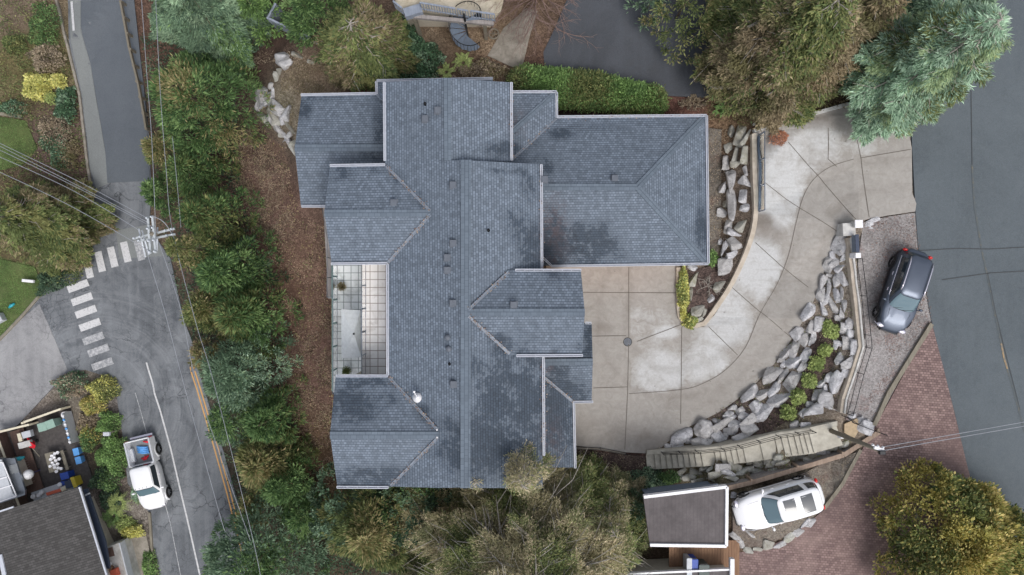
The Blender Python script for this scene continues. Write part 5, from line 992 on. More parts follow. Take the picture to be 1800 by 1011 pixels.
def suv(label, name, loc, rz, L, Wd, H, paint, hood, cabin, roofx, wins, rails, glassroof, lowtrim, cowl):
    t = thing(name, label, 'car', loc, rz); h = L / 2; w = Wd / 2
    zb = lambda x: lerpt(x, [(-h, .93 * H * .62), (-h + .3, 1.02), (0, 1.0), (cowl, 1.0), (h - .5, .88), (h, .68)])
    wf = lambda x: lerpt(x, [(-h, .9), (-h + .7, .99), (0, .975), (h - 1.2, 1), (h, .86)])
    rr = [ring(-h * .96, h * .95, w * .9, 5, .24, wf=wf), ring(-h, h, w * .985, 4.6, .42, wf=wf), ring(-h, h, w, 4.4, lambda x: .42 + (zb(x) - .42) * .5, wf=wf), ring(-h * .995, h * .99, w * .99, 4.2, lambda x: .42 + (zb(x) - .42) * .86, wf=wf),
          ring(-h * .98, h * .965, w * .95, 4, lambda x: zb(x), wf=wf), ring(-h * .94, h * .92, w * .88, 3.8, lambda x: zb(x) + .035, wf=wf), ring(-h * .7, h * .7, w * .6, 3, lambda x: zb(x) + .06, wf=wf), ring(-h * .3, h * .3, w * .25, 2.6, lambda x: zb(x) + .075)]
    loft(rr).build('body', paint, t, True, world=False)
    loft([ring(-h * 1.0, h * 1.0, w * 1.004, 4.5, .3, wf=wf), ring(-h * 1.004, h * 1.003, w * 1.006, 4.5, .5, wf=wf)], False).build('sill_trim', lowtrim, t, True, world=False)
    c0 = ring(cabin[0], cabin[1], w * .88, 5.5, lambda x: zb(x) + .0); zr = lambda x: H - .035 - .04 * ((x - roofx[2]) / 1.2) ** 2
    c1 = ring(roofx[0], roofx[1], w * .69, 5.5, lambda x: zr(x) - .035); cmid = [tuple(Vector(a).lerp(Vector(b), .55) + Vector((0, math.copysign(.03, a[1]), 0))) for a, b in zip(c0, c1)]
    c2 = ring(roofx[0] + .05, roofx[1] - .05, w * .655, 5, lambda x: zr(x) - .005); c3 = ring(roofx[0] + .35, roofx[1] - .35, w * .42, 4, lambda x: zr(x) + .025); c4 = ring(roofx[0] + .9, roofx[1] - .9, w * .15, 3, lambda x: zr(x) + .033)
    loft([c0, cmid, c1, c2, c3, c4]).build('cabin', paint, t, True, world=False)
    cxm, axm = (cabin[0] + cabin[1]) / 2, (cabin[1] - cabin[0]) / 2; an = lambda j: (j + .5) * 360 / N
    front = lambda j: an(j) < 41 or an(j) > 319; rear = lambda j: 139 < an(j) < 221
    def dbl(sel, lo, hi, name_, mat):
        m = MB(); mid = .55
        for a, b, l0, h0 in ((c0, cmid, lo / mid, 1), (cmid, c1, 0, (hi - mid) / (1 - mid))):
            q = faces_between(a, b, sel, l0, h0, .008); m.add(q.v, q.f)
        bm = m.build(name_, mat, t, True, world=False); return bm
    dbl(front, .02, .97, 'windscreen_surround', MT['trim']); m_ = MB()
    f2 = lambda j: an(j) < 36 or an(j) > 324
    for a, b, l0, h0 in ((c0, cmid, .14, 1), (cmid, c1, 0, .9)):
        q = faces_between(a, b, f2, l0, h0, .013); m_.add(q.v, q.f)
    m_.build('windscreen', MT['screen'], t, True, world=False); dbl(rear, .12, .9, 'rear_window', MT['glass'])
    for x0, x1 in wins:
        for s in (1, -1):
            def sd(j, s=s):
                a = an(j); sx = 41 < a < 139 if s > 0 else 221 < a < 319; xm = (c0[j][0] + c0[(j + 1) % N][0]) / 2; return sx and x0 < xm < x1
            dbl(sd, .1, .88, 'side_window', MT['glass'])
    for s in (1, -1):
        for x in (h - .92, -h + .95): wheel(t, x, s * (w - .13)); 
        for x in (h - .92, -h + .95):
            m = MB(); a = [(x + .43 * math.cos(PI * k / 12), s * w * .985 * wf(x), .36 + .43 * math.sin(PI * k / 12)) for k in range(13)]; a2 = [(p[0], p[1] + s * .025, p[2]) for p in a]; b2 = [(x + .37 * math.cos(PI * k / 12), s * (w * .985 * wf(x) + .012), .36 + .37 * math.sin(PI * k / 12)) for k in range(13)]
            m.add(a2 + b2, [(k, k + 1, 14 + k, 13 + k) for k in range(12)]); m.build('wheel_arch', lowtrim, t, world=False)
        m = MB(); m.ico((cowl - .28, s * (w + .1), 1.08), .1, (.75, 1.15, .75)); m.beam((cowl - .22, s * (w - .08), 1.02), (cowl - .26, s * (w + .06), 1.05), .05, .05); m.build('mirror', paint, t, True, world=False)
        for x in (.15, -.75): MB().box((x, s * (w * .99), .87), (.2, .05, .035)).build('door_handle', MT['chrome'] if rails else paint, t, bevel=.008, world=False)
        m = MB(); m.ico((h - .24, s * (w * .66), .72), .16, (.9, 1.5, .55)); m.build('headlight', MT['chrome'], t, True, world=False); m = MB(); m.ico((-h + .2, s * (w * .76), .93), .12, (.7, 1.2, .9)); m.build('taillight', MT['lens'], t, True, world=False)
        if rails:
            m = MB(); m.tube([(x, s * (w * .66), zr(x) + .05 - (.06 if k in (0, 6) else 0)) for k, x in enumerate([roofx[0] + .15 + (roofx[1] - roofx[0] - .35) * k / 6 for k in range(7)])], .032, 6); m.build('roof_rail', MT['chrome'], t, True, world=False)
            m = MB(); m.tube([(x, s * w * .905, zb(x) + .03) for x in [cabin[0] + .35 + (cabin[1] - cabin[0] - 1.0) * k / 6 for k in range(7)]], .026, 5); m.build('window_trim', MT['chrome'], t, True, world=False)
    for x0, x1, ww in glassroof:
        m = MB(); k = 8; vs = [];
        for i in range(k + 1):
            for j_ in range(k + 1):
                x = x0 + (x1 - x0) * i / k; y = -ww + 2 * ww * j_ / k; vs.append((x, y, zr(x) + .042 - .035 * (abs(y) / (w * .6)) ** 2))
        m.add(vs, [(i * (k + 1) + j_, (i + 1) * (k + 1) + j_, (i + 1) * (k + 1) + j_ + 1, i * (k + 1) + j_ + 1) for i in range(k) for j_ in range(k)]); m.build('sunroof', MT['rglass'], t, True, world=False)
    m = MB(); m.box((h - .02, 0, .5), (.1, w * 1.1, .2)); m.build('grille', MT['trim'], t, bevel=.03, world=False); m = MB()
    m.tube([(h - .13 - .3 * (abs(y) / w) ** 3, y, .46) for y in [w * q / 5 * .92 for q in range(-5, 6)]], .03, 6); m.build('bumper_trim', MT['chrome'] if rails else MT['trim'], t, True, world=False)
    for s in (.1, -.45): MB().beam((cowl + .02, s, zb(cowl) + .06), (cowl - .12, s + .5, zb(cowl) + .14), .02, .02).build('wiper', MT['black'], t, world=False)
    for y in (-w * .5, w * .5): MB().tube([(h - .3, y * 1.05, zb(h - .3) + .045), (h - .9, y * 1.15, zb(h - .9) + .055), (cowl + .1, y * 1.25, zb(cowl) + .055)], .006, 4).build('hood_crease', MT['trim'], t, True, world=False)
    return t
def road_at(px, py, zc, g): c = P(px, py, g + zc); return Vector((c.x, c.y, h1(c.x, c.y) + .03))
c = road_at(1589, 512, .8, 9.07)
suv('dark grey sport utility car with chrome roof rails parked on the gravel pad', 'parked_car', c, math.radians(-90 - 18), 4.75, 1.88, 1.68, MT['carG'], 0, (-2.15, 1.12), (-1.92, .32, -.7), ((-1.75, -1.05), (-.98, -.2), (-.12, .7)), True, (), MT['trim'], 1.05)
c = road_at(1370, 888, .85, 8.78)
suv('white sport utility car with dark glass roof panels parked by the timber wall', 'parked_car', c, math.radians(180 + 16.5), 5.0, 2.02, 1.76, MT['carW'], 0, (-2.25, 1.05), (-2.08, .3, -.8), ((-2.05, -1.55), (-1.0, -.15), (-.05, .65)), False, ((-1.62, -.95, .5), (-.62, .02, .5)), MT['silver_' if 0 else 'carP'], 1.0)
# pickup
c = road_at(261, 832, .7, .05); t = thing('pickup_truck', 'white pickup truck with open bed parked on the left road', 'pickup truck', c, math.radians(-90 + 13.5)); L = 4.95; h = L / 2; w = .88
zb = lambda x: lerpt(x, [(-.7, 1.12), (1.2, 1.12), (1.5, 1.06), (h - .35, .98), (h, .78)]); wf = lambda x: lerpt(x, [(-h, .99), (1.6, 1.0), (h, .84)])
rr = [ring(-.72, h * .97, w * .9, 6, .32, wf=wf), ring(-.75, h, w, 6, .5, wf=wf), ring(-.75, h, w * 1.0, 6, lambda x: .5 + (zb(x) - .5) * .6, wf=wf), ring(-.75, h * .985, w * .97, 5.6, lambda x: zb(x), wf=wf), ring(-.65, h * .94, w * .9, 5, lambda x: zb(x) + .035, wf=wf), ring(0, h * .7, w * .6, 3, lambda x: zb(x) + .06, wf=wf), ring(.4, h * .5, w * .2, 3, lambda x: zb(x) + .07)]
loft(rr).build('body', MT['carP'], t, True, world=False)
c0 = ring(-.76, 1.4, w * .93, 7, 1.1); c1 = ring(-.66, .8, w * .78, 7, 1.66); c2 = ring(-.6, .74, w * .73, 6, 1.7); c3 = ring(-.4, .55, w * .4, 4, 1.73); loft([c0, c1, c2, c3]).build('cabin', MT['carP'], t, True, world=False); an = lambda j: (j + .5) * 360 / N
faces_between(c0, c1, lambda j: an(j) < 41 or an(j) > 319, .03, .96, .008).build('windscreen_surround', MT['trim'], t, True, world=False)
faces_between(c0, c1, lambda j: an(j) < 38 or an(j) > 322, .1, .9, .014).build('windscreen', MT['screen'], t, True, world=False); faces_between(c0, c1, lambda j: 146 < an(j) < 214, .2, .85, .008).build('rear_window', MT['glass'], t, True, world=False)
for s in (1, -1):
    faces_between(c0, c1, lambda j: (44 < an(j) < 136 if s > 0 else 224 < an(j) < 316) and -.55 < c0[j][0] < 1.15, .1, .86, .008).build('side_window', MT['glass'], t, True, world=False)
    for x in (h - .85, -h + 1.05): wheel(t, x, s * (w - .08), .37, .26)
    for x in (h - .85, -h + 1.05):
        m = MB(); m.tube([(x + .46 * math.cos(PI * k / 12), s * (w - .03), .37 + .46 * math.sin(PI * k / 12)) for k in range(13)], .07, 6); m.build('wheel_arch', MT['carP'], t, True, world=False)
    m = MB(); m.box((1.05, s * (w + .13), 1.2), (.12, .2, .2)); m.build('mirror', MT['carP'], t, bevel=.04, world=False)
    MB().box((-1.57, s * (w - .05), .84), (1.7, .1, .72)).build('bed_side', MT['carP'], t, bevel=.035, world=False); MB().box((-1.57, s * (w - .05), 1.215), (1.7, .11, .03)).build('bed_rail', MT['palegrey'], t, bevel=.01, world=False)
    MB().box((-1.45, s * (w - .2), .78), (.95, .22, .3)).build('wheel_well', MT['palegrey'], t, bevel=.06, world=False)
    m = MB(); m.ico((h - .2, s * w * .62, .8), .13, (.9, 1.6, .7)); m.build('headlight', MT['chrome'], t, True, world=False); MB().box((-h + .03, s * (w - .06), .95), (.06, .12, .35)).build('taillight', MT['red'], t, bevel=.01, world=False); MB().box((.1, s * (w * 1.0), .98), (.16, .04, .04)).build('door_handle', MT['chrome'], t, world=False)
MB().box((-1.57, 0, .6), (1.7, w * 1.8, .06)).build('bed_floor', MT['greypl'], t, world=False); MB().box((-h + .06, 0, .88), (.08, w * 1.9, .62)).build('tailgate', MT['carP'], t, bevel=.03, world=False); MB().box((-.74, 0, .9), (.07, w * 1.9, .6)).build('bed_front', MT['carP'], t, bevel=.02, world=False)
MB().box((-h - .08, 0, .5), (.16, w * 1.8, .14)).build('rear_bumper', MT['chrome'], t, bevel=.03, world=False); MB().box((h - .03, 0, .62), (.08, w * 1.2, .2)).build('grille', MT['trim'], t, bevel=.03, world=False)
MB().box((-1.2, 0, .4), (2.6, .9, .16)).build('frame', MT['black'], t, world=False)
m = MB()
for i in range(5): m.box((.72, -.5 + i * .25, 1.735), (.05, .03, .03))
m.build('cab_light', MT['black'], t, bevel=.005, world=False)
def inbed(x, y, z): a = math.radians(-90 + 13.5); return Vector((c.x + x * math.cos(a) - y * math.sin(a), c.y + x * math.sin(a) + y * math.cos(a), c.z + z))
m = MB()
for k in range(4): m.tube([inbed(-1.95 + k * .13, -.35, .72), inbed(-1.82 + k * .12, .0, .8), inbed(-1.75 + k * .13, .4, .72)], [.05, .09, .05], 8)
tag(m.build('tarpaulin', MT['ltblue'], None, True), 'crumpled bright blue tarpaulin lying in the pickup bed', 'tarpaulin')
m = MB(); m.tube([inbed(-1.1, -.2, .7), inbed(-1.0, .1, .78), inbed(-1.2, .3, .7)], [.06, .08, .05], 8); m.tube([inbed(-.95, -.1, .7), inbed(-1.2, .1, .74)], .06, 8); tag(m.build('bag', MT['red'], None, True), 'small red bag in the pickup bed near the cab', 'bag')
m = MB(); m.tube([inbed(-2.2, .2, .75), inbed(-2.1, .5, .82), inbed(-2.25, .65, .75)], [.05, .08, .04], 8); tag(m.build('bag', MT['red'], None, True), 'red bundle in the pickup bed beside the tailgate', 'bag')

# ---------------------------------------------------------------- utility poles and wires
zt = 10.8; top = P(268, 411, zt); t = thing('utility_pole', 'utility pole with crossed double arms and many wires above the left road', 'utility pole', (top.x, top.y, .3))
MB().tube([(top.x - 1.2, top.y, -.2), (top.x, top.y, zt + .1)], [.16, .11], 12).build('pole', MT['pole'], t, True)
def arm(x0, y0, x1, y1, z): a, b = P(x0, y0, z), P(x1, y1, z); MB().beam(a, b, .11, .12).build('crossarm', MT['xarm'], t, bevel=.01); return a, b
arms = [arm(260,381,265,446,zt), arm(268,379,274,445,zt), arm(234,420,307,402,zt-.5), arm(243,424,308,412,zt-.5)]
for a, b in arms[:2]:
    for f_ in (.04, .33, .66, .96): MB().lathe(a.lerp(b, f_) + Vector((0, 0, .06)), [(.05, 0), (.07, .05), (.04, .09), (.06, .13), (.03, .18)], 10).build('insulator', MT['insul'], t, True)
for a, b in arms[2:]:
    for f_ in (.05, .2, .5, .8, .95): MB().lathe(a.lerp(b, f_) + Vector((0, 0, .06)), [(.05, 0), (.07, .05), (.04, .09), (.06, .13), (.03, .18)], 10).build('insulator', MT['insul'], t, True)
for x0, y0, x1, y1 in ((244,402,256,452),(250,405,262,448),(277,400,276,441)): a, b = P(x0, y0, zt - .9), P(x1, y1, zt - 1.6); MB().tube([a, b], .05, 6).build('cutout', MT['insul'], t, True)
def wire(label, pts, z0, z1, sag=.25, r=.015, name='overhead_wire', zs=None):
    n = 24; q = [];
    pp = smooth(pts, 8) if len(pts) > 2 else [(pts[0][0] + (pts[1][0] - pts[0][0]) * i / n, pts[0][1] + (pts[1][1] - pts[0][1]) * i / n) for i in range(n + 1)]
    for i, p in enumerate(pp): f_ = i / (len(pp) - 1); q.append(P(p[0], p[1], z0 + (z1 - z0) * f_ - sag * 4 * f_ * (1 - f_)))
    o = MB().tube(q, r, 5).build(name, MT['wire'], None, True); tag(o, label, 'wire', 'overhead wires')
wire('uppermost of the wires running from the pole to the upper left edge', [(-60,222),(0,252),(140,320),(260,384)], 10.2, 11)
wire('second highest wire from the pole to the upper left edge', [(-60,226),(0,257),(140,328),(258,390)], 10.2, 10.95); wire('third wire from the pole to the upper left edge', [(-60,238),(0,264),(140,332),(266,398)], 10.2, 10.95)
wire('fourth wire from the pole to the upper left edge, second from the bottom', [(-60,252),(0,276),(130,336),(245,405)], 10.2, 10.9, r=.016); wire('lowest wire reaching the left edge, just below the others', [(-60,280),(0,303),(120,360),(240,428),(262,441)], 10.2, 10.9, r=.016)
wire('thin wire running up from the pole past the guard rail', [(246,-40),(258,130),(267,250),(275,440)], 10.4, 11, .1); wire('thin wire running down the picture over the hedge from top to bottom', [(272,-40),(281,150),(292,297),(303,405),(345,570),(375,670),(445,950),(462,1040)], 9.8, 9.8, .1)
wire('short thin wire above the hedge just right of the pole', [(303,240),(311,320),(318,400)], 9.2, 9.4, .05, .014); wire('wire leaving the pole downwards across the road bend', [(250,405),(258,443),(290,550),(327,690),(385,900),(396,935)], 11, 9.5, .1); wire('thin wire leaving the pole along the road edge', [(279,425),(318,545),(350,690),(440,950)], 10.8, 9.5, .1, .014)
wire('curved jumper cable looping at the pole arms', [(268,380),(285,388),(298,404),(308,425),(305,432),(296,430),(294,424)], 10.9, 9.8, .1, .02)
b = Vector(P(1462, 758, 8.95)); tp = P(1549, 793, 13.9); t = thing('utility_pole', 'leaning weathered pole at the top of the garden stair with a white lamp head', 'utility pole', b)
MB().tube([b - Vector((0, 0, .4)), b.lerp(tp, .5), tp], [.13, .12, .1], 12).build('pole', MT['pole'], t, True)
MB().box(tp + Vector((-.12, .12, .0)), (.5, .16, .12), -.3).build('bracket', MT['white'], t, bevel=.02); MB().box(tp + Vector((.0, -.05, .06)), (.3, .2, .2)).build('pole_cap', MT['dkmetal'], t, bevel=.03)
for k in range(3): MB().lathe(tp + Vector((-.4 + .25 * k, .3 - .06 * k, -.1)), [(.04, 0), (.07, .05), (.05, .12), (.03, .16)], 10).build('insulator', MT['white'], t, True)
MB().box(b + Vector((.05, -.1, .9)), (.18, .16, .5)).build('meter_box', MT['white'], t, bevel=.02)
wire('upper of the two wires crossing the paving to the right edge', [(1550,786),(1800,742),(1900,724)], 13.8, 13, .2, .016); wire('lower dashed looking wire crossing the paving to the right edge', [(1553,792),(1800,749),(1900,732)], 13.6, 12.8, .25, .018)
# ---------------------------------------------------------------- vegetation
PAL = {k: [lin(*c) for c in v] for k, v in dict(
    olive=[(88,98,54),(108,114,62),(72,86,48),(118,116,66)], gold=[(138,124,80),(150,132,92),(116,112,68),(102,108,62)], green=[(72,98,54),(92,118,64),(58,84,48),(106,130,74)],
    blue=[(86,108,86),(104,126,100),(72,94,76),(120,140,114)], dark=[(52,74,56),(66,88,66),(44,62,48),(84,104,80)], brown=[(122,104,80),(136,118,92),(98,90,62),(104,96,62)], larch=[(142,128,98),(128,120,86),(160,142,116),(112,110,76)],
    lime=[(136,146,78),(152,160,92),(116,128,68)], yell=[(178,168,84),(150,148,72),(196,182,100)], bright=[(96,124,64),(116,144,74),(82,108,58)], rust=[(158,100,76),(172,116,88),(134,84,64)], ivy=[(64,92,66),(82,112,82),(50,74,56),(110,132,108)],
    amber=[(158,142,66),(140,132,60),(176,154,86),(118,122,56)], mint=[(128,152,130),(150,172,150),(106,130,110),(132,146,108)], litter=[(110,82,72),(132,104,90),(86,66,58),(150,124,104)], redleaf=[(120,88,80),(140,108,98),(104,76,70)], dry=[(128,110,92),(150,130,112),(104,90,78)], yellbush=[(168,160,72),(188,178,96),(120,120,60)]).items()}
FB = 1.68
def nrm(a): return a / np.maximum(1e-6, np.linalg.norm(a, axis=1, keepdims=True))
def leaves(name, C, D, L, Wd, col, parent, tilt=.6, mat='leaf'):
    n = len(C); D = nrm(D); U = nrm(np.array([0, 0, 1.0]) + R.normal(0, tilt, (n, 3))); Sd = nrm(np.cross(D, U)); L = L[:, None] if hasattr(L, '__len__') else np.full((n, 1), L); Wd = Wd[:, None] if hasattr(Wd, '__len__') else np.full((n, 1), Wd)
    V = np.empty((n, 4, 3)); V[:, 0] = C; V[:, 1] = C + D * L * .45 + Sd * Wd * .5; V[:, 2] = C + D * L; V[:, 3] = C + D * L * .45 - Sd * Wd * .5
    me = npmesh(name, V.reshape(-1, 3), np.arange(4 * n).reshape(n, 4), 4, np.repeat(col, 4, axis=0)); return link(name, me, MT[mat], parent)
def pick(pal, n, pos=None, var=.18, mixp=None, cs=.9):
    c = np.array([q[:3] for q in PAL[pal]]); m = len(c)
    if pos is not None:   # clumps share a tint
        ph = np.sin(pos[:, 0] * cs * 2.1 + np.sin(pos[:, 1] * cs * 1.7) * 2) + np.sin(pos[:, 1] * cs * 2.3 + np.sin(pos[:, 2] * cs * 1.9) * 2); k = np.clip(((ph + 2) / 4 * m + R.normal(0, .6, n)).astype(int), 0, m - 1)
    else: k = R.integers(0, m, n)
    o = c[k] * (1 + R.normal(0, var, (n, 1)))
    if mixp is not None:
        c2 = np.array([q[:3] for q in PAL[mixp[0]]]); s = R.random(n) < mixp[1]
        if pos is not None: s = (np.sin(pos[:, 0] * 1.3 + 2) * np.sin(pos[:, 1] * 1.1 + 1) + R.normal(0, .35, n)) > (1 - 2 * mixp[1])
        o[s] = c2[R.integers(0, len(c2), s.sum())] * (1 + R.normal(0, var, (s.sum(), 1)))
    lum = o @ np.array([.3, .55, .15]); o = (lum[:, None] * .2 + o * .8) * FB * np.array([.97, 1.03, .97])
    return np.clip(o, .004, .9)
def tubes(name, lines, mat, parent, n=4):
    m = MB()
    for p, r in lines: m.tube(p, r, n, False)
    return m.build(name, MT[mat], parent, True)
def tree(name, label, cat, px, py, rpx, H, style='tuft', pal='olive', dens=1.0, mixp=None, group=None, bark='bark', zb=None, lean=(0, 0), cone=.75, tl=.24, sq=(1, 1), nb=70, twigs=0, top=1.0, wood=1, leafw=.07, azr=None):
    """crown whose middle height lies over pixel (px,py); rpx its photo radius"""
    mid = .62 if style == 'spray' else .7
    g0 = G(px, py); z0 = (g0.z if zb is None else zb); cpos = P(px, py, z0 + H * mid); z0 = h1(cpos.x, cpos.y); cpos = P(px, py, z0 + H * mid); z0 = h1(cpos.x, cpos.y)
    Rr = rpx * (HC - z0 - H * mid) / F * (1.16 if style == 'tuft' else 1.08); base = Vector((cpos.x, cpos.y, z0)); t = thing(name, label, cat, base, 0, group); B = np.array([base.x, base.y, z0])
    if H > 1.4: MB().tube([base - Vector((0, 0, .2)), base + Vector((lean[0] * .5, lean[1] * .5, H * .5)), base + Vector((lean[0], lean[1], H * .93 * top))], [max(.05, H * .022), H * .015, .02], 8).build('trunk', MT[bark], t, True)
    if style == 'tuft':
        nc = int(Rr * Rr * PI * 5.5 * dens) + 10; u = R.random(nc); az = R.random(nc) * 2 * PI
        # lumpy profile: radius falls with height
        hh = u ** .8; prof = np.sqrt(np.clip(1 - hh ** 2, 0, 1)) if cone < .5 else np.clip(1 - hh, .0, 1) ** cone
        lump = 1 + .16 * np.sin(az * 3 + rpx) + .1 * np.sin(az * 7 + 1) + R.normal(0, .05, nc); rad = Rr * prof * lump * np.where(R.random(nc) < .22, R.random(nc) * .8, 1)
        zlow = .12 * H; c = np.stack([np.cos(az) * rad * sq[0] + lean[0] * hh, np.sin(az) * rad * sq[1] + lean[1] * hh, zlow + hh * (H - zlow)], 1) + B; c[:, 2] += R.normal(0, .04 * H, nc)
        nl = 46; out = np.stack([np.cos(az), np.sin(az), .75 + 0 * az], 1); cr = R.uniform(.22, .5, nc) * min(1.25, .55 + Rr * .3)
        k = np.repeat(np.arange(nc), nl); n = len(k); d = nrm(out[k] * .9 + R.normal(0, .62, (n, 3))); pos = c[k] + d * (cr[k] * R.random(n) ** .5)[:, None] * np.array([1, 1, .8])
        tint = 1 + .17 * np.sin(k * 12.9898) * np.cos(k * 4.1); col = np.clip(pick(pal, n, c[k], .14, mixp) * tint[:, None], .004, .9)
        leaves('crown', pos, d + np.array([0, 0, .15]), R.uniform(.6, 1.3, n) * tl, R.uniform(.7, 1.3, n) * leafw, col, t)
    else:
        i = np.arange(nb); hf = np.linspace(.12, .97, nb) + R.normal(0, .02, nb); az = i * 2.399 + R.normal(0, .25, nb)
        if azr: az = azr[0] + (azr[1] - azr[0]) * R.random(nb)
        Lb = Rr * np.clip(1 - hf, .04, 1) ** cone * R.uniform(.72, 1.14, nb) * np.sqrt((np.cos(az) * sq[0]) ** 2 + (np.sin(az) * sq[1]) ** 2); rise = R.uniform(-.05, .3, nb); drop = R.uniform(.15, .4, nb)
        Fd = np.stack([np.cos(az), np.sin(az), 0 * az], 1); Sd = np.stack([-np.sin(az), np.cos(az), 0 * az], 1); root = B + np.stack([lean[0] * hf, lean[1] * hf, hf * H * top], 1)
        per = np.maximum(12, (Lb * Lb * 150 * dens + Lb * 50 * dens).astype(int)); k = np.repeat(i, per); n = len(k); tt = .12 + .88 * R.random(n) ** .75
        # side twigs at intervals make fronds
        side = np.sign(R.random(n) - .5); tw = (np.floor(tt * 11) + .5 * (side > 0)) / 11 + R.normal(0, .012, n); tw = np.clip(tw, .08, 1); sw = R.random(n) ** .8 * (.34 * (1.05 - tw) + .07) * Lb[k]
        bend = .35 * np.sin(k * 1.7); along = (tw * Lb[k] + sw * .75); zc = rise[k] * Lb[k] * tw - drop[k] * Lb[k] * tw ** 2 - sw * .25
        pos = root[k] + Fd[k] * along[:, None] + Sd[k] * (side * sw + bend * tw * tw * Lb[k] * .4)[:, None]; pos[:, 2] += zc; pos += R.normal(0, .1 if pal in ('larch', 'brown') else .055, (n, 3))
        d = Fd[k] * .85 + Sd[k] * (side * .55)[:, None] + R.normal(0, .62 if pal in ('larch', 'brown') else .42, (n, 3)); d[:, 2] -= .1
        tint = 1 + .2 * np.sin(k * 7.13); col = np.clip(pick(pal, n, pos, .16, mixp) * tint[:, None], .004, .9); leaves('crown', pos, d, R.uniform(.6, 1.4, n) * tl, R.uniform(.7, 1.3, n) * leafw, col, t, .5)
        if wood:
            ln = []
            for q in range(nb):
                p = []; 
                for s in (0, .3, .6, .85): v = root[q] + Fd[q] * s * Lb[q] + Sd[q] * (.35 * math.sin(q * 1.7) * s * s * Lb[q] * .4); v = v + np.array([0, 0, rise[q] * Lb[q] * s - drop[q] * Lb[q] * s * s + (.1 if bark == 'palebark' else .03)]); p.append(Vector(v))
                f3 = 1.7 if bark == 'palebark' else 1; ln.append((p, [(.012 + .011 * Lb[q]) * f3, (.011 + .008 * Lb[q]) * f3, (.012 + .003 * Lb[q]) * f3, .008]))
                if twigs:
                    for _ in range(twigs):
                        s = R.uniform(.25, .85); sd = 1 if R.random() > .5 else -1; v0 = Vector(root[q] + Fd[q] * s * Lb[q] + np.array([0, 0, rise[q] * Lb[q] * s - drop[q] * Lb[q] * s * s + .03])); l_ = Lb[q] * R.uniform(.15, .4); dv = Vector(Fd[q]) * .75 + Vector(Sd[q]) * sd * .7; ln.append(([v0, v0 + dv * l_ * .6 + Vector((0, 0, .05)), v0 + dv * l_], [.02, .014, .007]))
            tubes('limbs', ln, bark, t, 4)
    return t
def bush(name, label, cat, px, py, rx, ry, H, pal, dens=1, mixp=None, group=None, rot=0, tl=.13, lw=.07, up=.5, dir_out=.6):
    g = G(px, py, H * .6); t = thing(name, label, cat, g, 0, group); sc = (HC - g.z - H * .6) / F; a, b = rx * sc, ry * sc; n = int(PI * a * b * 420 * dens) + 150; az = R.random(n) * 2 * PI; rr = R.random(n) ** .5; hh = np.sqrt(np.clip(1 - rr ** 2, 0, 1)) * (.55 + .45 * R.random(n)) 
    lump = 1 + .12 * np.sin(az * 4 + px) + .08 * np.sin(az * 9); bx, by = np.cos(az) * rr * a * lump, np.sin(az) * rr * b * lump; cr, sr = math.cos(rot), math.sin(rot)
    lz = .12 * H * (np.sin(bx * 5 + px) + np.sin(by * 5.3 + py)); pos = np.stack([g.x + bx * cr - by * sr, g.y + bx * sr + by * cr, g.z + hh * H + lz], 1)
    d = np.stack([np.cos(az) * cr - np.sin(az) * sr, np.cos(az) * sr + np.sin(az) * cr, up + 0 * az], 1) * dir_out + R.normal(0, .6, (n, 3)); leaves('foliage', pos, d, R.uniform(.6, 1.4, n) * tl, R.uniform(.7, 1.3, n) * lw, pick(pal, n, pos, .17, mixp, 2.2), t)
    MB().tube([g - Vector((0, 0, .05)), g + Vector((.05, 0, H * .6))], [.03, .01], 5).build('stem', MT['bark'], t, True); return t
def fern(name, label, cat, px, py, r, H, pal, nf=16, lw=.09, group=None):
    g = G(px, py); t = thing(name, label, cat, g, 0, group); Rr = r * (HC - g.z) / F; m = 14; az = np.repeat(np.arange(nf) * 2.399 + R.normal(0, .2, nf), m * 2); s = np.tile(np.repeat(np.linspace(.15, 1, m), 2), nf); sd = np.tile([1, -1], nf * m); n = len(s); L = np.repeat(R.uniform(.7, 1.1, nf), m * 2) * Rr
    F_ = np.stack([np.cos(az), np.sin(az), 0 * az], 1); S_ = np.stack([-np.sin(az), np.cos(az), 0 * az], 1); pos = np.array(g) + F_ * (s * L)[:, None]; pos[:, 2] += H * np.sin(s * 2.6) + .02
    leaves('foliage', pos, F_ * .7 + S_ * (sd * .8)[:, None], (.28 * Rr * (1.15 - s)) + .03, lw * .5 + 0 * s, pick(pal, n, None, .15), t, .25); MB().lathe(g, [(.06, -.02), (.05, .08), (.02, .12)], 8).build('crown_base', MT['bark'], t, True); return t
def bare(name, label, cat, px, py, r, H, n0=9, mat='twig', depth=3, spread=1.0, rr=.03, fan=None, group=None):
    g = G(px, py); t = thing(name, label, cat, g, 0, group); Rr = r * (HC - g.z - H / 2) / F; lines = []
    def grow(p, d, L, rad, k):
        q = [p]; dd = d.copy()
        for i in range(3): dd = (dd + Vector(R.normal(0, .16, 3))).normalized(); q.append(q[-1] + dd * L / 3)
        lines.append((q, [rad, rad * .85, rad * .7, rad * .5]))
        if k:
            for i in range(3 if k > 1 else 4): s = q[1 + i % 3]; nd = (dd + Vector(R.normal(0, .5, 3)) * spread); nd.z = abs(nd.z) * .4; grow(s, nd.normalized(), L * R.uniform(.45, .7), rad * .55, k - 1)
    for i in range(n0): a = (i * 2.399 if fan is None else fan[0] + (fan[1] - fan[0]) * R.random()); grow(g, Vector((math.cos(a), math.sin(a), H / Rr * R.uniform(.6, 1.2))).normalized(), (Rr * Rr + H * H * .5) ** .5 * R.uniform(.5, .75), rr, depth)
    tubes('limbs', lines, mat, t, 3); return t
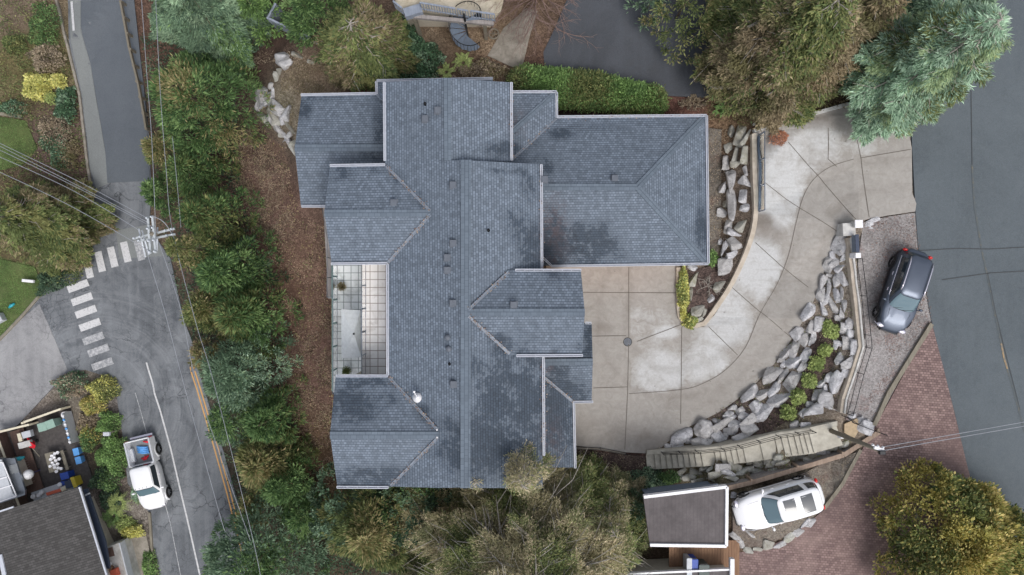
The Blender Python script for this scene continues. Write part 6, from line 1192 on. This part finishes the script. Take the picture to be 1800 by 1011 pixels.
def scatter(name, label, cat, poly, n, pal, tl, lw, z=.03, tilt=.5, up=0, dz=0):
    a = np.array(poly, float); x = R.uniform(a[:, 0].min(), a[:, 0].max(), n * 2); y = R.uniform(a[:, 1].min(), a[:, 1].max(), n * 2); k = inpoly(x, y, poly); x, y = x[k][:n], y[k][:n]
    cl = np.sin(x * .11 + np.sin(y * .07) * 2) + np.sin(y * .13 + np.sin(x * .09) * 2) + R.normal(0, .8, len(x)); k = cl > -1.1; g = np.array([tuple(v) for v in GG(list(zip(x[k], y[k])))]); m = len(g); g[:, 2] += z + dz * R.random(m); d = R.normal(0, 1, (m, 3)); d[:, 2] = up + .25 * np.abs(d[:, 2])
    o = leaves(name, g, d, R.uniform(.5, 1.4, m) * tl, R.uniform(.6, 1.3, m) * lw, pick(pal, m, g, .2), None, tilt); return tag(o, label, cat, kind='stuff')
HG = 'conifers of the tall roadside hedge'
A = tree
# the roadside band of conifers, top to bottom
A('conifer_tree','broad round golden green cypress at the top of the roadside hedge','tree',352,182,76,6,pal='green',mixp=('gold',.28),dens=2.2,group=HG,cone=.4,tl=.3)
A('conifer_tree','small yellow green conifer between the upper left road and the broad cypress','tree',283,262,30,4,pal='olive',mixp=('gold',.3),group=HG,dens=2.0)
A('conifer_tree','low green conifer overhanging the road just above the wired pole','tree',280,338,30,3.5,pal='green',group=HG,dens=1.9,tl=.26)
A('conifer_tree','olive conifer directly below the broad golden cypress','tree',335,300,48,5,pal='olive',mixp=('green',.4),group=HG,dens=2.0)
A('conifer_tree','green conifer level with the wired pole on its right','tree',362,382,50,7,pal='green',mixp=('olive',.4),group=HG,dens=2.0,tl=.28)
A('conifer_tree','gold tipped conifer right beside the pole arms','tree',345,440,38,8.5,pal='gold',mixp=('olive',.5),group=HG,dens=1.9)
A('conifer_tree','dense dark green conifer right of the gold tipped one','tree',398,478,62,6.5,pal='green',mixp=('dark',.3),group=HG,dens=2.1,tl=.28)
A('conifer_tree','brownish gold conifer on the road side of the mid hedge','tree',368,545,48,5,pal='olive',mixp=('gold',.5),group=HG,dens=1.9)
A('conifer_tree','tufted mid green conifer bulging towards the leaf covered slope','tree',428,556,56,6.5,pal='green',mixp=('olive',.5),group=HG,dens=2.1,tl=.32)
A('conifer_tree','pale brown shrubby conifer at the start of the yellow lines','tree',360,625,30,3,pal='brown',mixp=('gold',.4),group=HG,dens=1)
A('cedar_tree','soft blue green cedar in the lower middle of the hedge','tree',416,655,62,7,pal='blue',mixp=('mint',.2),group=HG,dens=2.2,tl=.22,cone=.5)
A('cedar_tree','second blue green cedar leaning over the yellow lines','tree',412,738,46,5.5,pal='blue',mixp=('green',.25),group=HG,dens=2.0,tl=.22,cone=.5)
A('conifer_tree','dark olive conifer between the blue cedar and the lower slope','tree',470,740,42,6,pal='green',mixp=('olive',.5),group=HG,dens=2.0,tl=.3)
A('conifer_tree','olive gold conifer below the blue green cedars','tree',462,812,52,5.5,pal='olive',mixp=('gold',.3),group=HG,dens=2.1,tl=.32)
A('conifer_tree','narrow straw coloured conifer beside the lowest part of the road','tree',447,888,30,4.5,pal='olive',mixp=('gold',.5),group=HG,dens=1.9,sq=(.7,1.3))
A('conifer_tree','deep green conifer in the shaded lower hedge','tree',500,850,46,5,pal='green',mixp=('green',.3),group=HG,dens=1.9)
A('fir_tree','large blue green fir at the bottom edge of the hedge','tree',452,985,92,7,pal='blue',mixp=('green',.3),group=HG,dens=2.0,tl=.26,cone=.5)
A('conifer_tree','dark shrubby conifer beside the bottom end of the slope','tree',535,905,44,3.5,pal='green',group=HG,dens=1)
A('fir_tree','drooping blue green fir overhanging the road at the top left','tree',345,0,112,8,'spray','blue',1.3,('green',.15),sq=(1.1,1),tl=.26,nb=90,cone=.65)
A('conifer_tree','bright mossy green tree at the top left beside the blue grey fence','tree',445,12,34,4,pal='bright',dens=1.9)
bare('bare_shrub','tangle of grey bare twigs below the bright mossy tree','shrub',452,60,34,1.2,9,'twig',2)
A('evergreen_tree','dark green evergreen behind the blue grey fence','tree',545,22,50,4,pal='green',mixp=('green',.3),dens=1.9)
A('conifer_tree','sparse brownish green conifer with bare branches above the house','tree',632,68,92,6.5,'spray','olive',1.0,('brown',.35),tl=.24,nb=80,twigs=2,cone=.6,bark='palebark')
bush('ivy_mass','mass of dark ivy between the brownish conifer and the terrace building','ivy',735,108,42,44,.8,'ivy',1.3,tl=.14,lw=.11); bush('ivy_mass','narrow strip of ivy running up beside the terrace building','ivy',715,60,20,40,.8,'ivy',1,tl=.14,lw=.11)
bush('shrub','brown faded shrub above the house ridge','shrub',850,122,42,18,.7,'dry',1.2,('brown',.4)); fern('sword_fern','yellow green fern below the spiral stair','fern',815,112,20,.35,'lime',22); fern('sword_fern','pale fern left of the faded brown shrub','fern',785,128,16,.3,'lime',16)
bare('bare_tree','leafless reddish tree spreading beside the terrace building','tree',945,-15,105,3.2,16,'twig',3,.8,.05,(-2.9,-.6))
# hedge above the garage
hp = [(925,140),(950,143),(975,145),(1000,148),(1025,150),(1050,152),(1075,156),(1100,162),(1125,168),(1148,172)]; g = GG(hp, 1.4); t = thing('hedge', 'long clipped green hedge between the house roof and the dark asphalt court', 'hedge', g[5]); C, D = [], []
for i, v in enumerate(g):
    n = 3600; az = R.random(n) * 2 * PI; el = np.arccos(1 - R.random(n) * 1.1); rr = 1.02 * (.93 + .12 * R.random(n)) * (1 if i < 6 else .85); o = np.stack([np.cos(az) * np.sin(el) * 1.0 * rr, np.sin(az) * np.sin(el) * rr * (1.0), np.cos(el) * 1.3], 1); C.append(np.array([v.x, v.y - .05, v.z + .4]) + o + R.normal(0, .09, (n, 3))); D.append(o + R.normal(0, .6, (n, 3)))
C = np.concatenate(C); D = np.concatenate(D); leaves('foliage', C, D, R.uniform(.08, .22, len(C)), R.uniform(.04, .07, len(C)), pick('bright', len(C), C, .17, ('olive', .45), 1.8), t)
m = MB()
for v in g: m.tube([v, v + Vector((0, 0, 1.2))], [.05, .02], 5)
m.build('stem', MT['bark'], t, True)
A('cypress_tree','rounded yellow green cypress at the top edge over the dark asphalt','tree',1207,2,56,3.6,pal='olive',mixp=('gold',.5),dens=1.6,cone=.4,tl=.22); A('fir_tree','small blue fir left of the rounded cypress at the top edge','tree',1148,-6,26,3,pal='blue',dens=1)
A('cedar_tree','huge brownish cedar with bare grey limbs at the upper right','tree',1420,46,146,9.5,'spray','brown',1.05,('olive',.45),sq=(1,.9),tl=.24,nb=150,twigs=4,cone=.55,bark='palebark')
A('cedar_tree','rust tinged cedar behind the huge brown one at the top right','tree',1530,15,80,9,'spray','brown',1.0,('olive',.3),tl=.25,nb=70,cone=.6,bark='palebark')
A('fir_tree','pale mint green fir with feathery sprays over the road corner','tree',1662,88,124,10.5,'spray','mint',1.0,('olive',.1),tl=.26,nb=110,twigs=3,cone=.6,bark='palebark',leafw=.05)
A('fir_tree','deep blue green fir at the top right corner','tree',1700,0,75,7,'spray','blue',1.2,None,tl=.26,nb=70)
A('fir_tree','dark fir in the shade of the top edge beside the cedar','tree',1320,-10,44,4,pal='dark',mixp=('blue',.3),dens=1)
for i, (x, y, r) in enumerate(((1276,186,20),(1262,196,12))): fern('sword_fern', ('large green sword fern between garage and cedar','small sword fern near the garage corner gravel')[i], 'fern', x, y, r, .4, 'bright', 18)
bush('shrub','low dry twiggy plants between the garage roof and the dark court','shrub',1220,180,24,12,.35,'dry',1); bush('shrub','green fern like plant at the lower right garage corner','shrub',1252,454,9,13,.4,'bright',1.3,tl=.16)
bush('shrub','round rust orange shrub in the corner of the driveway','shrub',1370,241,14,13,.55,'rust',3,tl=.12,lw=.035); 
bush('low_hedge','yellow green clipped hedge along the court beside the pointed bed','hedge',1202,513,9.5,45,.5,'yellbush',3.2,('lime',.3),tl=.11,lw=.09); bush('shrub','yellow green bush at the rounded tip of the pointed bed','shrub',1213,566,12,12,.45,'yellbush',3,('lime',.4),tl=.11,lw=.09)
bare('bare_shrub','small leafless branching shrub in the middle of the pointed bed','shrub',1245,502,26,.6,7,'palebark',2,1.2,.025)
for i, (x, y, r, l) in enumerate(((1463,582,12.5,'topmost lime shrub, just below the split boulders'),(1457,570,7,'tiny lime shrub sprouting above the topmost one'),(1452,616,10,'second lime shrub from the top of the rockery row'),(1438,640,12.5,'third lime shrub from the top, wide and uneven'),(1425,670,12.5,'fourth lime shrub from the top beside a blue grey block'),(1405,699,13.5,'fifth and largest lime shrub of the rockery row'),(1388,726,12.5,'lowest lime shrub of the rockery row'))): bush('lime_shrub', l, 'shrub', x, y, r, r, .5, 'lime', 2.4, None, 'lime shrubs in the rockery', tl=.13, lw=.09)
bush('grass_mound','mound of bright green grass at the tip of the golden tree island','grass',1668,862,40,20,.5,'bright',2.2,rot=.4,tl=.2,lw=.03)
A('cypress_tree','large amber and olive cypress in the bottom right corner','tree',1702,974,102,4.2,pal='amber',mixp=('olive',.3),dens=4.5,cone=.35,tl=.2,leafw=.1); A('cypress_tree','olive cypress cut by the right edge at the bottom','tree',1790,985,60,4,pal='olive',mixp=('amber',.4),dens=3,cone=.4,tl=.2,leafw=.1)
# bottom centre
LT = A('larch_tree','tall sparse brown larch with pale bare limbs at the bottom centre','tree',935,1015,235,10,'spray','larch',1.1,('olive',.35),sq=(1.15,.95),tl=.16,nb=120,twigs=7,cone=.5,bark='palebark',leafw=.038)
A('larch_tree','slender brown larch spiring over the lower roof edge','tree',920,822,80,10,'spray','larch',1.5,('olive',.3),tl=.15,nb=70,twigs=5,bark='palebark',leafw=.038)
A('larch_tree','small brown larch beside the dark bed below the court','tree',1070,915,80,6.5,'spray','larch',1.3,('olive',.5),tl=.15,nb=70,twigs=5,bark='palebark',leafw=.038); A('larch_tree','faded brown larch below the lower left roof corner','tree',790,935,95,6.5,'spray','brown',1.2,('olive',.3),tl=.15,nb=70,twigs=5,bark='palebark',leafw=.038)
A('larch_tree','small upright larch tips in front of the lower roof','tree',838,826,50,8.5,'spray','larch',1.5,None,tl=.15,nb=40,twigs=4,bark='palebark',leafw=.038)
for l in ([(975,985),(1000,960),(1030,930),(1062,900)], [(1005,975),(1036,958),(1070,948)], [(985,1004),(1030,985),(1085,972)], [(890,1005),(872,960),(850,925),(818,903)], [(912,1000),(905,950),(898,895)], [(927,1000),(927,945),(943,875),(953,812)], [(970,970),(983,920),(1002,876)], [(860,1000),(810,985),(768,966)], [(880,1000),(840,960),(790,950)], [(940,990),(960,940),(975,850)], [(900,990),(880,930),(872,870)]):
    q = smooth([(945,1045)] + l, 3); n_ = len(q); MB().tube([P(x, y, 13.4 - 2.9 * i / n_) for i, (x, y) in enumerate(q)], [.07 - .055 * i / n_ for i in range(n_)], 5).build('limb', MT['palebark'], LT, True)
    for k in range(2, n_ - 1, 2):
        x, y = q[k]; dx, dy = q[k + 1][0] - q[k - 1][0], q[k + 1][1] - q[k - 1][1]; sd = (-1) ** k
        MB().tube([P(x, y, 13.4 - 2.9 * k / n_), P(x + dx * .6 - sd * dy * .5, y + dy * .6 + sd * dx * .5, 13.3 - 2.9 * k / n_), P(x + dx * 1.6 - sd * dy * .8, y + dy * 1.6 + sd * dx * .8, 13.1 - 2.9 * k / n_)], [.025, .018, .01], 4).build('twig', MT['palebark'], LT, True)
A('cypress_tree','plump olive cypress with upright tufts below the lower left gable','tree',650,935,80,5.5,pal='olive',mixp=('gold',.4),dens=1.6,tl=.3); A('holly_tree','blue green broadleaf below the lower left gable corner','tree',600,893,52,3.5,pal='blue',mixp=('dark',.4),dens=1.3,tl=.15,leafw=.11,cone=.45)
A('laurel_tree','dark green laurel under the lower roof edge','tree',740,888,72,3.6,pal='dark',mixp=('green',.3),dens=1.3,tl=.15,leafw=.11,cone=.45); A('laurel_tree','dark green laurel behind the faded brown larch','tree',800,880,45,3.2,pal='dark',dens=1.1,tl=.15,leafw=.11,cone=.45)
bush('shrub','blue green rounded shrub between the dark bed and the carport','shrub',1140,844,36,18,.9,'blue',1.8,('dark',.3),tl=.13,lw=.08); bush('shrub','bright green shrub at the top edge of the carport side roof','shrub',1178,842,20,12,.7,'green',1.8,tl=.12,lw=.07)
A('evergreen_tree','dark evergreen squeezed between the small larch and the carport','tree',1115,892,36,3,pal='dark',mixp=('blue',.3),dens=1.2,tl=.16,leafw=.1); bush('shrub','green low plant in the shade of the dark bed','shrub',1042,852,10,14,.4,'ivy',1.3)
# left side
A('cedar_tree','wide brownish green cedar with curved pale limbs at the left edge','tree',44,386,98,7.5,'spray','olive',1.15,('brown',.35),sq=(1,.85),tl=.25,nb=110,twigs=1,cone=.55,bark='palebark'); bush('hedge','dark green hedge between the left cedar and the crossing','hedge',100,487,48,20,1,'dark',1.5,('olive',.4),rot=.5,tl=.13,lw=.08)
bush('shrub','bright yellow flowering shrub at the upper left','shrub',62,150,24,24,1,'yell',2.2,tl=.15,lw=.1); bush('shrub','smaller yellow shrub to the right of the larger yellow one','shrub',100,140,13,12,.9,'yell',2.2,tl=.15,lw=.1); bush('shrub','pale yellow green shrub below the two yellow ones','shrub',90,172,12,9,.7,'lime',2)
bush('ivy_mass','dark ivy beside the kerb at the upper left','ivy',112,182,18,34,.8,'ivy',1.5,tl=.14,lw=.1); bush('shrub','olive bushy shrub at the upper left lawn','shrub',22,76,18,16,.8,'olive',1.6)
bush('shrub','grey brown leafless thicket above the yellow shrubs','shrub',78,100,30,26,.7,'dry',1.2); bush('shrub','red brown thicket left of the kerb','shrub',92,232,30,34,.6,'dry',1.2,('ivy',.3)); bush('shrub','faded thicket beside the back lawn','shrub',112,272,26,28,.6,'brown',1.2,('ivy',.35)); bush('shrub','dark shrub at the far left beside the yellow shrub','shrub',20,190,30,14,.6,'brown',1.1,('ivy',.4)); bush('shrub','green ivy covered shrub at the top by the kerb','shrub',75,45,26,44,.5,'green',1.0,('dry',.3))
# island bushes
bush('shrub','grey green sparse shrub at the tip of the roadside island','shrub',122,678,32,22,1,'dry',1.4,('ivy',.5),tl=.13); bush('shrub','yellow olive bush with lime tips near the crossing','shrub',178,685,28,22,1,'yellbush',1.8,('olive',.4)); bush('shrub','amber tinged spreading bush left of the roadside island','shrub',160,712,22,18,.9,'amber',1.7,('yellbush',.4)); bush('shrub','brown and red leaved shrub between the yard and the island','shrub',150,745,16,18,.6,'dry',1.3,('amber',.3))
bush('shrub','amber green bush right of the pale blue crates','shrub',152,772,16,22,.9,'amber',1.8,('green',.3)); bush('shrub','bright green bush above the grey meter box','shrub',188,745,20,20,1,'bright',2,tl=.12,lw=.08); bush('shrub','large bright green bush beside the parked pickup','shrub',195,800,28,34,1.3,'bright',2,('green',.3),tl=.12,lw=.08); bush('shrub','dark green rounded bush below the large bright one','shrub',182,845,26,20,1.1,'dark',1.9,('green',.4),tl=.12,lw=.08)
fern('yucca','spiky yellow green yucca between the dark roof and the pickup','yucca',216,882,22,.7,'lime',42,.05); fern('yucca','darker spiky yucca just below the yellow green one','yucca',203,905,20,.5,'bright',36,.05); bush('shrub','dark green shrub behind the spiky yuccas','shrub',192,878,20,16,.8,'dark',1.4)
bush('shrub','pale yellow rounded shrub nearest the side path','shrub',230,936,20,12,.7,'yellbush',2.4,('yell',.4)); bush('shrub','olive yellow shrub just above the pale yellow one','shrub',216,922,16,12,.7,'lime',2); bush('hedge','small green hedge between side path and road at the bottom','hedge',262,1000,12,30,.7,'bright',1.8,('olive',.3),rot=.1); bush('shrub','grey leaved plant at the hood of the pickup','shrub',238,868,8,18,.4,'mint',1.2)
for i, (x, y, r) in enumerate(((601,504,9),(609,652,8))): 
    g = P(x, y, LO + .3); t = thing('potted_plant', ('round brown dried plant in a pot on the upper end of the lower terrace', 'green brown plant in a pot at the lower end of the lower terrace')[i], 'potted plant', g - Vector((0, 0, .3))); MB().lathe(g - Vector((0, 0, .3)), [(.13, 0), (.18, .28), (.15, .28)], 14).build('pot', MT['greypl'], t, True); n = 500; d = nrm(R.normal(0, 1, (n, 3))); d[:, 2] = abs(d[:, 2]); leaves('foliage', np.array(g) + d * .24 * R.random((n, 1)), d, .12, .03, pick(('rust', 'olive')[i] if i else 'brown', n), t)
# ground cover and litter
mul = [(440,215),(500,260),(525,370),(572,400),(582,520),(588,660),(588,850),(560,880),(520,760),(490,560),(430,420),(400,300)]
scatter('leaf_litter','brown fallen leaves covering the slope left of the house','leaf litter',mul,26000,'litter',.09,.06); scatter('leaf_litter','scattered yellow and tan leaves on the slope left of the house','leaf litter',mul,2500,'gold',.1,.07)
scatter('dead_stalks','thin dry stalks lying on the upper part of the slope','stalks',[(385,215),(470,225),(500,300),(520,420),(450,420),(400,300)],2600,'dry',.5,.018,.05); scatter('dead_stalks','thin dry stalks on the middle of the leaf covered slope','stalks',[(500,600),(585,560),(585,760),(530,760)],900,'dry',.5,.015,.05)
scatter('undergrowth','dark green undergrowth under the roadside hedge','undergrowth',[(250,60),(420,60),(420,300),(470,500),(520,760),(585,870),(570,1011),(440,1011),(400,830),(340,600),(290,420),(270,250)],16000,'dark',.2,.09,.05,.6,.4,.35)
scatter('undergrowth','mixed undergrowth among the trees at the bottom','undergrowth',[(560,860),(1010,860),(1110,860),(1120,1011),(560,1011)],11000,'dark',.2,.09,.05,.6,.4,.3); scatter('undergrowth','mixed undergrowth among the shrubs at the upper left','undergrowth',[(0,0),(96,0),(140,170),(160,320),(160,440),(0,450),(0,300),(66,262),(45,212),(0,200)],9000,'olive',.16,.06,.03,.6,.5,.25)
scatter('undergrowth','brown scrub on the bank above the house','undergrowth',[(400,120),(470,90),(560,100),(700,130),(900,130),(900,150),(660,150),(520,165),(500,110)],4500,'dry',.18,.03,.03,.6,.4,.2); scatter('undergrowth','dry grass on the knoll behind the upper left roof','undergrowth',[(500,110),(560,110),(640,150),(520,168),(515,230),(490,190)],3000,'brown',.14,.03,.02,.6,.6,.1)
scatter('undergrowth','scrub under the big cedar at the upper right','undergrowth',[(1240,60),(1560,0),(1600,170),(1400,205),(1300,225),(1235,205)],8000,'brown',.18,.06,.03,.6,.4,.3); scatter('leaf_litter','reddish leaves drifted over the gravel pad and pavers','leaf litter',[(1520,385),(1605,376),(1640,570),(1600,640),(1530,748),(1500,740),(1560,640)],2600,'redleaf',.06,.04,.05)
scatter('leaf_litter','fallen leaves on the parking pad around the white car','leaf litter',[(1290,870),(1500,800),(1450,890),(1390,935),(1300,955)],1500,'dry',.06,.04,.05); scatter('leaf_litter','bark and leaves in the gravel strip beside the garage','leaf litter',[(1246,226),(1290,226),(1290,470),(1246,466)],1800,'dry',.07,.04,.05); scatter('leaf_litter','bark pieces and leaves in the dark bed below the court','leaf litter',[(1012,790),(1100,800),(1136,802),(1134,835),(1110,850),(1030,855)],1400,'dry',.07,.04,.05)
rk = [(1478,410),(1510,460),(1515,600),(1480,720),(1330,765),(1180,790),(1150,792),(1215,750),(1310,690),(1395,590),(1440,500)]
scatter('weeds','small weeds and moss between the boulders of the driveway slope','weeds',rk,1500,'olive',.1,.05,.05,.6,.6,.15); scatter('leaf_litter','dry leaves caught between the boulders of the driveway slope','leaf litter',rk,2200,'dry',.07,.05,.05)
scatter('weeds','small weeds among the rocks of the stair border','weeds',[(1200,825),(1330,806),(1480,760),(1500,775),(1330,845),(1245,865)],1500,'olive',.1,.05,.05,.6,.6,.15)
lw_ = []   # leaves caught in the valleys and gutters of the big roof
for a, b, n in (((679,292,E0),(756,371,RC),60),((682,462,E0),(756,378,RC),60),((684,663,E0),(768,754,RD),80),((687,854,E0),(770,769,RD),70),((894,478,EE),(824,544,RE),50),((896,622,EE),(824,556,RE),70),((956,663,10.25),(1007,706,EH),40),((978,208,EG),(898,283,10.2),40),((955,640,E0),(956,800,E0),90),((952,300,E0),(953,470,E0),50),((900,150,E0),(900,282,E0),40),((980,206,EG),(1240,204,EG),60)):
    A_, B_ = P(*a), P(*b)
    for _ in range(n): q = A_.lerp(B_, R.random()); lw_.append((q.x + R.normal(0, .07), q.y + R.normal(0, .07), q.z + .07 + abs(R.normal(0, .01))))
lw_ = np.array(lw_); n = len(lw_); d = R.normal(0, 1, (n, 3)); d[:, 2] = .1
tag(leaves('leaf_litter', lw_, d, R.uniform(.05, .11, n), R.uniform(.03, .06, n), pick('litter', n), None, .3), 'brown leaves caught in the valleys and gutters of the large roof', 'leaf litter', kind='stuff')
scatter('lawn_blades','short grass of the lower left lawn','grass',[(0,450),(62,468),(76,512),(0,594)],9000,'bright',.07,.02,.03,.6,1); scatter('lawn_blades','short grass of the back lawn at the left edge','grass',[(0,205),(45,212),(66,262),(40,290),(0,300)],5000,'bright',.07,.02,.03,.6,1)

# ---------------------------------------------------------------- terrain sheet (after the holes are known)
gx = np.concatenate([[-420, -250, -150, -95, -65, -48], np.arange(-40, 40.01, .27), [48, 65, 95, 150, 250, 420]]); gy = np.concatenate([[-420, -250, -150, -95, -60, -38, -30], np.arange(-25, 25.01, .27), [30, 38, 60, 95, 150, 250, 420]])
X, Y = np.meshgrid(gx, gy); nx, ny = len(gx), len(gy); x, y = X.ravel(), Y.ravel(); z = hz(x, y); z += .05 * np.sin(x * 1.9 + np.sin(y * 2.3)) * np.sin(y * 2.1 + np.sin(x * 1.7)); z0_ = hz(x, y)
for hpoly in HOLES:
    k = inpoly(x, y, hpoly); z[k] = np.minimum(z[k], z0_[k] - .1)
ppx, ppy = topx(x, y, z)
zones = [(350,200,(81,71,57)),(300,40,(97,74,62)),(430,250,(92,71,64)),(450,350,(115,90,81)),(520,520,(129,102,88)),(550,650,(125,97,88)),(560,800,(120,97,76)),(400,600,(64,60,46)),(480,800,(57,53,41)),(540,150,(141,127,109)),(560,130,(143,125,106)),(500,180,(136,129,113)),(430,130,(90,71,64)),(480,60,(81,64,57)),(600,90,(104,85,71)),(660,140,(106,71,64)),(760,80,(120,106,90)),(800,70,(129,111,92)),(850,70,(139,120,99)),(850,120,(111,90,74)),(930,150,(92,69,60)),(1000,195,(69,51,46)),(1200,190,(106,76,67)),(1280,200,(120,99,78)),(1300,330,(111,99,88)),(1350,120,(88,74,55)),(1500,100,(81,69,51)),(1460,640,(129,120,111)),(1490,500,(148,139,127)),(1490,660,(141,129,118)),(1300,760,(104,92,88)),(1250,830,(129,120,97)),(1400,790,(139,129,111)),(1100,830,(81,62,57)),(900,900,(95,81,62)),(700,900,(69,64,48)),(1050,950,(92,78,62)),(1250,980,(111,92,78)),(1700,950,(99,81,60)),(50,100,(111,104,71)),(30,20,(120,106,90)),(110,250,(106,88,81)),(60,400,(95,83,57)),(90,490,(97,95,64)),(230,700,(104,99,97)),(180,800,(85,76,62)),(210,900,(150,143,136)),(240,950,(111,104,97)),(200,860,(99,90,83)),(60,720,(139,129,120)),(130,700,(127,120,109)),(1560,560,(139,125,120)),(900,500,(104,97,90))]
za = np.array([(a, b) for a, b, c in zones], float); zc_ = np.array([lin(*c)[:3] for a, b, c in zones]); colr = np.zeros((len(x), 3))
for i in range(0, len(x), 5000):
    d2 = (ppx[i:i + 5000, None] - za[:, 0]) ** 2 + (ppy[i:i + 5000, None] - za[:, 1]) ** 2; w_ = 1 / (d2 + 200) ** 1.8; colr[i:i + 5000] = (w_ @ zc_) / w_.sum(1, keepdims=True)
ii = (np.arange(ny - 1)[:, None] * nx + np.arange(nx - 1)[None, :]).ravel(); me = npmesh('ground', np.stack([x, y, z], 1), np.stack([ii, ii + 1, ii + 1 + nx, ii + nx], 1), 4, colr); me.polygons.foreach_set('use_smooth', [True] * len(me.polygons)); link('ground', me, MT['soil'])['kind'] = 'structure'
